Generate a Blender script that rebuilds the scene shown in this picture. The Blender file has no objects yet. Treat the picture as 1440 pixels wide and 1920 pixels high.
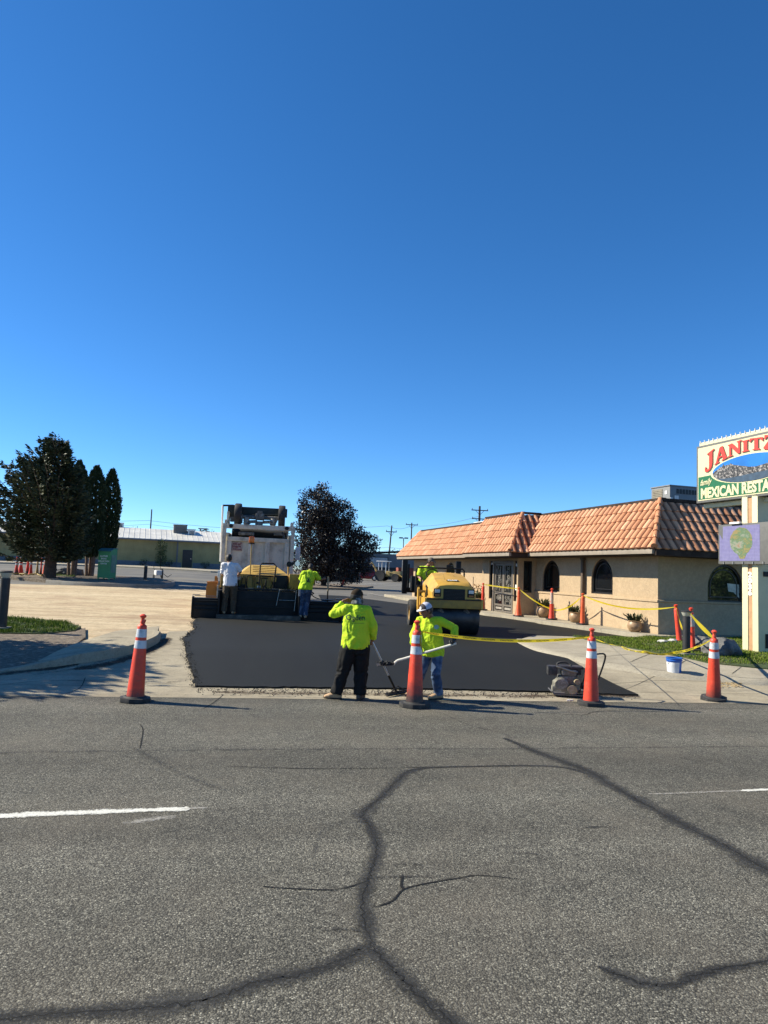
import bpy, bmesh, math, random
from math import sin, cos, radians, pi, atan, atan2, sqrt, hypot
from mathutils import Vector as V, Matrix, Euler, noise
from mathutils.bvhtree import BVHTree
random.seed(7)
S = bpy.context.scene
COL = S.collection
# ---------------------------------------------------------------- camera
FPX = 1340.0; HC = 1.95
PSI = atan(216/1340)-0.003; PIT = atan(113/1340); ROL = radians(2.2)
cF = V((sin(PSI)*cos(PIT), cos(PSI)*cos(PIT), sin(PIT)))
_r0 = V((cos(PSI), -sin(PSI), 0)); _u0 = _r0.cross(cF)
cR = cos(ROL)*_r0+sin(ROL)*_u0; cU = -sin(ROL)*_r0+cos(ROL)*_u0
CAMP = V((0, 0, HC))
cam = bpy.data.cameras.new('camera'); co = bpy.data.objects.new('camera', cam); COL.objects.link(co)
mw = Matrix((cR, cU, -cF)).transposed().to_4x4(); mw.translation = CAMP
co.matrix_world = mw
cam.sensor_fit = 'VERTICAL'; cam.sensor_height = 36.0; cam.lens = 36.0*FPX/1920.0
cam.clip_start = 0.05; cam.clip_end = 3000
S.camera = co
# ---------------------------------------------------------------- sky, sun, exposure
SUN_EL = radians(36.5); SUN_D = V((-.95, .305, 0)).normalized()
w = bpy.data.worlds.new('World'); S.world = w; w.use_nodes = True
nt = w.node_tree; bg = nt.nodes['Background']
sky = nt.nodes.new('ShaderNodeTexSky'); sky.sky_type = 'NISHITA'; sky.sun_disc = False
sky.sun_elevation = SUN_EL; sky.sun_rotation = atan2(SUN_D.x, SUN_D.y)
sky.altitude = 3000; sky.air_density = 1.0; sky.dust_density = 0.7; sky.ozone_density = 2.2
_mx = nt.nodes.new('ShaderNodeMix'); _mx.data_type = 'RGBA'; _mx.blend_type = 'MULTIPLY'; _mx.inputs[0].default_value = 1.0; _mx.inputs[7].default_value = (.88, 1.08, 1.27, 1)
_hs = nt.nodes.new('ShaderNodeHueSaturation'); _hs.inputs['Saturation'].default_value = 1.16
nt.links.new(sky.outputs[0], _mx.inputs[6]); nt.links.new(_mx.outputs[2], _hs.inputs['Color']); nt.links.new(_hs.outputs[0], bg.inputs[0]); bg.inputs[1].default_value = 0.084
sl = bpy.data.lights.new('sun', 'SUN'); sl.energy = 5.0; sl.angle = radians(.53); sl.color = (1, .92, .74)
so = bpy.data.objects.new('sun', sl); COL.objects.link(so)
sd = V((SUN_D.x*cos(SUN_EL), SUN_D.y*cos(SUN_EL), sin(SUN_EL)))
so.rotation_euler = sd.to_track_quat('Z', 'Y').to_euler(); so.location = sd*60
S.view_settings.view_transform = 'Standard'; S.view_settings.look = 'None'
S.view_settings.exposure = 0.85; S.view_settings.gamma = 1
S.render.engine = 'CYCLES'
S.cycles.max_bounces = 6; S.cycles.transparent_max_bounces = 12

# ---------------------------------------------------------------- terrain and camera-ray helpers
def sm(t):
    t = min(1.0, max(0.0, t)); return t*t*(3-2*t)
def gz(x, y):
    s = .018+(.007-.018)*sm((x+8)/16); t = max(0.0, min(y, 150)-14)
    return .25*sm((y-11.05)/4.2)+s*t
def ray(u, v):
    return (cF*FPX+cR*(u-720)-cU*(v-960)).normalized()
def G(u, v, dz=0.0):                                  # where the sight line through a photo pixel meets the ground
    d = ray(u, v); lo, hi = .5, 500.0
    for _ in range(50):
        m = (lo+hi)/2; q = CAMP+d*m
        if q.z > gz(q.x, q.y)+dz: lo = m
        else: hi = m
    return CAMP+d*lo
def zat(P, v, u=None):                                # height above the ground at P that reaches photo row v
    d = ray(720, v)
    dep = (P-CAMP).dot(cF)
    # solve along the vertical through P
    a = V((P.x, P.y, 0))-CAMP; f = (v-960)/-FPX
    # (a + z*zhat).U / (a + z zhat).F = f
    z = (f*a.dot(cF)-a.dot(cU))/(cU.z-f*cF.z)
    return z
def pl(u, v, P0, n):
    d = ray(u, v); n = V(n); return CAMP+d*((V(P0)-CAMP).dot(n)/d.dot(n))

# ---------------------------------------------------------------- materials
MATS = {}
def nodes(name):
    m = bpy.data.materials.new(name); m.use_nodes = True
    return m, m.node_tree, m.node_tree.nodes['Principled BSDF']
def ramp(nt, fac, stops):
    r = nt.nodes.new('ShaderNodeValToRGB'); e = r.color_ramp.elements
    while len(e) < len(stops): e.new(.5)
    for el, (p, c) in zip(e, stops):
        el.position = p; el.color = (c if hasattr(c, '__len__') else (c, c, c))[:3] + (1,) if not isinstance(c, (int, float)) else (c, c, c, 1)
    nt.links.new(fac, r.inputs[0]); return r.outputs[0]
def mixc(nt, fac, a, b, mode='MIX'):
    n = nt.nodes.new('ShaderNodeMix'); n.data_type = 'RGBA'; n.blend_type = mode
    for i, x in ((0, fac), (6, a), (7, b)):
        if isinstance(x, (int, float)): n.inputs[i].default_value = x
        elif isinstance(x, (tuple, list)): n.inputs[i].default_value = tuple(x)[:3]+(1,)
        else: nt.links.new(x, n.inputs[i])
    return n.outputs[2]
def nz(nt, scale, detail=4, vec=None, rough=.55, dist=0):
    n = nt.nodes.new('ShaderNodeTexNoise'); n.inputs['Scale'].default_value = scale; n.inputs['Detail'].default_value = detail
    n.inputs['Roughness'].default_value = rough; n.inputs['Distortion'].default_value = dist
    if vec is not None: nt.links.new(vec, n.inputs['Vector'])
    return n.outputs[0]
def vor(nt, scale, vec, feature='F1', out=0, rnd=1):
    n = nt.nodes.new('ShaderNodeTexVoronoi'); n.feature = feature; n.inputs['Scale'].default_value = scale; n.inputs['Randomness'].default_value = rnd
    nt.links.new(vec, n.inputs['Vector']); return n.outputs[out]
def coord(nt, scale=None, rot=None, kind='Object'):
    t = nt.nodes.new('ShaderNodeTexCoord'); o = t.outputs[kind]
    if scale is not None or rot is not None:
        mp = nt.nodes.new('ShaderNodeMapping')
        if scale is not None: mp.inputs['Scale'].default_value = scale
        if rot is not None: mp.inputs['Rotation'].default_value = rot
        nt.links.new(o, mp.inputs[0]); o = mp.outputs[0]
    return o
def bump(nt, p, h, strength=.3, dist=.01):
    b = nt.nodes.new('ShaderNodeBump'); b.inputs['Strength'].default_value = strength; b.inputs['Distance'].default_value = dist
    nt.links.new(h, b.inputs['Height']); nt.links.new(b.outputs[0], p.inputs['Normal'])
def mth(nt, op, a, b=None):
    n = nt.nodes.new('ShaderNodeMath'); n.operation = op
    for i, x in ((0, a), (1, b)):
        if x is None: continue
        if isinstance(x, (int, float)): n.inputs[i].default_value = x
        else: nt.links.new(x, n.inputs[i])
    return n.outputs[0]
def M(name, col, rough=.6, metal=0, var=.18, vs=6, col2=None, amt=.5, cs=3, bs=0, bst=.2, bd=.01, spec=.5, thr=.55):
    """everyday material: base colour broken by noise, a second colour as dirt / wear patches, optional bump"""
    if name in MATS: return MATS[name]
    m, nt, p = nodes(name); c = coord(nt)
    lo = tuple(x*(1-var) for x in col); hi = tuple(min(1, x*(1+var)) for x in col)
    base = ramp(nt, nz(nt, vs, 6, c), [(.3, lo), (.7, hi)])
    if col2 is not None:
        f = ramp(nt, nz(nt, cs, 8, c, .65), [(thr-.06, 0.0), (thr+.12, amt)])
        base = mixc(nt, f, base, col2)
    nt.links.new(base, p.inputs['Base Color'])
    p.inputs['Roughness'].default_value = rough; p.inputs['Metallic'].default_value = metal
    p.inputs['Specular IOR Level'].default_value = spec
    if bs: bump(nt, p, nz(nt, bs, 5, c), bst, bd)
    MATS[name] = m; return m
def emat(name, col, s=1.0):
    if name in MATS: return MATS[name]
    m, nt, p = nodes(name); p.inputs['Base Color'].default_value = tuple(c*.3 for c in col)+(1,)
    p.inputs['Emission Color'].default_value = tuple(col)+(1,); p.inputs['Emission Strength'].default_value = s
    MATS[name] = m; return m

# ---------------------------------------------------------------- mesh builder
class B:
    def __init__(s): s.bm = bmesh.new()
    def faces(s, vs, fs):
        v = [s.bm.verts.new(p) for p in vs]
        for f in fs:
            try: s.bm.faces.new([v[i] for i in f])
            except ValueError: pass
        return v
    def box(s, c, size, rot=None, bev=0.0):
        m = Matrix.Translation(V(c))
        if rot is not None: m = m @ Euler(rot).to_matrix().to_4x4()
        m = m @ Matrix.Diagonal((size[0], size[1], size[2], 1))
        r = bmesh.ops.create_cube(s.bm, size=1, matrix=m)
        if bev:
            es = list({e for v in r['verts'] for e in v.link_edges})
            bmesh.ops.bevel(s.bm, geom=es, offset=bev, segments=2, affect='EDGES', profile=.7)
        return s
    def limb(s, pts, rad, n=10, caps=True, sq=None):
        """swept tube with a radius per point; rad items may be (rx, ry); sq = side direction for the x radius"""
        pts = [V(p) for p in pts]; rings = []; prev = None
        if isinstance(rad, (int, float)): rad = [rad]*len(pts)
        for i, p in enumerate(pts):
            a = pts[max(0, i-1)]; b = pts[min(len(pts)-1, i+1)]; t = (b-a)
            t = t.normalized() if t.length > 1e-9 else V((0, 0, 1))
            if prev is None:
                x = V(sq) if sq is not None else (V((1, 0, 0)) if abs(t.x) < .9 else V((0, 1, 0)))
            else: x = prev
            x = (x-t*x.dot(t)).normalized(); y = t.cross(x); prev = x
            r = rad[i]; rx, ry = r if hasattr(r, '__len__') else (r, r)
            rings.append([s.bm.verts.new(p+x*(rx*cos(2*pi*k/n))+y*(ry*sin(2*pi*k/n))) for k in range(n)])
        for a, b in zip(rings, rings[1:]):
            for k in range(n): s.bm.faces.new((a[k], a[(k+1) % n], b[(k+1) % n], b[k]))
        if caps:
            s.bm.faces.new(rings[0][::-1]); s.bm.faces.new(rings[-1])
        return s
    def cap(s, p0, p1, r0, r1=None, n=12):
        """rounded capsule"""
        p0 = V(p0); p1 = V(p1); r1 = r0 if r1 is None else r1; d = (p1-p0); d = d.normalized() if d.length > 1e-9 else V((0, 0, 1))
        pts = []; rr = []
        for a in (80, 50, 22): pts.append(p0-d*r0*sin(radians(a))); rr.append(r0*cos(radians(a)))
        pts += [p0, p1]; rr += [r0, r1]
        for a in (22, 50, 80): pts.append(p1+d*r1*sin(radians(a))); rr.append(r1*cos(radians(a)))
        return s.limb(pts, rr, n)
    def cyl(s, p0, p1, r0, r1=None, n=20): return s.limb([p0, p1], [r0, r0 if r1 is None else r1], n)
    def lathe(s, prof, n=24, c=(0, 0, 0), axis='z', sx=1, sy=1, close=True):
        rings = []
        for r, z in prof:
            ring = []
            for k in range(n):
                a = 2*pi*k/n; p = (r*cos(a)*sx, r*sin(a)*sy, z)
                if axis == 'x': p = (p[2], p[0], p[1])
                if axis == 'y': p = (p[0], p[2], p[1])
                ring.append(s.bm.verts.new(V(p)+V(c)))
            rings.append(ring)
        for a, b in zip(rings, rings[1:]):
            for k in range(n): s.bm.faces.new((a[k], a[(k+1) % n], b[(k+1) % n], b[k]))
        if close:
            s.bm.faces.new(rings[0][::-1]); s.bm.faces.new(rings[-1])
        return s
    def prism(s, poly, d0, d1, ax='y', bev=0.0):
        """extrude a 2-D outline: ax is the extrusion axis; the outline lives in the two others"""
        def mk(p, d): return {'y': (p[0], d, p[1]), 'x': (d, p[0], p[1]), 'z': (p[0], p[1], d)}[ax]
        n = len(poly); a = [s.bm.verts.new(mk(p, d0)) for p in poly]; b = [s.bm.verts.new(mk(p, d1)) for p in poly]
        fs = [s.bm.faces.new(a), s.bm.faces.new(b[::-1])]
        for i in range(n): fs.append(s.bm.faces.new((a[i], b[i], b[(i+1) % n], a[(i+1) % n])))
        if bev:
            es = list({e for f in fs for e in f.edges})
            bmesh.ops.bevel(s.bm, geom=es, offset=bev, segments=2, affect='EDGES', profile=.7)
        return s
    def xf(s, m):
        bmesh.ops.transform(s.bm, matrix=m, verts=s.bm.verts); return s
    def mesh(s, name, smooth=40):
        bmesh.ops.recalc_face_normals(s.bm, faces=s.bm.faces)
        me = bpy.data.meshes.new(name); s.bm.to_mesh(me); s.bm.free()
        if smooth:
            me.polygons.foreach_set('use_smooth', [True]*len(me.polygons)); me.set_sharp_from_angle(angle=radians(smooth))
        return me
    def o(s, name, mat, parent=None, smooth=40):
        me = s.mesh(name, smooth)
        return link(name, me, mat, parent)
def link(name, me, mat, parent=None):
    ob = bpy.data.objects.new(name, me); COL.objects.link(ob)
    if mat is not None and not me.materials: me.materials.append(mat)
    if parent is not None: ob.parent = parent
    return ob
def tag(o, label=None, cat=None, group=None, kind=None):
    if label: o['label'] = label
    if cat: o['category'] = cat
    if group: o['group'] = group
    if kind: o['kind'] = kind
    return o
def E(name, label, cat, loc=(0, 0, 0), rz=0, group=None):
    o = bpy.data.objects.new(name, None); COL.objects.link(o); o.location = loc; o.rotation_euler = (0, 0, rz)
    o.empty_display_size = .2
    return tag(o, label, cat, group)
def kids(o): return [c for c in list(COL.objects) if c.parent == o]
def dup(o, loc=None, rz=None, label=None, group=None, parent=None):
    c = o.copy(); COL.objects.link(c)
    if parent is not None: c.parent = parent
    if loc is not None: c.location = loc
    if rz is not None: c.rotation_euler = rz if hasattr(rz, '__len__') else (0, 0, rz)
    if label: c['label'] = label
    if group: c['group'] = group
    for k in kids(o): dup(k, parent=c)
    return c
def textmesh(s, size=1, bold=0.0, ext=.003, align='CENTER', spacing=1.0):
    cu = bpy.data.curves.new('t', 'FONT'); cu.body = s; cu.size = size; cu.extrude = ext; cu.offset = bold; cu.align_x = align; cu.align_y = 'CENTER'
    cu.space_character = spacing; cu.resolution_u = 4
    ob = bpy.data.objects.new('t', cu); COL.objects.link(ob)
    bpy.context.view_layer.update()
    me = bpy.data.meshes.new_from_object(ob.evaluated_get(bpy.context.evaluated_depsgraph_get()))
    bpy.data.objects.remove(ob); return me
def text(name, s, size, mat, parent, loc, rot=(radians(90), 0, 0), bold=0.0, ext=.003, sx=1.0, spacing=1.0, align='CENTER'):
    me = textmesh(s, size, bold, ext, align, spacing)
    me.transform(Matrix.Translation(V(loc)) @ Euler(rot).to_matrix().to_4x4() @ Matrix.Diagonal((sx, 1, 1, 1)))
    me.materials.clear()
    return link(name, me, mat, parent)
# shared materials
black_rubber = M('black_rubber', (.018, .018, .019), .75, col2=(.07, .065, .06), amt=.6, cs=9)
steel = M('worn_steel', (.32, .31, .29), .45, .8, col2=(.12, .08, .05), amt=.6, cs=12)
black_steel = M('black_steel', (.012, .012, .013), .5, 0, col2=(.04, .037, .035), amt=.6, cs=6)
white_paint = M('white_paint', (.72, .71, .68), .5, 0, var=.06, col2=(.35, .32, .27), amt=.5, cs=4)
chrome = M('chrome', (.7, .7, .7), .2, 1, var=.05)
dark_glass = M('dark_glass', (.006, .007, .008), .06, 0, var=.1, spec=.5)
# ================================================================ GROUND
YL = [11.03+.3*i for i in range(16)]+[16+1.5*i for i in range(8)]+[30, 34, 38, 44, 50, 58, 66, 76, 88, 100, 120, 150]
XL = [-8+2*i for i in range(9)]
def catmull(pts, sub=6, closed=False):
    P = [V(p) for p in pts]; out = []; n = len(P)
    rng = range(n if closed else n-1)
    for i in rng:
        p0 = P[(i-1) % n] if closed or i > 0 else P[0]; p1 = P[i]; p2 = P[(i+1) % n]; p3 = P[(i+2) % n] if closed or i+2 < n else P[-1]
        for k in range(sub):
            t = k/sub
            out.append(.5*((2*p1)+(p2-p0)*t+(2*p0-5*p1+4*p2-p3)*t*t+(3*p1-p0-3*p2+p3)*t**3))
    if not closed: out.append(P[-1])
    return out
def gp(pts): return [tuple(G(u, v)[:2]) for u, v in pts]
def sheet(name, poly, dz, mat, thick=0.0, kind='structure', skirt=None):
    bm = bmesh.new()
    f = bm.faces.new([bm.verts.new((p[0], p[1], 0)) for p in poly])
    bmesh.ops.recalc_face_normals(bm, faces=[f])
    bmesh.ops.triangulate(bm, faces=bm.faces[:])
    xs = [p[0] for p in poly]; ys = [p[1] for p in poly]
    for y in YL:
        if min(ys) < y < max(ys): bmesh.ops.bisect_plane(bm, geom=bm.verts[:]+bm.edges[:]+bm.faces[:], plane_co=(0, y, 0), plane_no=(0, 1, 0))
    for x in XL:
        if min(xs) < x < max(xs): bmesh.ops.bisect_plane(bm, geom=bm.verts[:]+bm.edges[:]+bm.faces[:], plane_co=(x, 0, 0), plane_no=(1, 0, 0))
    bmesh.ops.triangulate(bm, faces=bm.faces[:])
    for fc in bm.faces:
        fc.normal_update()
        if fc.normal.z < 0: fc.normal_flip()
    be = [e for e in bm.edges if e.is_boundary]
    if thick:
        r = bmesh.ops.extrude_edge_only(bm, edges=be)
        low = {v for v in r['geom'] if isinstance(v, bmesh.types.BMVert)}
    else: low = set()
    for v in bm.verts:
        v.co.z = gz(v.co.x, v.co.y)+(dz(v.co.x, v.co.y) if callable(dz) else dz)-(thick if v in low else 0)
    me = bpy.data.meshes.new(name); bm.to_mesh(me); bm.free()
    ob = link(name, me, mat); ob['kind'] = kind
    return ob
def kerb(name, path, wd, h, mat, base=-.03, left=True, roll=0.0):
    """swept kerb: path is its outer top edge, the body lies to the left (or right) of it"""
    b = B(); rings = []
    P = [V((p[0], p[1])) for p in path]
    for i, p in enumerate(P):
        t = (P[min(i+1, len(P)-1)]-P[max(i-1, 0)]).normalized(); nrm = V((-t.y, t.x))*(1 if left else -1)
        hh = h(p.x, p.y) if callable(h) else h
        ring = []
        for off, z in ((-roll, base), (-roll*.6+.012, max(.012, hh-.045)), (.035, hh), (wd-.02, hh), (wd, hh-.02), (wd, base)):
            q = p+nrm*off; ring.append(b.bm.verts.new((q.x, q.y, gz(q.x, q.y)+z)))
        rings.append(ring)
    for a, c in zip(rings, rings[1:]):
        for k in range(5): b.bm.faces.new((a[k], a[k+1], c[k+1], c[k]))
    b.bm.faces.new(rings[0]); b.bm.faces.new(rings[-1][::-1])
    o = b.o(name, mat, smooth=35); o['kind'] = 'structure'; return o
# ---- materials of the ground
def road_mat():
    m, nt, p = nodes('worn_asphalt'); c = coord(nt)
    st = vor(nt, 105, c, out=1); ds = vor(nt, 105, c, out=0)
    sep = nt.nodes.new('ShaderNodeSeparateColor'); nt.links.new(st, sep.inputs[0])
    stone = ramp(nt, sep.outputs[0], [(0, (0.0624, 0.05991, 0.05068)), (.35, (0.1165, 0.1115, 0.09228)), (.75, (0.1789, 0.169, 0.1376)), (.93, (0.258, 0.2454, 0.2004)), (1, (0.416, 0.3994, 0.3253))])
    gap = ramp(nt, ds, [(.35, 1.0), (.75, .35)])
    col = mixc(nt, 1.0, stone, gap, 'MULTIPLY')
    big = ramp(nt, nz(nt, .55, 5, c), [(.3, .84), (.7, 1.14)])
    col = mixc(nt, 1.0, col, big, 'MULTIPLY')
    band = ramp(nt, nz(nt, 1.0, 3, coord(nt, (.03, .75, 1))), [(.35, .76), (.65, 1.14)])
    col = mixc(nt, 1.0, col, band, 'MULTIPLY')
    mid = ramp(nt, nz(nt, 5, 6, c, .7), [(.3, .82), (.7, 1.15)])
    col = mixc(nt, 1.0, col, mid, 'MULTIPLY')
    tint = ramp(nt, nz(nt, .9, 3, coord(nt, (1, 1, 1), (0, 0, .7))), [(.45, 0.0), (.75, .35)])
    col = mixc(nt, tint, col, (.15, .13, .10))
    nt.links.new(col, p.inputs['Base Color']); p.inputs['Roughness'].default_value = .85; p.inputs['Specular IOR Level'].default_value = .25
    h = mth(nt, 'ADD', mth(nt, 'MULTIPLY', ds, -1.0), mth(nt, 'MULTIPLY', sep.outputs[1], .8))
    bump(nt, p, h, .55, .008)
    return m
def fresh_mat():
    m, nt, p = nodes('fresh_asphalt'); c = coord(nt)
    n1 = ramp(nt, nz(nt, 120, 3, c, .7), [(.3, (0.003531, 0.003881, 0.002945)), (.6, (0.006618, 0.007278, 0.005533)), (.8, (0.01435, 0.01576, 0.01141))])
    n2 = ramp(nt, nz(nt, .8, 6, c, .6), [(.3, .8), (.7, 1.2)])
    n4 = ramp(nt, nz(nt, 20, 5, c, .8), [(.32, .72), (.65, 1.25)])
    n3 = ramp(nt, nz(nt, 1.0, 4, coord(nt, (2.2, .10, 1))), [(.35, .84), (.65, 1.16)])
    n1 = mixc(nt, 1.0, n1, n4, 'MULTIPLY')
    col = mixc(nt, 1.0, mixc(nt, 1.0, n1, n2, 'MULTIPLY'), n3, 'MULTIPLY')
    nt.links.new(col, p.inputs['Base Color']); p.inputs['Roughness'].default_value = .75; p.inputs['Specular IOR Level'].default_value = .3
    bump(nt, p, nz(nt, 160, 4, c, .7), .6, .006); return m
def conc_mat(name, a, b_, dark=(.16, .14, .11), amt=.6, jx=0):
    m, nt, p = nodes(name); c = coord(nt)
    base = ramp(nt, nz(nt, 1.3, 7, c, .6), [(.3, a), (.7, b_)])
    sp = ramp(nt, nz(nt, 24, 6, c, .8), [(.28, .66), (.5, 1.0), (.72, 1.16)])
    col = mixc(nt, 1.0, base, sp, 'MULTIPLY')
    st = ramp(nt, nz(nt, 2.4, 9, coord(nt, (.8, 1.6, 1)), .7), [(.50, 0.0), (.66, amt*1.3)])
    col = mixc(nt, st, col, dark)
    pit = ramp(nt, nz(nt, 26, 5, c, .75), [(.6, 0.0), (.68, .55)])
    col = mixc(nt, pit, col, tuple(x*.45 for x in dark))
    nt.links.new(col, p.inputs['Base Color']); p.inputs['Roughness'].default_value = .9; p.inputs['Specular IOR Level'].default_value = .2
    bump(nt, p, nz(nt, 60, 6, c, .7), .5, .008); return m
def milled_mat():
    m, nt, p = nodes('milled_ground'); c = coord(nt)
    s1 = ramp(nt, nz(nt, 1.0, 8, coord(nt, (0.1432, 2.454, 1.023), (0, 0, 0.02045)), .72, .6), [(.3, (0.3068, 0.2301, 0.1432)), (.47, (0.4806, 0.3783, 0.2454)), (.66, (0.6136, 0.5113, 0.3528)), (.8, (0.7158, 0.6238, 0.4601))])
    s2 = ramp(nt, nz(nt, 1.0, 5, coord(nt, (3, 5, 1), (0, 0, -.02)), .7), [(.35, .8), (.6, 1.06)])
    sp = ramp(nt, nz(nt, 11, 6, c, .85), [(.32, .68), (.62, 1.12)])
    col = mixc(nt, 1.0, mixc(nt, 1.0, s1, s2, 'MULTIPLY'), sp, 'MULTIPLY')
    red = ramp(nt, nz(nt, .45, 4, c), [(.5, 0.0), (.72, .5)])
    col = mixc(nt, red, col, (0.252, 0.156, 0.102))
    dk = ramp(nt, nz(nt, 1.0, 7, coord(nt, (.9, 1.4, 1)), .75), [(.6, 0.0), (.7, .5)])
    col = mixc(nt, dk, col, (0.096, 0.072, 0.051))
    nt.links.new(col, p.inputs['Base Color']); p.inputs['Roughness'].default_value = .95; p.inputs['Specular IOR Level'].default_value = .1
    bump(nt, p, nz(nt, 1.0, 8, coord(nt, (6, 30, 1)), .8), .7, .02); return m
m_road = road_mat(); m_fresh = fresh_mat()
m_apron = conc_mat('apron_concrete', (0.2706, 0.2338, 0.1671), (0.3683, 0.3215, 0.2353), amt=.45)
m_walk = conc_mat('sidewalk_concrete', (0.3007, 0.2667, 0.2046), (0.3758, 0.3362, 0.2592), amt=.3)
m_kerb = conc_mat('kerb_concrete', (0.204, 0.192, 0.168), (0.276, 0.258, 0.222), amt=.4)
m_mill = milled_mat()
m_lot = M('old_lot_asphalt', (0.11, 0.1045, 0.0935), .9, var=.25, vs=.4, col2=(0.1815, 0.1595, 0.121), amt=.7, cs=.25, bs=60, bst=.4)
m_dirt = M('brown_dirt', (.125, .095, .066), .95, var=.4, vs=14, col2=(.26, .21, .15), amt=.8, cs=7, bs=30, bst=.8, bd=.03)
m_soil = M('dry_soil', (0.182, 0.147, 0.098), .95, var=.3, vs=.3, col2=(0.084, 0.091, 0.042), amt=.7, cs=.12, bs=20, bst=.5)
m_turf = M('turf', (.045, .07, .018), .9, var=.35, vs=9, col2=(.17, .14, .06), amt=.6, cs=2.2, bs=90, bst=.8, bd=.03)
# ---- base ground to the horizon
xs = [-900, -400, -200, -110, -70, -45, -30, -20, -14]+[-10]+XL+[10, 14, 20, 30, 45, 70, 110, 200, 400, 900]
ys = [-300, -120, -50, -20, 0, 6]+YL+[200, 300, 500, 900, 1500]
b = B()
gv = [[b.bm.verts.new((x, y, gz(x, y)-.045)) for x in xs] for y in ys]
for j in range(len(ys)-1):
    for i in range(len(xs)-1): b.bm.faces.new((gv[j][i], gv[j][i+1], gv[j+1][i+1], gv[j+1][i]))
tag(b.o('ground', m_soil, smooth=0), kind='structure')
sheet('road', [(-160, -9), (160, -9), (160, 11.03), (-160, 11.03)], 0.0, m_road)
sheet('parking_lot', [(-75, 11.04), (75, 11.04), (75, 150), (-75, 150)], -.022, m_lot)
# ---- milled ground ahead of and beside the paver
e = gp([(340, 1162), (300, 1178)])
mill = [(-60, 13.6), (-4.0, 14.2)]+gp([(150, 1240), (230, 1222), (300, 1192), (352, 1186)])+[(-1.0, 20.5), (1.8, 21.5), (2.2, 30), (1.4, 38.6), (-2, 39.6)]+gp([(345, 1104), (210, 1099), (0, 1094)])+[(-30, 43), (-60, 44)]
sheet('milled_ground', mill, -.012, m_mill)
# ---- concrete gutter and aprons along the road
sheet('concrete_gutter', [(-80, 11.04), (80, 11.04), (80, 11.85), (-80, 11.85)], .001, m_apron)
left_ap = [(-80, 11.86), (-1.02, 11.86)]+gp([(350, 1232), (345, 1205), (352, 1183), (318, 1184), (306, 1192), (250, 1220), (150, 1243), (60, 1258), (0, 1262)])+[(-80, 14.6)]
sheet('left_apron', left_ap, .002, m_apron)
kpx = [(968, 1203), (1000, 1219), (1032, 1228), (1107, 1245), (1180, 1258), (1250, 1269), (1340, 1276), (1440, 1283)]
right_ap = [(6.2, 11.86), (80, 11.86), (80, 14.2), (11.0, 13.1)]+gp(kpx[::-1])+gp([(985, 1203), (1030, 1220), (1100, 1256), (1160, 1286)])
sheet('right_apron', right_ap, .002, m_apron)
# ---- fresh black mat with crumbly edges
random.seed(3)
lft = catmull(gp([(368, 1289), (362, 1268), (353, 1246), (350, 1228), (345, 1210), (345, 1196), (356, 1189), (364, 1182), (362, 1172), (366, 1163)])) if False else [V(p) for p in gp([(368, 1289), (362, 1268), (354, 1246), (350, 1228), (345, 1210), (344, 1198), (355, 1190), (364, 1182), (362, 1172), (366, 1160)])]
L2 = []
for a, c in zip(lft, lft[1:]):
    for k in range(7):
        q = a.lerp(c, k/7); L2.append((q.x+random.uniform(-.045, .045), q.y+random.uniform(-.03, .03)))
fresh = [(2.4, 26), (2.6, 34), (2.9, 41), (4.4, 41.2), (7.5, 33.5)]+gp([(800, 1127), (893, 1147), (925, 1157), (961, 1156), (1010, 1171), (1100, 1184), (1213, 1201), (1190, 1202), (1130, 1201), (1073, 1199), (1000, 1198), (966, 1201), (1030, 1222), (1100, 1258), (1150, 1284), (1197, 1305), (1120, 1303), (1030, 1299), (830, 1294), (640, 1292)])
ei = fresh.index(tuple(G(1197, 1305)[:2])); low_edge = fresh[ei:]+[L2[0]]; ragged = []
for a, c in zip(low_edge, low_edge[1:]):
    n_ = max(1, int(hypot(c[0]-a[0], c[1]-a[1])/.09))
    for k in range(n_): ragged.append((a[0]+(c[0]-a[0])*k/n_, a[1]+(c[1]-a[1])*k/n_+(random.gauss(0, .014)+.03*noise.noise((k*.37, a[0], 0)) if k else 0)))
fresh = fresh[:ei]+ragged
fresh_poly = L2+[(-1.9, 22.2), (2.3, 22.4)]+fresh
sheet('new_asphalt', fresh_poly, .03, m_fresh, thick=.05)
# crumbs of loose mix along the ragged edge
m_crumb = M('loose_mix', (0.0168, 0.0168, 0.0175), .8, var=.4, vs=30)
b = B()
for i in range(1500):
    k = random.randrange(len(L2)-1); q = L2[k]; s_ = random.uniform(.004, .013)
    x = q[0]+random.gauss(.02, .05); y = q[1]+random.gauss(0, .03)
    b.box((x, y, gz(x, y)+.03+random.uniform(-.02, .012)), (s_*1.3, s_, s_*.8), (random.random()*3, random.random()*3, random.random()*3))
for i in range(1500):
    x = random.uniform(-1, 6.3); y = 11.62+random.gauss(.0, .18); s_ = random.uniform(.004, .013)
    if y > 11.2: b.box((x, y, gz(x, y)+.006), (s_*1.3, s_, s_*.8), (random.random()*3, random.random()*3, random.random()*3))
tag(b.o('asphalt_crumbs', m_crumb, smooth=0), 'loose black crumbs along the edges of the fresh asphalt', 'asphalt crumbs', kind='stuff')
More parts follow.
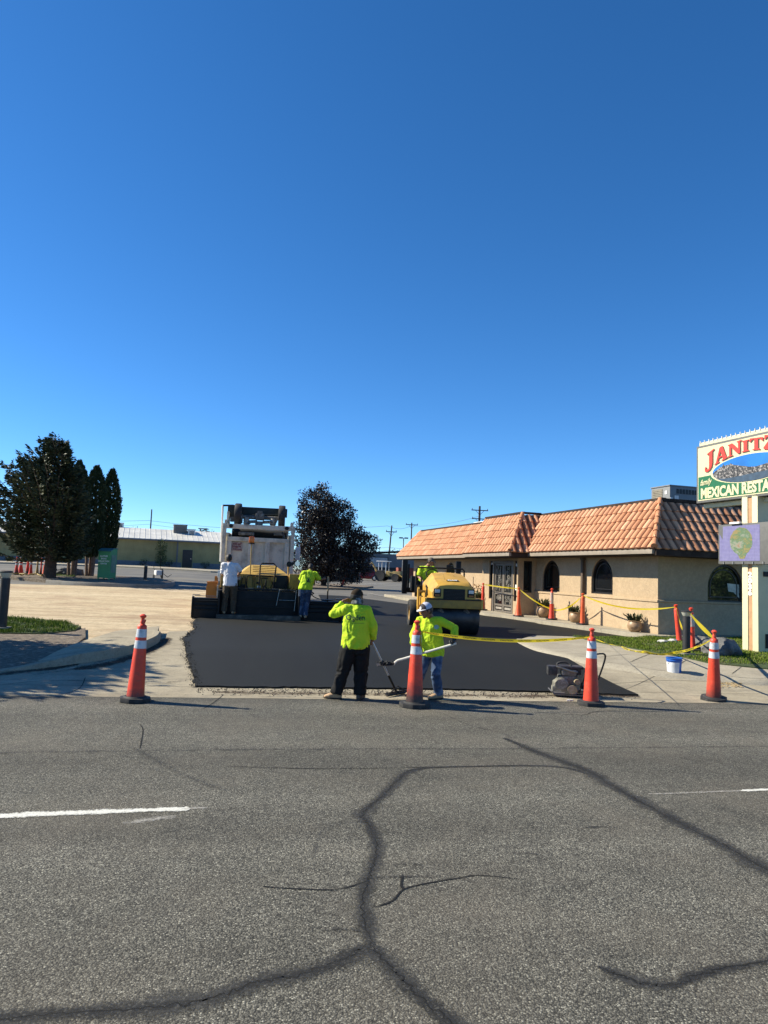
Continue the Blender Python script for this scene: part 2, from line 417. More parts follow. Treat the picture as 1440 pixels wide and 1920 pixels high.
# ---- stains, painted kerb shade, cracks, seals, painted lines: thin strips with worn, broken edges
def strip_mat(name, col, dens=.75, edge=.55, scale=7, fine=60, rough=.85, stones=False):
    m, nt, p = nodes(name); c = coord(nt)
    uv = nt.nodes.new('ShaderNodeUVMap'); sp = nt.nodes.new('ShaderNodeSeparateXYZ'); nt.links.new(uv.outputs[0], sp.inputs[0])
    d = mth(nt, 'SUBTRACT', 1.0, mth(nt, 'ABSOLUTE', sp.outputs[1]))           # 0 at the edge, 1 in the middle
    n = mth(nt, 'ADD', mth(nt, 'MULTIPLY', nz(nt, scale, 5, c, .7), 1.5), mth(nt, 'MULTIPLY', nz(nt, fine, 4, c, .8), 2.0))
    f = mth(nt, 'SUBTRACT', mth(nt, 'ADD', mth(nt, 'MULTIPLY', d, edge*2.2), n), 2.25)
    a = ramp(nt, f, [(.0, 0.0), (.55, dens)])
    base = mixc(nt, ramp(nt, nz(nt, 70, 2, c), [(.3, 0.0), (.7, 1.0)]), tuple(x*.8 for x in col), tuple(min(1, x*1.25) for x in col))
    if stones:
        sp2 = nt.nodes.new('ShaderNodeSeparateColor'); nt.links.new(vor(nt, 105, c, out=1), sp2.inputs[0])
        base = mixc(nt, ramp(nt, sp2.outputs[0], [(.86, 0.0), (.96, .5)]), base, (.14, .136, .122))
    p.inputs['Specular IOR Level'].default_value = .2
    nt.links.new(base, p.inputs['Base Color']); p.inputs['Roughness'].default_value = rough
    nt.links.new(a, p.inputs['Alpha']); return m
STRIP_N = [0]
def strip(name, px, wd, mat, sub=6, dz=.003, label=None, wob=0.0, world=False):
    P = catmull([V(p) for p in (px if world else gp(px))], sub); n = len(P)
    STRIP_N[0] += 1; dz += STRIP_N[0]*.00005
    bm = bmesh.new(); uvl = bm.loops.layers.uv.new('UVMap'); rows = []; L = 0
    for i, p in enumerate(P):
        t = (P[min(i+1, n-1)]-P[max(i-1, 0)]).normalized(); nr = V((-t.y, t.x))
        if i: L += (P[i]-P[i-1]).length
        f = i/(n-1); wv = wd(f) if callable(wd) else wd
        wv *= 1+wob*(noise.noise((L*2.5, STRIP_N[0], 0)))
        wv *= min(1, .25+8*min(f, 1-f))
        row = []
        for s_ in (-1, 0, 1):
            q = p+nr*wv*s_; row.append((bm.verts.new((q.x, q.y, gz(q.x, q.y)+dz)), L, s_))
        rows.append(row)
    for a, c in zip(rows, rows[1:]):
        for k in (0, 1):
            q = (a[k], c[k], c[k+1], a[k+1]); f = bm.faces.new([x[0] for x in q])
            for lp, x in zip(f.loops, q): lp[uvl].uv = (x[1], x[2])
    for f in bm.faces:
        f.normal_update()
        if f.normal.z < 0: f.normal_flip()
    me = bpy.data.meshes.new(name); bm.to_mesh(me); bm.free(); ob = link(name, me, mat); ob['kind'] = 'structure'
    return ob
m_seal = strip_mat('crack_sealer', (.028, .0285, .029), .80, .42, 5, 48, stones=True)
m_halo = strip_mat('sealer_halo', (.048, .048, .047), .72, .58, 3.5, 40, stones=True)
m_seal2 = strip_mat('old_crack_sealer', (.055, .0555, .055), .62, .36, 4, 45, stones=True)
m_crk = strip_mat('crack', (.012, .012, .012), .95, .75, 16, 70, .9)
m_paint = strip_mat('road_paint', (.60, .59, .53), .95, .78, 9, 40, .6)
m_paintf = strip_mat('faded_road_paint', (.42, .40, .36), .55, .45, 9, 50, .7)
m_stain_shade = strip_mat('dark_stain_shade', (.06, .052, .042), .6, .28, 5, 26, .85)
m_rust = strip_mat('brown_spill', (.07, .048, .033), .85, .42, 5, 22, .9)
m_dirt_shade = strip_mat('kerb_dirt_shade', (.055, .042, .03), .85, .6, 4, 22, .95)
cs = 'crack_seal'
def seal(px, wd, core=True):
    strip(cs, px, wd*1.25, m_halo, wob=.7); strip(cs, px, wd*.85, m_seal, wob=.9)
    if core:
        P = catmull([V(p) for p in gp(px)], 14); R = random.Random(int(px[0][0]))
        strip('crack', [(p.x+R.gauss(0, .010), p.y+R.gauss(0, .010)) for p in P], .0075, m_crk, sub=1, wob=.9, world=True)
seal([(-160, 1945), (-20, 1915), (100, 1903), (300, 1888), (400, 1872), (480, 1843), (580, 1823), (660, 1791), (700, 1768)], .115)
seal([(700, 1785), (680, 1700), (690, 1650), (707, 1590), (693, 1548), (680, 1525), (720, 1490), (760, 1450), (800, 1440)], .095)
seal([(765, 1446), (800, 1440), (900, 1437), (1000, 1436), (1060, 1440), (1105, 1452)], .055)
seal([(945, 1384), (1000, 1408), (1060, 1430), (1110, 1450), (1150, 1475), (1250, 1530), (1350, 1582), (1470, 1650), (1600, 1720)], .15)
seal([(690, 1770), (740, 1822), (790, 1872), (860, 1930), (900, 1960)], .095)
seal([(1120, 1813), (1200, 1843), (1262, 1847), (1330, 1822), (1440, 1803), (1560, 1790)], .075)
strip(cs, [(-300, 1420), (0, 1412), (260, 1408), (600, 1405), (960, 1404), (1440, 1400), (1800, 1400)], .10, m_seal2, wob=.6)
strip(cs, [(250, 1403), (300, 1430), (350, 1456), (430, 1484)], .11, m_seal2, wob=.4)
strip(cs, [(830, 1338), (880, 1360), (940, 1375), (965, 1388)], .05, m_seal2)
strip(cs, [(590, 1600), (600, 1560), (640, 1545), (690, 1540)], .06, m_seal2, wob=.5)
for px in ([(490, 1662), (520, 1665), (600, 1669), (640, 1667), (690, 1652)], [(700, 1702), (735, 1690), (757, 1668), (800, 1657), (860, 1647), (900, 1642), (985, 1650)], [(830, 1438), (620, 1442), (415, 1437)],
           [(755, 1640), (752, 1660), (757, 1668)], [(262, 1405), (268, 1370), (262, 1358)], [(160, 1270), (150, 1290), (120, 1302)], [(0, 1284), (120, 1276), (350, 1284)], [(420, 1302), (400, 1318), (380, 1330)],
           [(1240, 1262), (1180, 1290), (1130, 1303)], [(1040, 1284), (1150, 1282), (1260, 1276), (1440, 1285)], [(1000, 1335), (1090, 1341), (1150, 1332), (1440, 1328)]):
    strip('crack', px, .011, m_crk, sub=4, wob=.8)
for u, v, l in ((1125, 1552, .14), (985, 1602, .09), (765, 1622, .10), (745, 1646, .22), (640, 1745, .10)):
    p = G(u, v); strip('tar_spot', [(p.x-l, p.y), (p.x, p.y+.015), (p.x+l, p.y-.01)], .035, m_seal, world=True)
strip('lane_marking', [(-220, 1546), (0, 1531), (130, 1525), (240, 1521), (330, 1518), (356, 1518)], .082, m_paint, wob=.3)
strip('lane_marking', [(230, 1545), (280, 1538), (330, 1530)], .10, m_paintf)
strip('lane_marking', [(340, 1518), (390, 1515)], .05, m_paintf)
strip('lane_marking', [(1215, 1490), (1320, 1486), (1400, 1483)], .05, m_paintf)
strip('lane_marking', [(1390, 1484), (1440, 1481), (1600, 1476), (1800, 1470)], .05, m_paint)
strip('spill_strip', [(400, 1298), (520, 1300), (640, 1301), (760, 1303), (900, 1304)], .28, m_rust, dz=.005)
strip('spill_strip', [(880, 1304), (1000, 1306), (1100, 1303), (1200, 1307)], .30, m_rust, dz=.005)
strip('stain_shade_patch', [(305, 1283), (340, 1277), (366, 1272)], .24, m_stain_shade, dz=.005)
strip('kerb_dirt_shade', [(140, 1256), (190, 1248), (235, 1236), (275, 1222), (305, 1207), (314, 1196)], .26, m_dirt_shade, dz=.006)  # dark dirt at the kerb front, with the kerb's shadow painted in
strip('kerb_dirt_shade', [(-200, 1290), (-60, 1272), (40, 1260), (100, 1254), (150, 1243)], .2, m_dirt_shade, dz=.006)  # dirt along the low kerb, shade included in its dark colour
strip('stain_shade_patch', [(225, 1226), (262, 1216), (300, 1204), (315, 1196)], .16, m_stain_shade, dz=.005)  # kerb-foot dirt and the kerb's cast shadow painted as one strip
strip('stain_shade_patch', [(60, 1266), (150, 1252), (215, 1232)], .15, m_stain_shade, dz=.005)  # same mix of dirt and painted shadow farther left
strip('dark_seam', [(-300, 1300), (0, 1303), (360, 1304), (720, 1311), (1080, 1318), (1440, 1321), (1800, 1322)], .05, m_seal2, dz=.005)
# ---- kerbs, sidewalks, lawns
kl = catmull([V(G(u, v, z)[:2]) for u, v, z in ((-260, 1288, .02), (-100, 1271, .02), (0, 1258, .02), (90, 1248, .04), (150, 1236, .08), (225, 1217, .15), (270, 1204, .165), (296, 1192, .17), (303, 1183, .17))], 5)
hk = lambda x, y: .014+.155*sm((x+4.35)/1.35)
kerb('kerb', kl, .17, hk, m_apron, left=True)
lw = [tuple(p) for p in kl[18:]]+gp([(298, 1186), (215, 1195), (170, 1207), (110, 1225), (70, 1244)])
sheet('left_sidewalk', [(p[0]-.1, p[1]+.1) if i < len(kl)-18 else p for i, p in enumerate(lw)], lambda x, y: hk(x, y)-.016, m_apron, thick=.18)
walk_in = gp([(1073, 1199), (1120, 1211), (1227, 1231), (1327, 1251), (1440, 1263)])
kq = catmull([V(p) for p in gp(kpx)+[(11.5, 13.35), (14, 13.2), (30, 13.2)]], 4)
def off_path(P, d): 
    out = []
    for i, p in enumerate(P):
        t = (P[min(i+1, len(P)-1)]-P[max(i-1, 0)]).normalized(); out.append((p.x-t.y*d, p.y+t.x*d))
    return out
front_walk = off_path(kq, .15)+[(30, 14.4)]+walk_in[::-1]+gp([(1000, 1197)])
sheet('front_sidewalk', front_walk, .082, m_walk, thick=.16)
kerb('kerb', kq, .16, .078, m_walk, left=True, roll=.16)
for px in ([(1180, 1234), (1122, 1240)], [(1290, 1243), (1262, 1262)], [(1390, 1258), (1372, 1272)], [(1227, 1231), (1180, 1250)]):
    strip('sidewalk_joint', px, .012, m_crk, dz=.086)
lawn = [tuple(p) for p in walk_in]+[(30, 14.4), (30, 19.2)]+gp([(1440, 1203), (1330, 1201), (1260, 1200), (1213, 1200), (1190, 1201), (1130, 1200)])
sheet('lawn', lawn, .105, m_turf, thick=.16)
lawn2 = gp([(-300, 1160), (0, 1160), (60, 1163), (120, 1170), (152, 1178), (140, 1186), (80, 1192), (0, 1191), (-300, 1195)])
sheet('lawn', lawn2, .055, m_turf, thick=.10)
bank = gp([(-300, 1195), (0, 1192), (80, 1193), (141, 1187), (160, 1180), (160, 1198), (128, 1220), (100, 1240), (60, 1250), (0, 1258), (-300, 1288)])
sheet('dirt_bank', bank, lambda x, y: .012+.03*sm((y-14.5)/2), m_dirt, thick=.08)
isl = gp([(-300, 1075), (0, 1084), (85, 1092), (210, 1099), (300, 1101), (328, 1096), (300, 1088), (220, 1083), (110, 1075), (-300, 1064)])
sheet('tree_island', isl, .13, m_dirt, thick=.2)
kerb('kerb', catmull([V(p) for p in gp([(85, 1093), (140, 1097), (210, 1100), (295, 1102), (326, 1098), (326, 1094)])], 4), .18, .17, m_kerb, left=True)
isl2 = gp([(560, 1103), (660, 1106), (700, 1101), (650, 1096), (560, 1095)])
sheet('tree_island', isl2, .1, m_dirt, thick=.16)
grs = gp([(104, 1084), (140, 1086), (143, 1078), (120, 1076), (104, 1077)])
sheet('lawn', grs, .16, m_turf, thick=.1)
far_walk = gp([(-200, 1050), (214, 1063), (395, 1073), (560, 1083), (560, 1080), (395, 1070), (214, 1060), (-200, 1047)])
sheet('sidewalk', far_walk, .12, m_walk, thick=.2)
strip('concrete_strip', [(690, 1113), (720, 1119), (760, 1124), (800, 1131)], .30, m_paintf, dz=.04)
strip('bright_dust', [(640, 1096), (720, 1095), (780, 1098)], 1.6, m_paintf, dz=.0)
def inpoly(x, y, P):
    r = False; n = len(P)
    for i in range(n):
        x1, y1 = P[i]; x2, y2 = P[(i+1) % n]
        if (y1 > y) != (y2 > y) and x < (x2-x1)*(y-y1)/(y2-y1)+x1: r = not r
    return r
def blade_mat(name, a, b_):
    m, nt, p = nodes(name); g = nt.nodes.new('ShaderNodeNewGeometry')
    nt.links.new(ramp(nt, g.outputs['Random Per Island'], [(0, a), (.8, b_), (1, (.24, .2, .09))]), p.inputs['Base Color'])
    p.inputs['Roughness'].default_value = .8; p.inputs['Specular IOR Level'].default_value = .08
    return m
m_blade = blade_mat('grass_blade', (.05, .085, .008), (.15, .215, .025))
def grass(poly, n, h0, h1, dz, xr, yr, label):
    vs = []; fs = []; k = 0; t = 0
    while k < n and t < n*8:
        t += 1; x = random.uniform(*xr); y = random.uniform(*yr)
        if not inpoly(x, y, poly): continue
        cl = noise.noise((x*1.7, y*1.7, 3.1))
        if random.random() > .62+cl*.75: continue
        h = random.uniform(h0, h1)*(1+.5*cl); a = random.random()*6.28; wd = random.uniform(.003, .0065)*1.4
        z = gz(x, y)+dz; ln = random.gauss(0, .45); dx = cos(a)*wd; dy = sin(a)*wd
        bx = cos(a+1.57)*ln*h; by = sin(a+1.57)*ln*h
        i = len(vs); vs += [(x-dx, y-dy, z), (x+dx, y+dy, z), (x+dx*.6+bx*.5, y+dy*.6+by*.5, z+h*.6), (x+bx, y+by, z+h)]
        fs += [(i, i+1, i+2), (i, i+2, i+3)]; k += 1
    me = bpy.data.meshes.new('grass'); me.from_pydata(vs, [], fs)
    return tag(link('grass', me, m_blade), label, 'grass', kind='stuff')
random.seed(5)
grass(lawn, 46000, .022, .055, .1, (6.9, 15), (14, 20.3), 'short green grass of the lawn below the restaurant sign')
grass(lawn2, 16000,   .04, .085, .05, (-9.5, -3.7), (16, 21), 'grass patch beside the dirt bank left of the curved kerb')
grass(grs, 1500, .05, .12, .15, (-14, -10), (45, 62), 'small grass patch behind the spruce trunk')
# ================================================================ RESTAURANT  (local x = into the building, y = along the facade away from the road)
RC = G(1233, 1189, .13); RTH = radians(7.4)
rest = E('restaurant', 'beige stucco restaurant with clay tile mansard roof and arched windows', 'restaurant', (RC.x, RC.y, 0), RTH)
RM = Matrix.Translation((RC.x, RC.y, 0)) @ Matrix.Rotation(RTH, 4, 'Z')
def rw(x, y, z=0): return RM @ V((x, y, z))
def stucco(name, col, dk):
    m, nt, p = nodes(name); c = coord(nt)
    base = ramp(nt, nz(nt, 1.2, 6, c, .6), [(.3, tuple(x*.92 for x in col)), (.7, tuple(x*1.07 for x in col))])
    blot = ramp(nt, nz(nt, 9, 5, c, .6, 1.0), [(.45, .93), (.58, 1.05)])
    base = mixc(nt, 1.0, base, blot, 'MULTIPLY')
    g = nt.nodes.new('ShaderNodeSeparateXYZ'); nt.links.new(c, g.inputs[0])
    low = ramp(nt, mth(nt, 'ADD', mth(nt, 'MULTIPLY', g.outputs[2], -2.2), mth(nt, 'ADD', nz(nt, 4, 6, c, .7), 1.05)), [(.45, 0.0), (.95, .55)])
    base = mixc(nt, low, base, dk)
    nt.links.new(base, p.inputs['Base Color']); p.inputs['Roughness'].default_value = .92; p.inputs['Specular IOR Level'].default_value = .15
    bump(nt, p, mth(nt, 'ADD', nz(nt, 14, 5, c, .6, .8), mth(nt, 'MULTIPLY', nz(nt, 70, 3, c), .4)), .55, .02)
    return m
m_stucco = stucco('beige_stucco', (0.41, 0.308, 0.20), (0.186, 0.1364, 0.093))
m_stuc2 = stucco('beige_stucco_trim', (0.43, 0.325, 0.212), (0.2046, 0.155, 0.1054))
m_fasc = M('beige_fascia', (0.2728, 0.2294, 0.1798), .6, col2=(0.155, 0.124, 0.093), amt=.5)
m_brown = M('dark_brown_metal', (.045, .032, .026), .8, col2=(.09, .07, .055), amt=.5, spec=.1)
m_dsp = M('brown_downspout', (0.0868, 0.0589, 0.03844), .6)
m_blkf = M('black_window_frame', (.012, .011, .011), .4)
m_doorf = M('taupe_door_metal', (0.1426, 0.124, 0.1023), .5, col2=(0.062, 0.0527, 0.0434), amt=.5, cs=9)
def tile_mat():
    m, nt, p = nodes('clay_tile'); c = coord(nt)
    at = nt.nodes.new('ShaderNodeAttribute'); at.attribute_name = 'tile'
    base = ramp(nt, at.outputs['Fac'], [(0, (0.472, 0.2124, 0.1086)), (.3, (0.5782, 0.2738, 0.144)), (.6, (0.6254, 0.3092, 0.1676)), (.85, (0.708, 0.3894, 0.2301)), (1, (0.5192, 0.236, 0.1274))])
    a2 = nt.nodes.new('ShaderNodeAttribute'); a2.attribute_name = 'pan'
    base = mixc(nt, mth(nt, 'MULTIPLY', a2.outputs['Fac'], .8), base, (.075, .035, .022))  # grime plus shade between the rolls, painted into pans and low roll sides
    n = ramp(nt, nz(nt, 7, 6, c, .65), [(.3, .84), (.7, 1.12)])
    base = mixc(nt, 1.0, base, n, 'MULTIPLY')
    st = ramp(nt, nz(nt, 2.2, 8, c, .7), [(.58, 0.0), (.7, .45)])
    base = mixc(nt, st, base, (.24, .13, .085))
    nt.links.new(base, p.inputs['Base Color']); p.inputs['Roughness'].default_value = .75; p.inputs['Specular IOR Level'].default_value = .3
    bump(nt, p, nz(nt, 50, 4, c), .25, .006); return m
m_tile = tile_mat()
def tile_roof(name, P0, along, up, length, slope, tw=.272, courses=5, cuts=(), seed=1, amp=1.0):
    """real barrel tiles: rolls across, stepped courses up the slope; cuts = (point, normal) planes that keep the side the normal points away from"""
    rnd = random.Random(seed); P0 = V(P0); al = V(along).normalized(); upv = V(up).normalized(); nr = al.cross(upv)
    if nr.z < 0: nr = -nr
    n = int(round(length/tw)); tw = length/n; cl = slope/courses; NU = 10
    hs = [0, 0, .052, .084, .102, .108, .102, .084, .052, 0]
    bm = bmesh.new(); lay = bm.faces.layers.float.new('tile'); lay2 = bm.faces.layers.float.new('pan')
    for c in range(courses):
        rows = []
        v0 = c*cl; v1 = v0+cl*1.0
        for r, (vv, hh) in enumerate(((v0, .018), (v0, .040), (v0+cl*.5, .030), (v1, .018))):
            row = []
            for i in range(n*NU+1):
                u = i*tw/NU; hgt = hs[i % NU]; k = i//NU
                jit = ((k*7919+c*104729+seed*13) % 97)/97*.012
                sc = .02*cos((i % NU)/NU*2*pi) if r < 2 else 0
                if r == 3: sc = .02*cos((i % NU)/NU*2*pi)
                row.append(bm.verts.new(P0+al*u+upv*(vv+sc)+nr*(amp*hgt*(.55 if r == 0 else 1)+hh+jit*(r in (1, 2)))))
            rows.append(row)
        for a, b_ in zip(rows, rows[1:]):
            for i in range(n*NU):
                f = bm.faces.new((a[i], a[i+1], b_[i+1], b_[i]))
                k = (i+2)//NU
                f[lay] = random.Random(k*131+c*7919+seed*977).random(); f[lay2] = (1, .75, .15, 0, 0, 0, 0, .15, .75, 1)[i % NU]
    for pc, pn in cuts:
        bmesh.ops.bisect_plane(bm, geom=bm.verts[:]+bm.edges[:]+bm.faces[:], plane_co=pc, plane_no=pn, clear_outer=True)
    bmesh.ops.recalc_face_normals(bm, faces=bm.faces)
    for f in bm.faces: f.smooth = True
    me = bpy.data.meshes.new(name); bm.to_mesh(me); bm.free(); me.set_sharp_from_angle(angle=radians(60))
    return link(name, me, m_tile, rest)
ZE, ZT = 2.90, 4.42; OB = -.82; IN = .28; AE = -.90; AL = 23.4
sl_ = sqrt((IN-OB)**2+(ZT-ZE)**2)
# main facade slope
hipn = V((-1, 1, 0)).cross(V((IN-OB, IN-AE, ZT-ZE)))
def hip_cut(A, Bp, keep):
    """plane containing hip line A-B and the vertical; clears the side away from keep"""
    d = (Bp-A); n = d.cross(V((0, 0, 1)));
    if n.dot(keep-A) > 0: n = -n
    return (A, n)
H0 = (V((OB, AE, ZE)), V((IN, IN, ZT))); H1 = (V((OB, AL, ZE)), V((IN, AL-1.1, ZT)))
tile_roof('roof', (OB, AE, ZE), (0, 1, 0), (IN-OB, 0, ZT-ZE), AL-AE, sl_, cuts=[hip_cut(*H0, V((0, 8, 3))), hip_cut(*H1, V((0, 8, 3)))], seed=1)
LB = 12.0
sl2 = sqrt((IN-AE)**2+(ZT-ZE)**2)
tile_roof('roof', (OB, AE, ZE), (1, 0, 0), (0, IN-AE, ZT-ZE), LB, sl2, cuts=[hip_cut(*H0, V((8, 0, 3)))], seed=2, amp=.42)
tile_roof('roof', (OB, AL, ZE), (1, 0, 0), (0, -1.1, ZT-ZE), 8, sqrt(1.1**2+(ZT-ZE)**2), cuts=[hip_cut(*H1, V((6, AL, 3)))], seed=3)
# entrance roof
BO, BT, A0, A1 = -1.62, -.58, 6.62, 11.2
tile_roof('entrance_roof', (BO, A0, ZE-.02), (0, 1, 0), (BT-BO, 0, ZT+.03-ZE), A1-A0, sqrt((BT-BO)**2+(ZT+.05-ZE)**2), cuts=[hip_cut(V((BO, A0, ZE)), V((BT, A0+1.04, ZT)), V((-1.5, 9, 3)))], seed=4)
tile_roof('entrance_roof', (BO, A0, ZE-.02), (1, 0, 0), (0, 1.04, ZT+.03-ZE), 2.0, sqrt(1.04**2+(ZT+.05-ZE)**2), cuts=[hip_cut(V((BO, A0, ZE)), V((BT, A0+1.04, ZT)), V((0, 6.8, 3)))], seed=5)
b = B()
b.faces([(OB, AE, ZE-.01), (OB, AL, ZE-.01), (IN, AL-1.1, ZT-.01), (IN, IN, ZT-.01)], [(0, 1, 2, 3)])
b.faces([(OB, AE, ZE-.01), (OB+LB, AE, ZE-.01), (OB+LB, IN, ZT-.01), (IN, IN, ZT-.01)], [(0, 1, 2, 3)])
b.faces([(OB, AL, ZE-.01), (OB+8, AL, ZE-.01), (OB+8, AL-1.1, ZT-.01), (IN, AL-1.1, ZT-.01)], [(0, 1, 2, 3)])
b.faces([(BO, A0, ZE-.035), (BO, A1, ZE-.035), (BT, A1, ZT+.01), (BT, A0+1.04, ZT+.01), (IN, A0+1.04, ZT+.01), (IN, A0, ZE-.035)], [(0, 1, 2, 3), (0, 3, 4, 5)])
b.faces([(BO, A1-.01, ZE-.035), (BT, A1-.01, ZT+.01), (IN, A1-.01, ZT+.01), (IN, A1-.01, ZE-.035)], [(0, 1, 2, 3)])
b.o('roof_deck', m_brown, rest, 0)
# hip and verge caps
def caps(a, c, r=.085, step=.32):
    b = B(); a = V(a); c = V(c); n = int((c-a).length/step); d = (c-a)/n; up = V((0, 0, .05))
    for i in range(n):
        p = a+d*i; b.limb([p+up, p+d*1.12+up*.55], [r*1.12, r*.88], 10)
    b.o('hip_tiles', m_tile, rest)
caps((OB-.02, AE-.02, ZE+.05), (IN, IN, ZT+.06)); caps(H1[0]+V((0, 0, .05)), H1[1]+V((0, 0, .05)))
caps((BO, A0, ZE+.03), (BT, A0+1.04, ZT+.08)); caps((BO+.02, A1-.03, ZE), (BT, A1-.03, ZT+.05), .06)
# copings, fascias, gutters and soffits
b = B()
b.box((IN+.06, (IN+AL-1.1)/2, ZT+.10), (.16, AL-1.1-IN+.2, .10)); b.box((IN+6, IN+.06, ZT+.095), (12, .16, .10)); b.box((IN+4, AL-1.16, ZT+.09), (8, .16, .1))
b.box((BT+.04, (A0+1.04+A1)/2, ZT+.15), (.14, A1-A0-1.0, .08)); b.box((BT+.45, A0+1.1, ZT+.145), (.8, .14, .08))
b.o('roof_coping', m_brown, rest, 0)
b = B()
b.box((OB+.01, (A1+AL)/2, ZE-.055), (.10, AL-A1, .13), bev=.01); b.box((OB+.01, (AE+A0+.7)/2, ZE-.055), (.10, A0-AE+.6, .13), bev=.01)
b.box((BO+.01, (A0+A1)/2, ZE-.075), (.10, A1-A0, .13), bev=.01); b.box(((BO+OB)/2, A1-.04, ZE-.08), (OB-BO-.12, .08, .12))
b.o('gutter', m_fasc, rest, 30)
b = B()
b.box((OB+6.05, AE+.02, ZE-.075), (12, .08, .17)); b.box(((BO+OB)/2+.03, A0+.03, ZE-.09), (OB-BO-.05, .06, .14))
b.o('fascia', m_brown, rest, 0)
b = B()
b.box(((OB+.06)/2+.03, (AL+AE)/2, ZE-.135), (-OB-.06, AL-AE-.1, .04)); b.box((6, (AE+.05)/2, ZE-.137), (12, -AE-.1, .04)); b.box(((BO-.8)/2+.03, (A0+A1)/2, ZE-.165), (.76, A1-A0-.12, .04))
b.box((6, 11.5, ZT+.0), (11.4, 22, .06))
b.o('soffit', m_brown, rest, 0)
def arch(c0, c1, z0, z1, n=18):
    """window outline: straight sides and an elliptical head"""
    m_ = (c0+c1)/2; r = (c1-c0)/2; zs = z1-min(r*1.15, (z1-z0)*.6)
    return [(c0, z0), (c1, z0)]+[(m_+r*cos(pi*i/n), zs+(z1-zs)*sin(pi*i/n)) for i in range(n+1)]
def rect(c0, c1, z0, z1): return [(c0, z0), (c1, z0), (c1, z1), (c0, z1)]
def panel(name, outline, holes, mat, f, depth, parent=rest):
    """a wall with real openings; f maps (s, z, d) to local space, d = depth into the wall"""
    bm = bmesh.new(); es = []
    for loop in [outline]+holes:
        vs = [bm.verts.new((p[0], p[1], 0)) for p in loop]
        for i in range(len(vs)): es.append(bm.edges.new((vs[i], vs[(i+1) % len(vs)])))
    r = bmesh.ops.triangle_fill(bm, use_beauty=True, use_dissolve=False, edges=es)
    ext = bmesh.ops.extrude_face_region(bm, geom=bm.faces[:])
    for v in ext['geom']:
        if isinstance(v, bmesh.types.BMVert): v.co.z = depth
    for v in bm.verts: v.co = V(f(v.co.x, v.co.y, v.co.z))
    bmesh.ops.recalc_face_normals(bm, faces=bm.faces)
    me = bpy.data.meshes.new(name); bm.to_mesh(me); bm.free()
    return link(name, me, mat, parent)
fy = lambda b0: (lambda s, z, d: (b0+d, s, z))          # wall facing the lot
fx = lambda a0: (lambda s, z, d: (s, a0+d, z))          # wall facing the road
def ring(outline, k):
    n = len(outline); P = [V(p) for p in outline]; out = []
    ar = sum(P[i].x*P[(i+1) % n].y-P[(i+1) % n].x*P[i].y for i in range(n)); sg = 1 if ar > 0 else -1
    for i in range(n):
        a = (P[i]-P[i-1]).normalized(); c = (P[(i+1) % n]-P[i]).normalized()
        n1 = V((-a.y, a.x))*sg; n2 = V((-c.y, c.x))*sg; m_ = (n1+n2); d = max(.35, 1+n1.dot(n2)); q = P[i]+m_*(k/d)
        out.append((q.x, q.y))
    return out
m_film = M('mirror_film_glass', (.02, .022, .018), .03)
m_film.node_tree.nodes['Principled BSDF'].inputs['IOR'].default_value = 2.6
def window(outline, f, label=None, mull=True, glass=None):
    fr = panel('window', outline, [ring(outline, .06)], m_blkf, lambda s, z, d: f(s, z, d+.05), .08)
    if label: fr['label'] = label
    panel('pane', ring(outline, .05), [], glass or dark_glass, lambda s, z, d: f(s, z, d+.10), .01, fr)
    if mull:
        c0 = min(p[0] for p in outline); c1 = max(p[0] for p in outline); z0 = min(p[1] for p in outline); z1 = max(p[1] for p in outline)
        inner = ring(outline, .15)
        panel('muntin', ring(inner, 0), [ring(inner, .03)], m_blkf, lambda s, z, d: f(s, z, d+.08), .02, fr)
    return fr
W1 = arch(2.30, 3.56, 1.50, 2.70); W2 = arch(5.68, 6.98, 1.47, 2.66); W3 = arch(16.1, 17.4, 1.47, 2.62); W4 = arch(1.80, 3.14, 1.42, 2.60); W5 = arch(6.2, 7.54, 1.42, 2.60)
Z0, ZW = -.2, ZE-.115
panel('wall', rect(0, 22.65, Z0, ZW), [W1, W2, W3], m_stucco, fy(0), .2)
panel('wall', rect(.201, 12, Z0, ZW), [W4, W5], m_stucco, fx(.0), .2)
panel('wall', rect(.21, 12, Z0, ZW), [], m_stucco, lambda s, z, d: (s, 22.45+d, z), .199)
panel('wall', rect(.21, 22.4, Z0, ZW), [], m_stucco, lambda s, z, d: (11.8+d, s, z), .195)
for o_ in (W1, W2, W3): window(o_, fy(0))
wf = window(W4, fx(0), glass=m_film); window(W5, fx(0), glass=m_film)
# wainscot ledge
b = B()
def wains(y0, y1):
    b.prism([(-.05, Z0), (-.05, 1.36), (-.085, 1.38), (-.085, 1.43), (-.002, 1.45), (-.002, Z0)], y0, y1, 'y')
wains(-.085, 7.5); wains(10.9, 22.65)
b.o('wainscot', m_stuc2, rest, 20)
b = B()
b.prism([(-.05, Z0), (-.05, 1.36), (-.085, 1.38), (-.085, 1.43), (-.002, 1.45), (-.002, Z0)], .0, 12, 'x')
b.o('wainscot', m_stuc2, rest, 20)
for y in (3.96, 19.2): 
    b = B(); b.box((-.10, y, 1.55), (.09, .12, 2.42), bev=.01); b.box((-.10, y, 2.70), (.13, .16, .08)); b.o('downspout', m_dsp, rest)
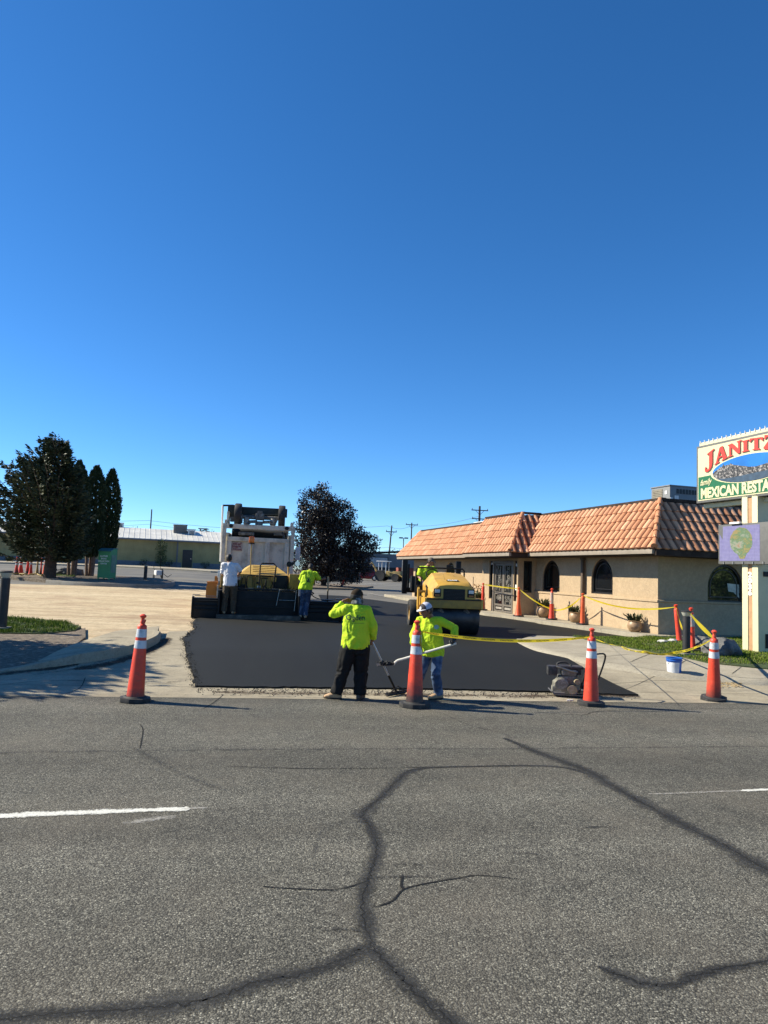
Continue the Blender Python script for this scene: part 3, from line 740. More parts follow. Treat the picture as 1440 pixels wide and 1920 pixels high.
# entrance bay
EB = -.8; D0, D1 = 7.92, 9.78; DZ = .44
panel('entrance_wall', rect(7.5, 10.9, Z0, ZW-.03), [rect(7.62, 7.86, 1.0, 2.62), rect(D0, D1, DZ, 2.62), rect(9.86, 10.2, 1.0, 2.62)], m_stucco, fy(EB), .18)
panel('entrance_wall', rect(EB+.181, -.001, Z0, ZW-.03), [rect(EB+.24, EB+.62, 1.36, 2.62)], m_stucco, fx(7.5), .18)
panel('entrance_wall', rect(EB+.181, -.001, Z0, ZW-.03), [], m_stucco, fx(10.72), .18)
window(rect(7.62, 7.86, 1.0, 2.62), fy(EB), mull=False); window(rect(9.86, 10.2, 1.0, 2.62), fy(EB), mull=False)
sw = window(rect(EB+.24, EB+.62, 1.36, 2.62), fx(7.5), mull=False)
panel('door_frame', rect(D0, D1, DZ, 2.61), [rect(D0+.09, D1-.09, DZ+.04, 2.52)], m_doorf, lambda s, z, d: (EB-.02+d, s, z), .14)
rd = random.Random(11)
for k in (0, 1):
    a0 = D0+.10+k*(D1-D0-.2)/2+.005; a1 = D0+.10+(k+1)*(D1-D0-.2)/2-.005
    lf = panel('door', rect(a0, a1, DZ+.05, 2.51), [rect(a0+.08, a1-.08, 1.32, 2.42), rect(a0+.08, a1-.08, .82, 1.22), rect(a0+.08, a1-.08, .56, .74)], m_doorf, lambda s, z, d: (EB+.02+d, s, z), .05)
    panel('door_glass', rect(a0+.075, a1-.075, .55, 2.43), [], dark_glass, lambda s, z, d: (EB+.055+d, s, z), .008, lf)
    b = B()
    for zz0, zz1, n in ((1.34, 2.40, 20), (.84, 1.20, 12)):
        for i in range(n):
            cy = rd.uniform(a0+.16, a1-.16); cz = rd.uniform(zz0+.07, zz1-.07); r = rd.uniform(.04, .09); ph = rd.random()*6.3; sg = rd.choice((-1, 1))
            b.limb([(EB+.035, max(a0+.08, min(a1-.08, cy+r*(1-j/14)*cos(ph+sg*j*.62))), max(zz0, min(zz1, cz+1.3*r*(1-j/14)*sin(ph+sg*j*.62)))) for j in range(11)], .008, 5)
    for i in range(4): b.limb([(EB+.035, a0+.15+i*(a1-a0-.3)/3, 1.33), (EB+.035, a0+.15+i*(a1-a0-.3)/3, 2.41)], .006, 5)
    b.box((EB+.035, (a0+a1)/2, .65), (.012, a1-a0-.26, .09))
    b.o('iron_scrolls', M('pale_iron', (.38, .35, .30), .5, .3, col2=(.1, .09, .08), amt=.7, cs=14), lf)
    b = B(); b.limb([(EB-.01, (a1-.04 if k == 0 else a0+.04), 1.25), (EB-.05, (a1-.04 if k == 0 else a0+.04), 1.25), (EB-.05, (a1-.04 if k == 0 else a0+.04), 1.5), (EB-.01, (a1-.04 if k == 0 else a0+.04), 1.5)], .012, 6); b.o('handle', chrome, lf)
for c_, s_ in (((EB+.04, 7.74, 1.55), (.006, .12, .22)), ((EB+.04, 7.74, 2.45), (.006, .12, .1)), ((EB+.04, 10.03, 2.5), (.006, .14, .08))):
    b = B(); b.box(c_, s_); b.o('door_notice', white_paint, rest, 0)
# paper notice in the road-side window
b = B(); b.faces([(2.62, .095, 2.02), (3.08, .095, 1.99), (3.08, .095, 1.72), (2.66, .095, 1.77)], [(0, 1, 2, 3)]); b.faces([(2.86, .093, 1.74), (3.06, .093, 1.72), (3.10, .093, 1.55)], [(0, 1, 2)])
nt_ = b.o('window_notice', M('notice_paper', (.55, .57, .5), .8, col2=(.25, .3, .25), amt=.6, cs=18), rest, 0)
# sidewalk round the building
def rs(pts): return [tuple(rw(x, y)[:2]) for x, y in pts]
bw = rs([(12, -.55), (-.62, -.55)]+[tuple(p) for p in [(-1.0, 2.2), (-1.33, 4.7), (-1.62, 7.2), (-1.9, 8.2), (-1.9, 9.8), (-1.5, 10.8), (-1.25, 13), (-1.25, 24.5), (.2, 24.5), (.1, .1), (12, .1)]])
sheet('building_sidewalk', bw, .13, m_walk, thick=.2)
for y0 in (1.6, 3.2, 4.8, 6.4, 11.5, 13.5, 16): strip('sidewalk_joint', rs([(-.05, y0), (-1.2, y0)]), .012, m_crk, dz=.138, world=True)
kp = rs([(-.62, -.54), (-1.0, 2.2), (-1.33, 4.7), (-1.62, 7.2), (-1.9, 8.2), (-1.9, 8.55)]); kp2 = rs([(-1.9, 9.7), (-1.9, 9.9), (-1.5, 10.8), (-1.25, 13), (-1.25, 24.5)])
for k_ in (kp, kp2): kerb('kerb', k_, .15, .137, m_kerb, left=False)
# rooftop air conditioner
ac = E('rooftop_air_conditioner', 'grey rooftop air conditioner behind the tiled roof of the restaurant', 'air conditioner', rw(4.0, 4.55, 4.47), RTH)
m_ac = M('grey_sheet_metal', (0.2046, 0.2077, 0.2046), .5, .1, var=.06, col2=(0.124, 0.124, 0.1178), amt=.4)
b = B(); b.box((1.4, .55, .62), (2.8, 1.1, 1.16), bev=.015); b.box((1.4, .55, .02), (2.6, 1.0, .1)); b.box((1.4, .55, 1.21), (2.86, 1.16, .04)); b.o('casing', m_ac, ac)
b = B()
for i in range(14): b.box((-.012, .72, .2+.065*i), (.02, .56, .02), rot=(0, .5, 0))
b.box((-.006, .72, .62), (.01, .6, .98)); b.o('coil_grille', M('coil_grille', (.20, .18, .14), .7, .2), ac, 0)
b = B()
for i in range(12): b.box((.35+.14*i, -.008, 1.0), (.10, .012, .18))
b.o('vent_slots', black_steel, ac, 0)
for c_, s_ in (((.3, -.008, .75), (.18, .01, .16)), ((1.2, -.008, .55), (.3, .01, .26)), ((1.75, -.008, .6), (.16, .01, .2)), ((-.008, .22, .95), (.01, .12, .14)), ((.06, -.008, .5), (.1, .01, .5))):
    b = B(); b.box(c_, s_); b.o('rating_label', white_paint, ac, 0)
ac2 = E('rooftop_vent_box', 'low white box on the far end of the restaurant roof', 'roof vent', rw(2.6, 17.5, 4.45), RTH)
b = B(); b.box((0, 0, .2), (1.2, 1.6, .42), bev=.02); b.o('casing', white_paint, ac2); b = B(); b.box((0, 0, .44), (1.3, 1.7, .05)); b.o('lid', white_paint, ac2)
# ================================================================ BUILDINGS AND POLES BEHIND
def at(u, v, Y):
    d = ray(u, v); return CAMP+d*(Y/d.y)
# ---- long tan metal building
pA = at(214, 1060, 87); ux = V((.985, .17, 0)).normalized(); ang = atan2(ux.y, ux.x); pA.z = zat(pA, 1060)
_n = V((-ux.y, ux.x, 0)); _d = ray(395, 1040); LW = (CAMP+_d*((pA-CAMP).dot(_n)/_d.dot(_n))-pA).dot(ux)
mb = E('metal_building', 'long tan metal building with a white ribbed roof behind the far lot', 'building', (pA.x, pA.y, pA.z), ang)
def s_at(u):                                           # distance along the wall for a photo column
    d = ray(u, 1040); n = V((-ux.y, ux.x, 0)); q = CAMP+d*((pA-CAMP).dot(n)/d.dot(n)); return (q-pA).dot(ux)
def rib_mat(name, col, pitch, axis=0, spec=.5, rough=.45):
    m, nt, p = nodes(name); c = coord(nt); g = nt.nodes.new('ShaderNodeSeparateXYZ'); nt.links.new(c, g.inputs[0])
    v = nz(nt, .8, 5, c, .6); base = ramp(nt, v, [(.3, tuple(x*.82 for x in col)), (.7, tuple(min(1, x*1.12) for x in col))])
    st = ramp(nt, nz(nt, 1.0, 5, coord(nt, (6, 6, .4)), .7), [(.55, 0.0), (.72, .35)])
    base = mixc(nt, st, base, tuple(x*.5 for x in col))
    nt.links.new(base, p.inputs['Base Color']); p.inputs['Roughness'].default_value = rough; p.inputs['Specular IOR Level'].default_value = spec
    return m
m_tan = rib_mat('tan_metal_siding', (.36, .30, .14), .3, rough=.6, spec=.2)
m_wroof = rib_mat('white_metal_roof', (.62, .60, .54), .6)
m_base = M('grey_block_base', (.16, .165, .18), .9, col2=(.10, .10, .11), amt=.5)
m_dkdoor = M('dark_brown_door', (.035, .026, .022), .6)
s0, s1 = -60, LW+9; HW = 3.25
b = B(); b.box(((s0+s1)/2, 5, HW/2+.2), (s1-s0, 10, HW-.4))
for i in range(int((s1-s0)/.42)): b.box((s0+.2+.42*i, -.02, HW/2+.35), (.07, .05, HW-.7))
b.o('wall', m_tan, mb, 0)
b = B(); b.box(((s0+s1)/2, 4.98, .3), (s1-s0+.06, 10.1, .66)); b.o('base_course', m_base, mb, 0)
b = B(); rs_ = 1.35
b.prism([(-.45, HW-.08), (5, HW+rs_), (10.45, HW-.08), (10.45, HW+.02), (5, HW+rs_+.1), (-.45, HW+.02)], s0-.3, s1+.3, 'x')
for i in range(int((s1-s0)/.61)):
    x = s0+.3+.61*i; b.prism([(-.46, HW-.02), (5, HW+rs_+.06), (5, HW+rs_+.13), (-.46, HW+.05)], x, x+.06, 'x')
b.o('roof', m_wroof, mb, 0)
b = B(); b.box(((s0+s1)/2, -.47, HW-.1), (s1-s0+.6, .1, .14)); b.o('gutter', m_base, mb, 0)
xd = s_at(351.5); b = B(); b.box((xd, -.06, 1.12), (1.15, .1, 2.1), bev=.01); dr = b.o('door', m_dkdoor, mb)
b = B(); b.box((xd, -.05, 1.1), (1.3, .08, 2.3)); b.o('door_frame', m_tan, mb, 0)
b = B(); b.cyl((xd+.42, -.14, 1.1), (xd+.42, -.10, 1.1), .04); b.o('handle', chrome, dr)
xs_ = s_at(332); b = B(); b.box((xs_, -.1, HW/2), (.14, .12, HW)); b.o('downspout', m_base, mb, 0)
def roofbox(name, label, u0, u1, z0, z1, dy, mat, dep=1.6):
    a = s_at(u0); c = s_at(u1); p = pA+ux*((a+c)/2)+V((-ux.y, ux.x, 0))*dy; p.z = mb.location.z+z0
    o = E(name, label, 'rooftop unit', p, ang)
    b = B(); b.box((0, 0, (z1-z0)/2), (c-a, dep, z1-z0), bev=.03); b.o('casing', mat, o)
    b = B(); b.box((0, 0, z1-z0+.03), (c-a+.1, dep+.1, .06)); b.o('lid', mat, o, 0)
    b = B()
    for i in range(5): b.box((0, -dep/2-.02, (z1-z0)*(.25+.12*i)), ((c-a)*.7, .03, .05))
    b.o('louvre', M('louvre_grey', (.12, .12, .12), .6), o, 0)
roofbox('rooftop_cooler', 'large grey cooler on the white roof of the tan building', 325, 351, HW+.75, HW+2.0, 4, M('weathered_grey', (.15, .14, .125), .7))
roofbox('rooftop_cooler', 'smaller white unit right of the grey cooler on the tan building', 353, 367, HW+.7, HW+1.5, 3.6, white_paint)
roofbox('rooftop_cooler', 'low pale unit on the tan building roof beside the columnar conifers', 208, 226, HW+1.3, HW+1.95, 6, white_paint)
# ---- grey workshop, fence, container
pC = at(680, 1084, 108); pC.z = gz(pC.x, 108)
gb = E('workshop', 'grey metal workshop with a white roll-up door behind the red car', 'building', pC, radians(-4))
m_grey = rib_mat('grey_siding', (.15, .165, .18), .3, rough=.7, spec=.2)
b = B(); b.box((6.5, 5, 1.9), (13, 10, 3.9)); b.o('wall', m_grey, gb, 0)
b = B(); b.prism([(-.3, 3.8), (6.5, 4.35), (13.3, 3.8), (13.3, 3.9), (6.5, 4.5), (-.3, 3.9)], -.3, 10, 'y'); b.o('roof', M('dark_trim', (.05, .052, .055), .6), gb, 0)
b = B(); b.box((2.35, -.05, 2.5), (2.6, .1, 1.5))
for i in range(5): b.box((2.35, -.12, 1.9+.28*i), (2.6, .04, .03))
b.o('roll_up_door', M('pale_door', (.40, .41, .42), .6), gb, 0)
b = B(); b.box((2.35, -.06, 3.3), (2.9, .14, .12)); b.box((.98, -.06, 2.5), (.12, .14, 1.6)); b.box((3.72, -.06, 2.5), (.12, .14, 1.6)); b.o('door_surround', M('dark_trim', (.05, .052, .055), .6), gb, 0)
fp = at(682, 1084, 105); fp.z = gz(fp.x, 105)
fo = E('screen_fence', 'dark screened chain fence between the red car and the grey workshop', 'fence', fp, 0)
b = B(); b.box((2.4, 0, .95), (5.2, .03, 1.7)); b.o('screen', M('dark_screen', (.022, .026, .028), .9), fo, 0)
for i in range(4): b = B(); b.cyl((-.2+1.75*i, -.04, 0), (-.2+1.75*i, -.04, 1.9), .035, n=8); b.o('post', steel, fo)
cp = at(746, 1090, 96); cp.z = gz(cp.x, 96)
ct = E('red_container', 'rust red metal container at the far end of the lot', 'container', cp, radians(-3))
m_red = M('rust_red', (.25, .055, .03), .7, col2=(.12, .05, .035), amt=.6)
b = B(); b.box((3, 1.2, .95), (6, 2.4, 1.8))
for i in range(24): b.box((.12+.25*i, -.02, .95), (.12, .05, 1.7))
b.o('body', m_red, ct, 0)
b = B(); b.box((3, -.03, 1.82), (6.1, .1, .1)); b.box((3, -.03, .08), (6.1, .1, .14)); b.o('frame_rail', m_red, ct, 0)
# ---- dark board fence below the plum tree
fp = at(630, 1090, 80); fp.z = gz(fp.x, 80)
fo = E('board_fence', 'dark board fence in the shade behind the plum tree', 'fence', fp, radians(-3))
b = B(); 
for i in range(22): b.box((-1.6+.19*i, 0, .62), (.17, .03, 1.25+.03*(i % 3)))
b.box((.4, .03, .35), (4.2, .05, .09)); b.box((.4, .03, .95), (4.2, .05, .09)); b.o('boards', M('dark_boards', (.05, .045, .04), .9), fo, 0)
b = B(); b.box((2.62, -.02, .8), (.14, .14, 1.7)); b.o('post', M('grey_post', (.2, .2, .2), .8), fo, 0)
# ---- red car
def car(loc, rz):
    c = E('parked_car', 'dark red sedan parked at the far end of the lot', 'car', loc, rz)
    m = M('red_car_paint', (.22, .008, .014), .22, .1, var=.05)
    pr = [(-2.25, .35), (-2.28, .62), (-2.15, .8), (-1.5, .9), (-.95, 1.02), (-.35, 1.36), (.35, 1.42), (.95, 1.36), (1.65, 1.02), (2.1, .95), (2.3, .8), (2.32, .5), (2.2, .28), (1.7, .24), (-1.75, .24)]
    b = B(); rings = []
    for y, k in ((-.88, .0), (-.86, 1), (-.62, 1), (.62, 1), (.86, 1), (.88, 0)):
        ring = []
        for px, pz in pr:
            t = max(0, (pz-.9)/.52); yy = y*(1-.22*t) ; s_ = 1 if k else .94
            ring.append(b.bm.verts.new((px*s_, yy, pz if k else .55+(pz-.55)*.86)))
        rings.append(ring)
    n = len(pr)
    for a, d in zip(rings, rings[1:]):
        for i in range(n): b.bm.faces.new((a[i], a[(i+1) % n], d[(i+1) % n], d[i]))
    b.bm.faces.new(rings[0]); b.bm.faces.new(rings[-1][::-1]); b.o('body', m, c, 30)
    for sgn in (-1, 1):
        b = B(); b.prism([(-.78, 1.02), (-.3, 1.32), (.3, 1.37), (.9, 1.31), (1.4, 1.04), (.3, 1.0)], sgn*.78, sgn*.80, 'y'); b.o('side_window', dark_glass, c, 0)
        b = B(); b.box((-2.2, sgn*.6, .7), (.14, .35, .12), bev=.02); b.o('headlight', M('lamp_lens', (.6, .6, .58), .15), c)
        b = B(); b.box((-.75, sgn*.95, 1.02), (.12, .16, .1), bev=.02); b.o('mirror', m, c)
        for x in (-1.42, 1.42):
            b = B(); b.lathe([(.2, -.1), (.31, -.1), (.335, -.07), (.335, .07), (.31, .1), (.2, .1)], 20, (x, sgn*.8, .335), 'y'); wl = b.o('wheel', black_rubber, c)
            b = B(); b.lathe([(.21, -.085), (.21, .085)], 16, (x, sgn*.82, .335), 'y')
            for i in range(5): b.box((x+.1*cos(i*1.257), sgn*.91, .335+.1*sin(i*1.257)), (.2, .03, .05), rot=(0, -i*1.257, 0))
            b.o('rim', chrome, wl)
    return c
p = G(694, 1088.5); car((p.x-.9, p.y, p.z), radians(-6))
# ---- backhoe loader (tan) beside the container
p = G(728, 1090); bh = E('backhoe_loader', 'tan backhoe loader with canopy parked beside the red container', 'loader', (p.x, p.y, p.z), radians(60))
m_bh = M('tan_machine_paint', (.38, .27, .09), .6, col2=(.16, .12, .07), amt=.6)
b = B(); b.box((0, -.6, 1.0), (.9, 2.2, .7), bev=.08); b.box((0, .8, .8), (1.0, 1.2, .5), bev=.05); b.o('body', m_bh, bh)
for sx in (-1, 1):
    b = B(); b.lathe([(.3, -.16), (.48, -.18), (.52, -.1), (.52, .1), (.48, .18), (.3, .16)], 18, (sx*.75, -1.2, .52), 'x'); wl = b.o('wheel', black_rubber, bh); b = B(); b.lathe([(.3, -.12), (.3, .12)], 14, (sx*.75, -1.2, .52), 'x'); b.o('rim', m_bh, wl)
    b = B(); b.lathe([(.4, -.2), (.68, -.22), (.72, -.1), (.72, .1), (.68, .22), (.4, .2)], 20, (sx*.8, .9, .72), 'x'); wl = b.o('wheel', black_rubber, bh); b = B(); b.lathe([(.4, -.15), (.4, .15)], 14, (sx*.8, .9, .72), 'x'); b.o('rim', m_bh, wl)
    for y in (.2, 1.2): b = B(); b.box((sx*.6, y, 1.75), (.07, .07, 1.6)); b.o('canopy_post', white_paint, bh, 0)
    b = B(); b.limb([(sx*.55, -.2, 1.2), (sx*.55, -1.6, .9), (sx*.55, -2.3, .5)], .08, 8); b.o('loader_arm', m_bh, bh)
b = B(); b.box((0, .7, 2.58), (1.5, 1.6, .1), bev=.03); b.o('canopy', white_paint, bh)
b = B(); b.prism([(-2.3, .1), (-2.3, 1.0), (-2.5, 1.0), (-2.55, .5), (-3.1, .1), (-3.05, .04)], -1.1, 1.1, 'x'); b.o('bucket', m_bh, bh, 0)
b = B(); b.limb([(0, 1.5, 1.0), (0, 2.4, 2.4), (0, 3.0, 1.7)], [.16, .13, .1], 8); b.limb([(0, 3.0, 1.75), (0, 2.9, .7)], .1, 8); b.box((0, 2.8, .45), (.5, .5, .5), bev=.06); b.o('backhoe_arm', m_bh, bh)
# ---- utility poles and wires
m_wood = M('pole_wood', (.075, .06, .05), .9, var=.3)
m_wire = M('wire', (.03, .03, .035), .6)
def pole(name, label, u, vtop, Y, r=.15, arms=(), lean=0.0, ins=True):
    q = at(u, 1040, Y); base = V((q.x, q.y, gz(q.x, q.y)-.2)); zt = zat(base, vtop)
    o = E(name, label, 'utility pole', base)
    h = zt-base.z; top = V((lean*h, 0, h))
    b = B(); b.cyl((0, 0, 0), top, r, r*.7, 10); b.o('pole', m_wood, o)
    for va, half, dx in arms:
        za = zat(base, va)-base.z; xx = lean*za
        b = B(); b.box((xx+dx, -.12, za), (2*half, .1, .13)); ar = b.o('crossarm', m_wood, o, 0)
        b = B(); b.limb([(xx+dx-half*.5, -.13, za-.05), (xx, -.13, za-.7)], .03, 6); b.limb([(xx+dx+half*.5, -.13, za-.05), (xx, -.13, za-.7)], .03, 6); b.o('brace', m_wood, ar)
        for k in (-.92, .92):
            b = B(); b.lathe([(.03, 0), (.06, .08), (.06, .16), (.02, .24)], 8, (xx+dx+half*k, -.12, za+.06)); b.o('insulator', M('insulator', (.1, .1, .11), .4), ar)
    return base, zt
pole('utility_pole', 'thin bare utility pole behind the tan building', 279, 955, 115, .13)
pole('utility_pole', 'leaning utility pole with one crossarm left of the lamp post', 727, 985, 112, .15, ((997, .85, 0),), .055)
pole('utility_pole', 'utility pole with a top crossarm rising behind the roof end', 770, 980, 125, .15, ((984, 1.1, 0),))
pole('utility_pole', 'utility pole with two crossarms rising behind the middle of the roof', 897, 949, 100, .22, ((957, 1.25, 0), (973, 1.15, 0)))
pole('utility_pole', 'short distant pole poking out above the purple plum tree', 676, 987, 130, .1)
q = at(755, 1060, 92); base = V((q.x, q.y, gz(q.x, 92))); zt = zat(base, 1009)
lp = E('lamp_post', 'thin lamp post with two heads near the leaning pole', 'lamp post', base)
b = B(); b.cyl((0, 0, 0), (0, 0, zt-base.z), .09, .06, 10); b.o('post', M('grey_post', (.2, .2, .2), .8), lp)
for sx in (-1, 1): b = B(); b.box((sx*.35, 0, zt-base.z+.02), (.5, .3, .16), bev=.03); b.o('lamp_head', black_steel, lp)
def wire(pts, sag, label, r=.02):
    P = [at(*p) for p in pts]; b = B(); path = []
    for a, c in zip(P, P[1:]):
        for k in range(8):
            t = k/8; q = a.lerp(c, t); q.z -= sag*4*t*(1-t); path.append(q)
    path.append(P[-1]); b.limb(path, r, 5); tag(b.o('power_line', m_wire), label, 'power line', 'power lines')
wire([(-120, 945, 115), (279, 976, 115), (676, 990, 130)], .9, 'power line running from the thin bare pole toward the plum tree', .022)
wire([(-120, 962, 115), (279, 983, 115), (700, 1003, 130)], 1.0, 'lower power line crossing below the top wire of the bare pole', .018)
wire([(-120, 985, 115), (279, 993, 115), (420, 1003, 110)], .6, 'lowest power line just above the white metal roof', .022)
wire([(560, 980, 125), (727, 986, 112), (770, 986, 125), (897, 968, 100)], .5, 'power line joining the two poles left of the restaurant roof', .022)
wire([(640, 1018, 125), (727, 1026, 112), (860, 1022, 120)], .5, 'middle power line low between the plum tree and roof end', .02)
wire([(640, 1030, 125), (727, 1032, 112), (860, 1030, 120)], .4, 'lowest power line between the plum tree and roof end', .022)

# ================================================================ TREES
def leaf_mat(name, a, b_, c=None, tr=.25, rough=.5):
    m, nt, p = nodes(name); g = nt.nodes.new('ShaderNodeNewGeometry')
    st = [(0, a), (.75, b_)]+([(1, c)] if c else [])
    nt.links.new(ramp(nt, g.outputs['Random Per Island'], st), p.inputs['Base Color'])
    p.inputs['Roughness'].default_value = rough; p.inputs['Specular IOR Level'].default_value = .35
    return m
class Leaves:
    def __init__(s): s.v = []; s.f = []
    def leaf(s, p, d, up, L, W):
        d = d.normalized(); x = d.cross(up); x = x.normalized() if x.length > 1e-4 else V((1, 0, 0)); i = len(s.v)
        n = x.cross(d)*W*.25
        s.v += [tuple(p), tuple(p+d*L*.5+x*W*.5+n), tuple(p+d*L), tuple(p+d*L*.5-x*W*.5+n)]; s.f.append((i, i+1, i+2, i+3))
    def o(s, name, mat, parent):
        me = bpy.data.meshes.new(name); me.from_pydata(s.v, [], s.f); me.update(); return link(name, me, mat, parent)
def rv(r=random): 
    while True:
        p = V((r.uniform(-1, 1), r.uniform(-1, 1), r.uniform(-1, 1)))
        if .01 < p.length <= 1: return p
m_bark = M('bark', (.075, .05, .035), .95, var=.35, vs=8, bs=12, bst=.8, bd=.05)
def broadleaf(name, label, base, trunk_h, lobes, n, L, mat, r0=.16, seed=1, group=None, cat='tree', gap=.9, per=14):
    """lobes = [(center, radii)] in local metres; leaf clumps fill the outer shells with gaps between"""
    R = random.Random(seed); t = E(name, label, cat, base, 0, group)
    b = B(); fork = V((0, 0, trunk_h))
    b.limb([(0, 0, -.2), (R.uniform(-.05, .05), 0, trunk_h*.5), fork], [r0*1.25, r0, r0*.85], 10)
    for c, r in lobes:
        c = V(c); k = 3+int(r[0]*1.5)
        for i in range(k):
            tip = c+V([a*q for a, q in zip(rv(R), r)])*.75; mid = fork.lerp(tip, .5)+V((R.uniform(-.2, .2), R.uniform(-.2, .2), .25*r[2]))
            b.limb([fork-V((0, 0, .15)), mid, tip], [r0*.5, r0*.28, .02], 6)
    b.o('trunk', m_bark, t)
    lv = Leaves(); tot = sum(r[0]*r[1]*r[2] for c, r in lobes)
    for c, r in lobes:
        c = V(c); m = int(n*r[0]*r[1]*r[2]/tot/per)
        for i in range(m):
            d = rv(R); 
            if d.length < .45: d = d.normalized()*R.uniform(.45, 1)
            nn = noise.noise(d*2.1+c)
            d2 = d*(1+.28*nn)
            if noise.noise(d*3.5+c*1.3) < -gap*.25: continue
            q = c+V((d2.x*r[0], d2.y*r[1], d2.z*r[2])); sp = L*1.9
            out = (V((d.x/r[0], d.y/r[1], d.z/r[2]))).normalized()
            for j in range(per):
                pp = q+rv(R)*sp; dd = (out*.6+rv(R)*.9+V((0, 0, .25)))
                lv.leaf(pp, dd, rv(R), L*R.uniform(.7, 1.3), L*R.uniform(.35, .6))
    lv.o('crown', mat, t); return t
m_plum = leaf_mat('purple_leaf', (.012, .0085, .0075), (.036, .026, .021), (.10, .08, .066), rough=.38)
m_conif = leaf_mat('spruce_needles', (.016, .028, .014), (.048, .062, .028), (.10, .11, .055), rough=.6)
m_arb = leaf_mat('arborvitae_leaf', (.009, .022, .007), (.024, .045, .014), (.05, .07, .022), rough=.6)
m_grn = leaf_mat('green_leaf', (.02, .04, .01), (.05, .085, .02), (.1, .13, .04))
# purple plum
pb = G(607, 1100); k = FPX/((pb-CAMP).dot(cF)); zc = lambda u, v: V((((u-607)/k), 0, zat(pb, v)-pb.z))
def lobe(u, v, ru, rv_): return (zc(u, v), (ru/k, max(ru, rv_)/k*.95, rv_/k))
broadleaf('plum_tree', 'large dark purple leaved plum tree behind the paver', pb, 1.2,
          [lobe(588, 955, 34, 40), lobe(622, 968, 38, 34), lobe(592, 1005, 46, 48), lobe(632, 1010, 42, 46), lobe(672, 1020, 34, 26), lobe(650, 1052, 44, 30), lobe(585, 1052, 44, 34), lobe(630, 1066, 58, 24), lobe(596, 925, 15, 19), lobe(690, 1030, 17, 16)], 48000, .20, m_plum, .2, 21, gap=.75)
# spruce
def spruce(name, label, base, h, prof, seed, n_whorl=30):
    R = random.Random(seed); t = E(name, label, 'tree', base); b = B()
    b.limb([(0, 0, -.2), (0, 0, h*.25), (0, 0, h*.97)], [.36, .30, .03], 12); b.o('trunk', m_bark, t)
    lv = Leaves(); wd = B()
    def rad(z):
        for (z0, r0), (z1, r1) in zip(prof, prof[1:]):
            if z0 <= z <= z1: return r0+(r1-r0)*(z-z0)/(z1-z0)
        return .1
    for w_ in range(n_whorl):
        z = 1.15+(h-1.3)*(w_/(n_whorl-1))**.92; nb = R.randint(8, 11) if z < h*.75 else R.randint(5, 8)
        a0 = R.random()*6.28
        for i in range(nb):
            a = a0+i*6.283/nb+R.uniform(-.25, .25); Ln = max(.2, rad(z)*R.choice((.62, .8, .95, 1.05, 1.22))); dr = V((cos(a), sin(a), 0)); Ln *= 1-.48*max(0, cos(a-.1))
            tilt = -.12+.75*(z/h)
            pts = []
            for j in range(7):
                f = j/6; pts.append(V((0, 0, z))+dr*Ln*f+V((0, 0, Ln*(tilt*f+.28*f*f-.10*sin(f*3.1)))))
            wd.limb(pts, [.035*(1-.8*j/6)+.006 for j in range(7)], 4)
            ns = int(8+Ln*22)
            for s_ in range(ns):
                f = R.uniform(.12, 1)**.75; j = min(5, int(f*6)); q = pts[j].lerp(pts[j+1], f*6-j); sd = V((-dr.y, dr.x, 0))*R.choice((-1, 1))
                ln = (.55*(1-f)+.16)*min(1, Ln/1.6+.35); tip = q+sd*ln*R.random()+dr*ln*.45*R.random()+V((0, 0, R.uniform(-.10, .06)))
                for _ in range(3):
                    lv.leaf(tip+rv(R)*.06, dr*.9+sd*.5+rv(R)*.55+V((0, 0, .15)), rv(R), R.uniform(.16, .30), R.uniform(.06, .11))
    wd.o('branches', m_bark, t); lv.o('crown', m_conif, t); return t
sb = G(93, 1083, .13); ks = FPX/((sb-CAMP).dot(cF)); hs_ = zat(sb, 832)-sb.z
spruce('spruce_tree', 'broad dark spruce standing left of the columnar conifers', sb, hs_, [(0, 2.7), (1.2, 3.2), (2.6, 3.25), (4.0, 2.8), (5.2, 2.0), (6.4, 1.25), (7.4, .62), (9.6, .1)], 4, 32)
# columnar arborvitae
def arbor(label, u, vtop, rad, seed, dy=0, lean=0.0):
    R = random.Random(seed); p = G(u, 1083); p = V((p.x+dy*.3, p.y+dy, 0)); p.z = gz(p.x, p.y)+.12; h = zat(p, vtop)-p.z
    t = E('arborvitae', label, 'tree', p, 0, 'columnar conifers'); b = B()
    for i in range(4):
        a = i*1.6+R.random(); b.limb([(.16*cos(a), .16*sin(a), -.15), (.22*cos(a), .22*sin(a), .8), (.3*cos(a), .3*sin(a), 2.2), (.1*cos(a), .1*sin(a), h*.8)], [.11, .09, .06, .02], 7)
    b.o('trunk', M('reddish_bark', (.16, .105, .075), .95, var=.3, bs=20, bst=.7), t)
    lv = Leaves()
    for i in range(2600):
        z = h*(.17+.83*R.random()**1.05); f = z/h; a = R.random()*6.283
        lob = 1+.22*noise.noise(V((cos(a)*1.3, sin(a)*1.3, z*.55+seed)))+.12*noise.noise(V((cos(a)*4, sin(a)*4, z*2.2+seed)))
        r = rad*lob*(min(1, (f-.13)/.18)**.6)*(1 if f < .72 else max(.05, 1-((f-.72)/.28)**2.0))*R.uniform(.62, 1.0)
        q = V((r*cos(a)+lean*z, r*sin(a), z))
        for j in range(5):
            lv.leaf(q+rv(R)*.10, V((cos(a)*.5, sin(a)*.5, 1.1))+rv(R)*.5, rv(R), R.uniform(.12, .22), R.uniform(.05, .09))
    lv.o('crown', m_arb, t)
arbor('tall columnar conifer touching the spruce, left of the pair', 161, 868, .74, 31, -1.6)
arbor('columnar conifer in the middle, between its two neighbours', 183, 877, .68, 32, -1.0)
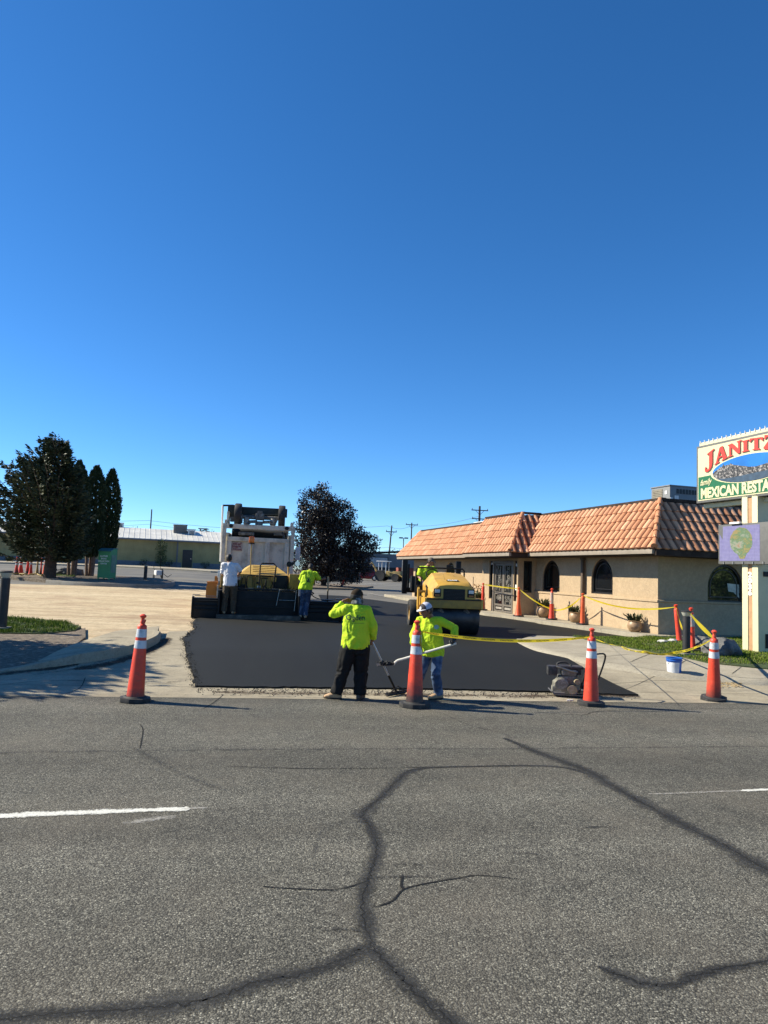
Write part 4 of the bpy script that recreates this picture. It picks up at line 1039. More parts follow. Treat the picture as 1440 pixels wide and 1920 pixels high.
arbor('slimmest columnar conifer, rising behind the green donation bin', 206, 883, .62, 33, -.6)
# shrubs at the tan building
sp = pA+ux*s_at(302)-V((-ux.y, ux.x, 0))*.9; sp.z = gz(sp.x, sp.y)+.1
broadleaf('shrub', 'tall thin shrub against the tan building wall', sp, .5, [(V((0, 0, .9)), (.6, .5, .9)), (V((0, 0, 2.2)), (.5, .45, 1.0))], 1500, .14, m_grn, .05, 41, cat='shrub', per=8)
for u, r, lb in ((270, .5, 'low dark bush at the wall left of the tall thin shrub'), (318, .45, 'low dark bush at the wall right of the tall thin shrub'), (385, .5, 'low dark bush at the wall right of the brown door'), (118, .7, 'low dark bush seen between the conifer trunks')):
    q = pA+ux*s_at(u)-V((-ux.y, ux.x, 0))*.8; q.z = gz(q.x, q.y)+.05
    broadleaf('bush', lb, q, .15, [(V((0, 0, .35)), (r, r*.8, .4))], 420, .10, m_arb, .03, int(u), cat='bush', per=8)
for u, v, Y, r, lb in ((248, 1000, 140, 2.2, 'distant tree top showing over the white roof near the bare pole'), (390, 1004, 150, 2.4, 'distant tree top beside the lattice tower'), (742, 1042, 170, 2.6, 'distant pale tree between the leaning pole and the roof')):
    q = at(u, v, Y); g_ = gz(q.x, q.y); z = q.z-g_
    broadleaf('distant_tree', lb, (q.x, q.y, g_), max(1, z-r), [(V((0, 0, z-r*.4)), (r, r, r*.9)), (V((r*.9, 0, z-r*.8)), (r*.8, r*.8, r*.7)), (V((-r*.8, 0, z-r)), (r*.7, r*.7, r*.6))], 1300, .32, m_grn, .15, int(u), per=8)
q = at(381, 1000, 150); g_ = gz(q.x, q.y)
tw = E('lattice_tower', 'small lattice tower behind the end of the white roof', 'tower', (q.x, q.y, g_)); zt = at(381, 992, 150).z-g_
b = B()
for sx in (-1, 1):
    for sy in (-1, 1): b.limb([(sx*.7, sy*.7, 0), (sx*.6, sy*.6, zt)], .07, 5)
for i in range(12):
    z0 = zt*i/12; z1 = zt*(i+1)/12; s_ = 1 if i % 2 else -1
    for sy in (-.65, .65): b.limb([(-.65*s_, sy, z0), (.65*s_, sy, z1)], .05, 4)
b.o('frame', steel, tw, 0); b = B(); b.box((0, 0, zt+.05), (1.9, 1.9, .16)); b.o('platform', steel, tw, 0)
# street trees: one left of the photograph shades the dirt bank, two stand across the road (seen in the window glass)
p = V((-10.6, 15.1, gz(-10.6, 15.1)))
broadleaf('street_tree', 'leafy tree left of the frame shading the dirt bank', p, 2.0, [(V((0, 0, 4.0)), (2.3, 1.7, 1.6)), (V((.9, -1.2, 3.6)), (1.5, 1.2, 1.2)), (V((1.2, .5, 3.4)), (1.4, 1.2, 1.0))], 12000, .26, m_grn, .15, 51, gap=.55)
for x, y, s_ in ((42, -6, 51), (51, -12, 52)):
    broadleaf('street_tree', 'leafy street tree across the road reflected in the road side window, '+('nearer' if s_ == 51 else 'farther'), (x, y, 0), 1.6, [(V((0, 0, 4.6)), (3.4, 3, 2.6)), (V((2, 0, 2.3)), (2.6, 2.2, 1.7)), (V((-2, 1, 2.2)), (2.6, 2.2, 1.7)), (V((0, .5, 2.0)), (2.6, 2.2, 1.6))], 6500, .34, m_grn, .2, s_, per=9)
# ================================================================ MACHINES
m_yel = M('machine_yellow', (.55, .315, .045), .42, var=.1, vs=4, col2=(.20, .12, .03), amt=.45, cs=3)
m_yel2 = M('dusty_yellow_shaded', (.34, .20, .032), .6, var=.15, col2=(.12, .085, .04), amt=.6, cs=4)  # dusty yellow, darkened to carry the shadow below the paver hood
m_org = M('orange_yellow', (.55, .20, .012), .45, var=.1, col2=(.2, .1, .03), amt=.5)
m_blk = M('machine_black', (.006, .006, .0065), .55, col2=(.02, .019, .018), amt=.6, cs=5, spec=.3)
m_tread = M('worn_tread_plate', (.06, .052, .043), .6, .3, col2=(.18, .15, .12), amt=.8, cs=4)
m_amber = M('amber_lens', (.75, .16, .01), .25)
m_twht = M('truck_white', (.52, .49, .40), .55, var=.12, vs=2, col2=(.17, .145, .115), amt=.65, cs=2.4)
m_tarp = M('dark_green_frame', (.008, .016, .014), .6, col2=(.03, .03, .028), amt=.5)
m_greas = M('greasy_steel', (.10, .095, .085), .6, .3, col2=(.3, .29, .27), amt=.8, cs=8)
def tyre(name, c, r, wd, parent, rim, ax='x', rr=.58, lug=0):
    b = B(); h = wd/2
    b.lathe([(r*rr, -h*.8), (r*.8, -h), (r*.95, -h*.96), (r, -h*.7), (r, h*.7), (r*.95, h*.96), (r*.8, h), (r*rr, h*.8)], 28, c, ax, close=False)
    w_ = b.o(name, black_rubber, parent)
    b = B(); b.lathe([(r*rr*1.02, -h*.82), (r*rr*.9, -h*.5), (r*.3, -h*.35), (r*.22, -h*.75), (.01, -h*.78)], 20, c, ax, close=False); b.lathe([(.01, h*.78), (r*.22, h*.75), (r*.3, h*.35), (r*rr*.9, h*.5), (r*rr*1.02, h*.82)], 20, c, ax, close=False)
    if lug:
        for sg in (-1, 1):
            for i in range(lug):
                a = i*6.283/lug; q = V(c)+(V((sg*h*.5, r*.36*cos(a), r*.36*sin(a))) if ax == 'x' else V((r*.36*cos(a), sg*h*.5, r*.36*sin(a))))
                b.box(q, (.04, .04, .04))
    b.o('rim', rim, w_); return w_
# ---------------------------------------------------------------- paver
p = G(491, 1164); PV = E('asphalt_paver', 'yellow and black asphalt paver laying the fresh black mat', 'paver', p, radians(2.5))
PVM = Matrix.Translation(p) @ Matrix.Rotation(radians(2.5), 4, 'Z')
b = B(); b.box((-.1, .62, .5), (2.5, .55, .75), bev=.03); b.box((-.1, .33, .62), (2.46, .05, .06)); b.box((-.1, .33, .40), (2.46, .05, .05)); b.box((-.1, .34, .93), (2.4, .08, .05)); b.o('screed', m_blk, PV)
b = B(); b.box((-.1, .18, .13), (2.52, .34, .06), bev=.012); b.box((-.1, .0, .08), (2.52, .03, .14)); b.o('walkway', m_tread, PV)
for x0, x1 in ((-2.05, -1.32), (1.14, 2.42)):
    xc = (x0+x1)/2; w_ = x1-x0
    b = B(); b.box((xc, .42, .30), (w_, .55, .54), bev=.02)
    for z in (.30, .42, .54): b.cyl((x0+.02, .135, z), (x1-.02, .135, z), .028, n=10)
    b.box((xc, .42, .60), (w_+.02, .5, .05), bev=.01); b.o('screed_extension', m_blk, PV)
    xe = x0-.02 if x0 < 0 else x1+.02
    b = B(); b.prism([(.1, .03), (.95, .03), (.95, .45), (.7, .66), (.15, .66), (.08, .5)], xe-.02, xe+.02, 'x'); b.o('end_gate', m_blk, PV, 0)
    b = B(); b.limb([(xe, .1, .66), (xe, .1, .72), (xe+(.22 if x0 < 0 else -.22), .1, .72)], .012, 6); b.limb([(x0+.04, .12, .69), (x1-.04, .12, .69)], .012, 6); b.o('crank_handle', steel, PV)
b = B(); b.box((-1.30, .3, .45), (.05, .5, .85), bev=.01); b.box((1.10, .3, .4), (.05, .5, .75), bev=.01); b.o('side_plate', m_blk, PV, 0)
# tractor body
b = B(); b.box((.05, 2.0, .88), (1.9, 2.2, .95), bev=.06); b.o('body', m_yel2, PV)
b = B()
secs = [(.95, -.80, .86, 1.37), (1.25, -.66, .74, 1.48), (1.75, -.44, .5, 1.66), (2.4, -.44, .52, 1.68), (3.0, -.6, .66, 1.58)]
rg = []
for y, x0, x1, z in secs: rg.append([b.bm.verts.new(q) for q in ((x0-.14, y, 1.32), (x0-.06, y, z-.12), (x0+.06, y, z), (x1-.06, y, z), (x1+.06, y, z-.12), (x1+.14, y, 1.32))])
for a, c in zip(rg, rg[1:]):
    for i in range(5): b.bm.faces.new((a[i], a[i+1], c[i+1], c[i]))
b.bm.faces.new(rg[0]); b.bm.faces.new(rg[-1][::-1]); b.o('hood', M('hood_yellow', (.46, .29, .06), .5, var=.12, col2=(.16, .10, .03), amt=.5, cs=4), PV, 30)  # hood yellow is paler than the panels below
b = B()
for i in range(4): b.box((.05, 1.04+.055*i, 1.47+.055*i), (.75, .02, .02))
b.o('hood_louvre', m_yel2, PV, 0)
b = B(); b.box((-.55, .86, 1.12), (.44, .1, .52), bev=.02); b.o('access_panel', m_yel2, PV)
b = B(); b.box((.02, .85, 1.12), (.52, .1, .5), bev=.03); hd = b.o('access_panel', m_yel2, PV)
b = B(); b.box((.05, .79, 1.27), (.2, .02, .035)); b.o('handle', m_blk, hd, 0)
b = B(); b.box((-.12, .79, 1.0), (.1, .012, .06)); b.o('decal', white_paint, hd, 0)
b = B(); b.box((.56, .84, 1.14), (.42, .12, .48), bev=.03); b.o('radiator_grille', m_blk, PV)
b = B(); b.box((-.45, .80, .78), (.36, .2, .34), bev=.04); b.box((.1, .80, .76), (.5, .2, .3), bev=.05); b.box((.62, .80, .78), (.3, .2, .36), bev=.05); b.o('lower_cowl', m_yel2, PV)
b = B()
R = random.Random(9)
for i in range(22):
    x = R.uniform(-.9, .95); b.limb([(x, .66, R.uniform(.9, 1.02)), (x+R.uniform(-.2, .2), .58, R.uniform(.75, .95)), (x+R.uniform(-.3, .3), .5, R.uniform(.55, .9))], .018, 6)
b.o('hydraulic_hoses', m_blk, PV)
b = B()
for i in range(5): b.box((-.85+.42*i, .36, .935+.01*(i % 2)), (.28, .05, .03), rot=(0, .04*(i-2), 0))
b.o('deck_edge', steel, PV, 0)
R = random.Random(17)
for i in range(16):
    x = R.uniform(-.85, .9); z = R.uniform(.62, 1.3); b = B(); b.box((x, .77+R.uniform(-.05, .04), z), (R.uniform(.05, .16), R.uniform(.05, .12), R.uniform(.05, .14)), bev=.01); b.o(R.choice(('bracket', 'junction_box', 'valve_block')), R.choice((m_blk, m_blk, m_yel2, M('control_grey', (.22, .22, .21), .6, col2=(.08, .08, .08), amt=.6, cs=10))), PV)
for i in range(10):
    x = R.uniform(-.95, .95); b = B(); b.limb([(x, .72, R.uniform(1.15, 1.32)), (x+R.uniform(-.1, .1), .68, 1.0), (x+R.uniform(-.25, .25), .62, R.uniform(.7, .9))], .013, 6); b.o('hose', m_blk, PV)
b = B(); b.limb([(-1.2, .4, .9), (-1.2, .4, 1.35), (-1.16, .4, 1.4), (-1.16, .9, 1.4)], .02, 8); b.o('handrail', m_blk, PV)
b = B(); b.box((-1.15, 1.2, 1.15), (.3, .5, .5), bev=.04); b.o('fuel_tank', m_yel2, PV)
# side consoles
b = B(); b.box((-.95, .75, 1.12), (.42, .3, .2), rot=(.35, 0, 0), bev=.02); b.box((-.95, .85, .8), (.3, .2, .6)); cs_ = b.o('control_console', m_blk, PV)
b = B(); b.box((-.9, .6, 1.19), (.26, .05, .1), rot=(.4, 0, 0)); b.limb([(-1.02, .66, 1.2), (-1.04, .60, 1.36)], .012, 6); b.limb([(-.80, .7, 1.22), (-.77, .7, 1.62)], .01, 6); b.o('lever', steel, cs_)
b = B(); b.box((1.02, .85, 1.18), (.42, .35, .5), bev=.03); b.box((1.4, 1.0, 1.28), (.5, .35, .34), bev=.03); cs_ = b.o('control_console', m_yel2, PV)
b = B(); b.box((1.32, .72, 1.18), (.34, .2, .22), rot=(.4, 0, 0), bev=.03); b.limb([(1.15, .68, 1.32), (1.15, .66, .95)], .03, 6); b.limb([(1.22, .6, 1.3), (1.42, .56, 1.25), (1.6, .6, 1.1)], .018, 6); b.o('control_box', M('control_grey', (.22, .22, .21), .6, col2=(.08, .08, .08), amt=.6, cs=10), cs_)
b = B()
for i in range(14): b.limb([(R.uniform(1.0, 1.6), .74, 1.05), (R.uniform(.95, 1.6), .62, .85), (R.uniform(.9, 1.5), .55, .62)], .02, 6)
b.o('hydraulic_hoses', m_blk, PV)
# handrails, ladder, beacon, work light
b = B(); b.limb([(-.13, .62, .55), (-.11, .62, 1.66), (-.07, .62, 1.73), (.3, .62, 1.74), (.38, .62, 1.66), (.30, .62, .8)], .022, 8); b.limb([(-.5, .72, .85), (-.5, .72, 1.30), (-.46, .72, 1.34), (.3, .72, 1.34)], .018, 8); b.o('handrail', m_blk, PV)
b = B()
b.limb([(.42, .26, .45), (.5, .3, .94), (1.02, .3, .94), (.98, .26, .3)], .016, 6); b.limb([(.5, .28, .62), (1.0, .28, .62)], .016, 6); b.limb([(1.1, .3, .98), (1.1, .3, .6)], .014, 6); b.o('step_ladder', steel, PV)
b = B(); b.limb([(-.40, .95, 1.25), (-.41, .95, 2.36)], .018, 8); bp = b.o('beacon_pole', M('dull_yellow_pole', (.35, .22, .05), .6), PV)
b = B(); b.box((-.41, .95, 2.46), (.17, .17, .2), bev=.03); b.o('amber_beacon', m_amber, bp)
b = B(); b.cyl((-.41, .95, 2.33), (-.41, .95, 2.37), .1, n=12); b.o('beacon_base', m_blk, bp)
b = B(); b.limb([(.78, .95, 1.4), (.78, .95, 1.68)], .022, 6); sp_ = b.o('light_stalk', m_yel, PV); b = B(); b.cyl((.78, 1.0, 1.72), (.80, .86, 1.74), .07, .09, n=12); b.cyl((.88, .98, 1.74), (.9, .88, 1.76), .05, n=12); b.o('work_light', m_blk, sp_)
# wheels, hopper and side arms
for sx in (-1, 1): tyre('wheel', (sx*1.42, 2.6, .55), .55, .36, PV, m_yel2)
for sx in (-1, 1): tyre('wheel', (sx*.9, 3.7, .32), .32, .4, PV, m_yel2)
for sx in (-1, 1):
    b = B(); b.limb([(sx*1.22, .7, .55), (sx*1.22, 3.0, .5)], (.05, .12), 8); b.o('tow_arm', m_yel2, PV)
    b = B(); b.prism([(2.95, .55), (4.9, .5), (4.9, 1.0), (3.3, 1.25), (2.95, 1.25)], sx*1.5-.04, sx*1.5+.04, 'x'); b.box((sx*.8, 4.0, .5), (1.4, 1.9, .06), rot=(0, sx*-.2, 0)); b.o('hopper_wing', m_org, PV, 0)
b = B(); b.prism([(-1.74, .38), (-1.46, .30), (-1.40, .5), (-1.40, 1.12), (-1.70, 1.10), (-1.74, .9)], 1.3, 1.36, 'y'); b.box((-1.56, 1.5, 1.08), (.34, .5, .04)); b.o('fender', m_org, PV, 0)
b = B(); b.box((-1.33, 1.1, .62), (.08, .3, .2)); b.limb([(-1.36, 1.2, .2), (-1.36, 1.2, 1.0)], .05, 8); b.o('lift_cylinder', steel, PV)
b = B(); b.limb([(1.98, .18, .62), (1.98, .16, 1.32)], .022, 8); cr = b.o('crank_pole', m_blk, PV); b = B(); b.limb([(1.98, .16, .95), (1.975, .16, 1.40)], .027, 8); b.o('grip', M('pale_wood', (.34, .26, .15), .7), cr)
b = B(); b.limb(catmull([(1.4, .3, .9), (1.6, .2, .74), (1.95, .16, .66), (2.3, .2, .70), (2.5, .3, .68)], 6), .016, 6); b.o('power_cable', m_blk, PV)
# ---------------------------------------------------------------- dump truck with a stowed trailing axle
q = at(478, 1140, 27.3); q.z = gz(q.x, 27.3); TK = E('dump_truck', 'dirty white dump truck backed up to the paver, trailing axle folded over its tailgate', 'dump truck', q, radians(-1.0))
TK.scale = (.955, 1, 1)
b = B()
b.box((0, .06, 1.98), (2.36, .06, 1.30)); b.box((0, .0, 2.56), (2.4, .16, .16), bev=.015); b.box((0, .0, 1.32), (2.4, .14, .12), bev=.015)
for x in (-1.12, -.30, .36, 1.12): b.box((x, .0, 1.95), (.18, .14, 1.1), bev=.012)
tg = b.o('tailgate', m_twht, TK)
b = B(); b.box((-.82, .0, 2.28), (.40, .02, .32)); b.o('placard', M('worn_placard', (.36, .33, .30), .6, col2=(.22, .10, .09), amt=.95, cs=9, thr=.48), tg, 0)
for i, (x_, z_, w_) in enumerate(((-.90, 2.37, .16), (-.73, 2.37, .14), (-.88, 2.27, .2), (-.71, 2.275, .1), (-.9, 2.18, .14), (-.74, 2.175, .16))):
    b = B(); b.box((x_, -.014, z_), (w_, .008, .045)); b.o('placard_row', M('placard_ink', (.13, .035, .04), .6, col2=(.35, .3, .28), amt=.7, cs=14), tg, 0)
b = B()
for sx in (-1, 1):
    b.box((sx*1.2, 2.9, 2.05), (.06, 5.6, 1.35))
    for i in range(8): b.box((sx*1.25, .3+.75*i, 2.05), (.06, .1, 1.3))
    b.box((sx*1.22, 2.9, 2.74), (.12, 5.7, .1))
b.box((0, 5.7, 2.3), (2.4, .06, 1.8)); b.box((0, 2.9, 1.36), (2.4, 5.6, .06)); b.box((0, 5.3, 3.2), (2.4, 1.0, .06)); b.o('dump_body', m_twht, TK, 0)
b = B(); b.box((0, 2.9, 2.45), (2.3, 5.4, .12)); b.o('asphalt_load', m_fresh, TK, 0)
b = B(); b.limb([(-1.1, .95, 2.80), (-.4, .95, 2.83), (.4, .95, 2.79), (1.1, .95, 2.82)], [(.2, .19)]*4, 14); b.box((0, 1.2, 2.78), (2.2, .3, .42), bev=.08); b.o('body_shade_fill', M('body_shade_dark', (.012, .013, .013), .8, var=.3, vs=8), TK)  # added dark filler standing in for the shaded inside of the body
for sx in (-1, 1):
    b = B(); b.box((sx*1.33, -.06, 2.0), (.14, .16, 2.26), bev=.02); b.limb([(sx*1.33, .0, .95), (sx*1.25, 1.4, .85)], .08, 8); b.o('booster_post', m_twht, TK)
    b = B(); b.box((sx*1.28, .5, 3.2), (.12, 1.2, .14), bev=.02); b.o('booster_arm', m_twht, TK)
b = B(); b.box((0, -.06, 3.03), (2.52, .16, .17), bev=.02); bm_ = b.o('booster_crossbeam', m_twht, TK)
b = B()
for sx in (-1, 1): b.cyl((sx*1.08, -.16, 3.04), (sx*1.08, -.10, 3.04), .075, n=14)
b.o('pivot_pin', m_blk, bm_)
for sx in (-1, 1): tyre('booster_wheel', (sx*.86, .30, 3.50), .43, .27, TK, m_twht, lug=8)
b = B(); b.cyl((-.75, .3, 3.42), (.75, .3, 3.42), .075, n=12); b.box((0, .28, 3.45), (.34, .22, .26), bev=.03); b.o('booster_axle', m_greas, TK)
b = B(); b.box((0, .20, 3.56), (.20, .06, .22), bev=.02); b.limb([(-.45, .12, 3.16), (-.35, .10, 3.24), (-.1, .1, 3.26)], .06, 8); b.limb([(.12, .1, 3.24), (.4, .1, 3.26), (.5, .14, 3.2)], .06, 8); b.box((-.02, .1, 3.2), (.3, .1, .14), bev=.02); b.o('steering_linkage', m_greas, TK)
for sx in (-1, 1): 
  b = B(); b.lathe([(.10, 0), (.13, .05), (.11, .1), (.13, .15), (.11, .2), (.09, .26)], 12, (sx*.52, .25, 3.14))
  b.o('air_spring', M('pale_rubber', (.30, .29, .26), .7, col2=(.12, .11, .1), amt=.6, cs=9), TK)
b = B(); b.box((.62, .2, 3.3), (.12, .1, .3), rot=(0, .4, 0)); b.box((-.72, .22, 3.34), (.1, .1, .34)); b.box((-1.08, .2, 3.3), (.14, .2, .18), bev=.03); b.o('brake_chamber', m_greas, TK)
b = B(); b.box((.02, .62, 3.66), (2.1, .1, .34), bev=.02); b.box((-1.12, .55, 3.62), (.34, .3, .5), bev=.03); b.limb([(-.9, .45, 3.5), (.7, .45, 3.58)], .03, 6); b.limb([(-.2, .4, 3.45), (.75, .36, 3.46)], .02, 6); b.o('booster_frame', m_tarp, TK)
b = B(); b.box((-1.24, .4, 3.35), (.1, .5, .5), bev=.03); b.box((-1.36, .5, 3.0), (.1, .3, .16)); b.o('hydraulic_tank', m_twht, TK)
b = B(); b.limb([(-1.46, .5, 1.7), (-1.50, .55, 3.84)], .04, 8); tb = b.o('tarp_arm', white_paint, TK); b = B(); b.limb([(-1.50, .55, 3.84), (-1.1, .55, 3.86), (-.9, .55, 3.82)], .035, 8); b.o('tarp_bar', m_blk, tb)
b = B(); b.box((-.5, .3, 2.78), (.6, .5, .12), bev=.02); b.limb([(.9, .3, 2.9), (1.0, .2, 2.66)], .05, 6); b.box((.75, .3, 2.82), (.35, .4, .12), bev=.02); b.o('chute_bracket', m_greas, TK)
b = B(); b.box((0, 2.8, 1.0), (.9, 9.5, .3)); b.o('chassis', m_blk, TK, 0)
for y in (1.3, 2.7):
    for sx in (-1, 1): tyre('wheel', (sx*1.0, y, .52), .52, .5, TK, m_twht, lug=8)
for sx in (-1, 1): tyre('wheel', (sx*1.05, 7.6, .52), .52, .3, TK, m_twht, lug=8)
b = B(); b.box((0, 6.55, 1.95), (2.2, 1.3, 1.75), bev=.08); cb = b.o('cab', m_twht, TK)
b = B(); b.prism([(7.2, .9), (9.0, .9), (9.05, 1.5), (8.9, 1.75), (7.2, 1.95)], -.95, .95, 'x', bev=.06); b.o('bonnet', m_twht, TK)
b = B(); b.box((0, 7.21, 2.35), (1.9, .03, .6)); b.o('windscreen', dark_glass, cb, 0)
for sx in (-1, 1): b = B(); b.box((sx*1.11, 6.6, 2.3), (.03, .8, .6)); b.o('door_window', dark_glass, cb, 0)
for sx in (-1, 1):
    b = B(); b.limb([(sx*1.1, 7.0, 2.6), (sx*1.65, 7.0, 2.75), (sx*1.78, 7.0, 2.7), (sx*1.78, 7.0, 1.75), (sx*1.1, 7.0, 1.7)], .022, 8); mr = b.o('mirror_bracket', chrome, TK)
    b = B(); b.box((sx*1.72, 6.95, 2.25), (.24, .06, .62), bev=.02); b.o('mirror', white_paint, mr); b = B(); b.cyl((sx*1.72, 6.93, 1.78), (sx*1.72, 6.98, 1.78), .12, n=14); b.o('convex_mirror', chrome, mr)
    b = B(); b.box((sx*1.34, -.05, 1.05), (.12, .1, .2), bev=.02); b.o('tail_light', M('red_lens', (.5, .03, .015), .3), TK)
b = B(); b.box((-1.62, 3.3, 1.2), (.3, .5, .3), bev=.03); b.o('side_box', M('pale_blue_box', (.35, .45, .55), .6), TK)
# ---------------------------------------------------------------- roller
p = G(843, 1189); RA = radians(-4); RO = E('combination_roller', 'yellow roller with steel front drum and rubber rear tyres by the restaurant', 'road roller', p, RA)
ROM = Matrix.Translation(p) @ Matrix.Rotation(RA, 4, 'Z')
m_drum = M('drum_steel', (.055, .056, .06), .42, .55, col2=(.02, .02, .021), amt=.8, cs=3, spec=.4)
b = B(); b.lathe([(.38, -.74), (.45, -.74), (.46, -.72), (.46, .72), (.45, .74), (.38, .74)], 48, (0, 0, .46), 'x'); dm = b.o('drum', m_drum, RO)
b = B(); b.lathe([(.37, -.735), (.30, -.70), (.06, -.70)], 24, (0, 0, .46), 'x', close=False); b.lathe([(.37, .735), (.30, .70), (.06, .70)], 24, (0, 0, .46), 'x', close=False); b.o('drum_hub', m_blk, dm)
for sx in (-1, 1):
    b = B(); b.prism([(-.56, .74), (-.56, 1.0), (1.1, 1.0), (1.1, .7), (.7, .6), (.35, .5), (.05, .5), (-.3, .72)], sx*.78-.03, sx*.78+.03, 'x', bev=.008); b.o('drum_yoke', m_yel, RO, 0)
b = B(); b.box((0, -.5, .86), (1.50, .1, .24), bev=.015); b.box((0, -.30, .98), (1.5, .42, .06)); b.o('front_frame', m_yel2, RO)
b = B(); b.box((0, -.555, .98), (1.52, .02, .03)); b.o('rubber_strip', m_blk, RO, 0)
b = B()
for sx in (-.38, .34): b.limb([(sx, -.46, .72), (sx+.1, -.40, .62), (sx+.16, -.36, .56)], .04, 6); b.box((sx+.02, -.42, .66), (.14, .05, .05), rot=(0, .5, 0))
b.o('scraper_bracket', m_greas, RO)
# engine hood: lofted sections from the grille back to the dash
b = B(); rg = []
for y, wb, wt, zt_, zs in ((-.50, .56, .40, 1.36, 1.02), (-.46, .60, .44, 1.39, 1.15), (-.1, .64, .47, 1.50, 1.22), (.4, .66, .45, 1.63, 1.3), (.8, .66, .43, 1.70, 1.36), (1.08, .64, .40, 1.70, 1.38), (1.16, .60, .36, 1.64, 1.3)):
    rg.append([b.bm.verts.new(c) for c in ((-wb, y, .98), (-wb-.01, y, zs), (-wt-.07, y, zt_-.09), (-wt, y, zt_-.015), (-wt*.5, y, zt_+.012), (0, y, zt_+.018), (wt*.5, y, zt_+.012), (wt, y, zt_-.015), (wt+.07, y, zt_-.09), (wb+.01, y, zs), (wb, y, .98))])
for a, c in zip(rg, rg[1:]):
    for i in range(10): b.bm.faces.new((a[i], a[i+1], c[i+1], c[i]))
b.bm.faces.new(rg[0]); b.bm.faces.new(rg[-1][::-1]); hd = b.o('engine_hood', m_yel, RO, 32)
b = B(); b.prism([(-.30, .98), (.30, .98), (.30, 1.27), (-.30, 1.27)], -.525, -.49, 'y', bev=.01); b.o('grille', m_blk, hd, 0)
b = B()
for i in range(7): b.box((0, -.53, 1.01+.037*i), (.56, .012, .012))
b.o('grille_bar', M('grille_grey', (.018, .018, .018), .6), hd, 0)
for sx in (-1, 1):
    b = B(); b.box((sx*.47, -.505, 1.16), (.20, .04, .22), bev=.02); hl = b.o('headlight_housing', m_blk, hd)
    b = B(); b.box((sx*.47, -.53, 1.20), (.14, .02, .09), bev=.008); b.o('headlight', M('lamp_lens', (.6, .6, .58), .15), hl)
    b = B(); b.box((sx*.47, -.53, 1.09), (.13, .015, .04)); b.o('reflector', M('amber_dim', (.35, .12, .02), .4), hl, 0)
    b = B(); b.prism([(.0, 1.05), (.42, 1.12), (.36, 1.36), (.05, 1.28)], sx*.665-.006, sx*.665+.006, 'x'); b.o('side_vent', m_blk, hd, 0)
b = B(); b.prism([(-.17, -.055), (.17, -.055), (.17, .055), (-.17, .055)], -.006, .006, 'z'); 
pm = Matrix.Translation((0, -.20, 1.495)) @ Matrix.Rotation(.24, 4, 'X'); b.xf(pm); bd = b.o('badge', m_blk, hd, 0)
lt = textmesh('CAT', .135, .007, .003); lt.transform(pm @ Matrix.Translation((0, 0, .009)) @ Matrix.Diagonal((1.05, 1, 1, 1))); link('badge_lettering', lt, M('badge_white', (.75, .74, .70), .5), bd)
b = B(); b.prism([(-.045, -.05), (.045, -.05), (0, .012)], .009, .012, 'z'); b.xf(pm); b.o('badge_triangle', m_yel, bd, 0)
b = B(); b.limb([(.12, .3, 1.63), (.14, .9, 1.725)], .006, 5); b.limb([(-.2, -.1, 1.515), (-.15, .5, 1.665)], .006, 5); b.o('hood_seam', m_yel2, hd)
# articulation brackets, rear frame, operator platform
for x in (-.66, -.88): b = B(); b.prism([(.2, .62), (.34, .62), (.38, .95), (.38, 1.22), (.28, 1.28), (.2, 1.22)], x-.025, x+.025, 'x', bev=.006); b.o('hitch_bracket', m_yel, RO, 0)
b = B(); b.box((-.77, .3, 1.16), (.26, .12, .07), bev=.01); b.box((-.77, .3, .74), (.2, .1, .07)); b.o('hitch_pin', m_yel, RO)
b = B(); b.prism([(1.15, .55), (1.9, .95), (3.0, .95), (3.1, 1.2), (2.75, 1.5), (2.35, 1.42), (2.1, 1.16), (1.15, 1.05)], -.62, .62, 'x', bev=.02); b.o('rear_frame', m_yel, RO, 0)
b = B(); b.box((0, 1.55, .85), (1.3, .8, .3), bev=.03); b.o('operator_platform', m_blk, RO)
for i, x in enumerate((-.70, -.24, .24, .70)): tyre('rear_tyre', (x, 2.55, .42), .42, .33, RO, M('rim_yellow', (.42, .24, .04), .5, col2=(.15, .1, .05), amt=.6), rr=.55, lug=6)
b = B(); b.box((-.47, 2.0, 1.22), (.46, .44, .14), bev=.04); b.box((-.47, 2.24, 1.5), (.44, .12, .5), bev=.05); b.o('seat', m_blk, RO)
b = B(); b.box((-.62, 1.62, 1.2), (.30, .34, .22), bev=.03); b.box((-.80, 2.15, 1.35), (.14, .34, .46), bev=.03); b.limb([(-.62, 1.62, 1.3), (-.62, 1.56, 1.56)], .02, 6); b.box((-.70, 1.9, 1.2), (.12, .3, .5), bev=.03); b.o('control_box', m_blk, RO)
b = B(); b.limb([(-.25, 1.2, 1.3), (-.3, 1.42, 1.62)], .035, 8); st = b.o('steering_column', m_blk, RO)
b = B(); pts = [(-.31+.19*cos(a*.3927), 1.45+.10*sin(a*.3927), 1.65+.15*sin(a*.3927)) for a in range(17)]; b.limb(pts, .017, 6, caps=False); b.limb([pts[0], pts[8]], .012, 6); b.o('steering_wheel', m_blk, RO)
b = B(); b.limb([(-.85, 1.15, 1.0), (-.85, 1.15, 1.78), (-.80, 1.15, 1.84), (.55, 1.15, 1.84), (.6, 1.15, 1.78), (.6, 1.15, 1.3)], .024, 8); b.o('handrail', m_blk, RO)
b = B(); b.box((.12, 1.15, 1.88), (.13, .1, .14), bev=.03); b.limb([(.12, 1.15, 1.7), (.12, 1.15, 1.86)], .02, 6); b.o('work_light', m_blk, RO)
for x in (-.98,): 
    b = B(); b.box((x, 2.85, 1.55), (.16, .12, 1.1), bev=.015); b.box((x+.12, 2.85, 1.5), (.05, .1, .9)); b.o('folded_roof_post', m_blk, RO)
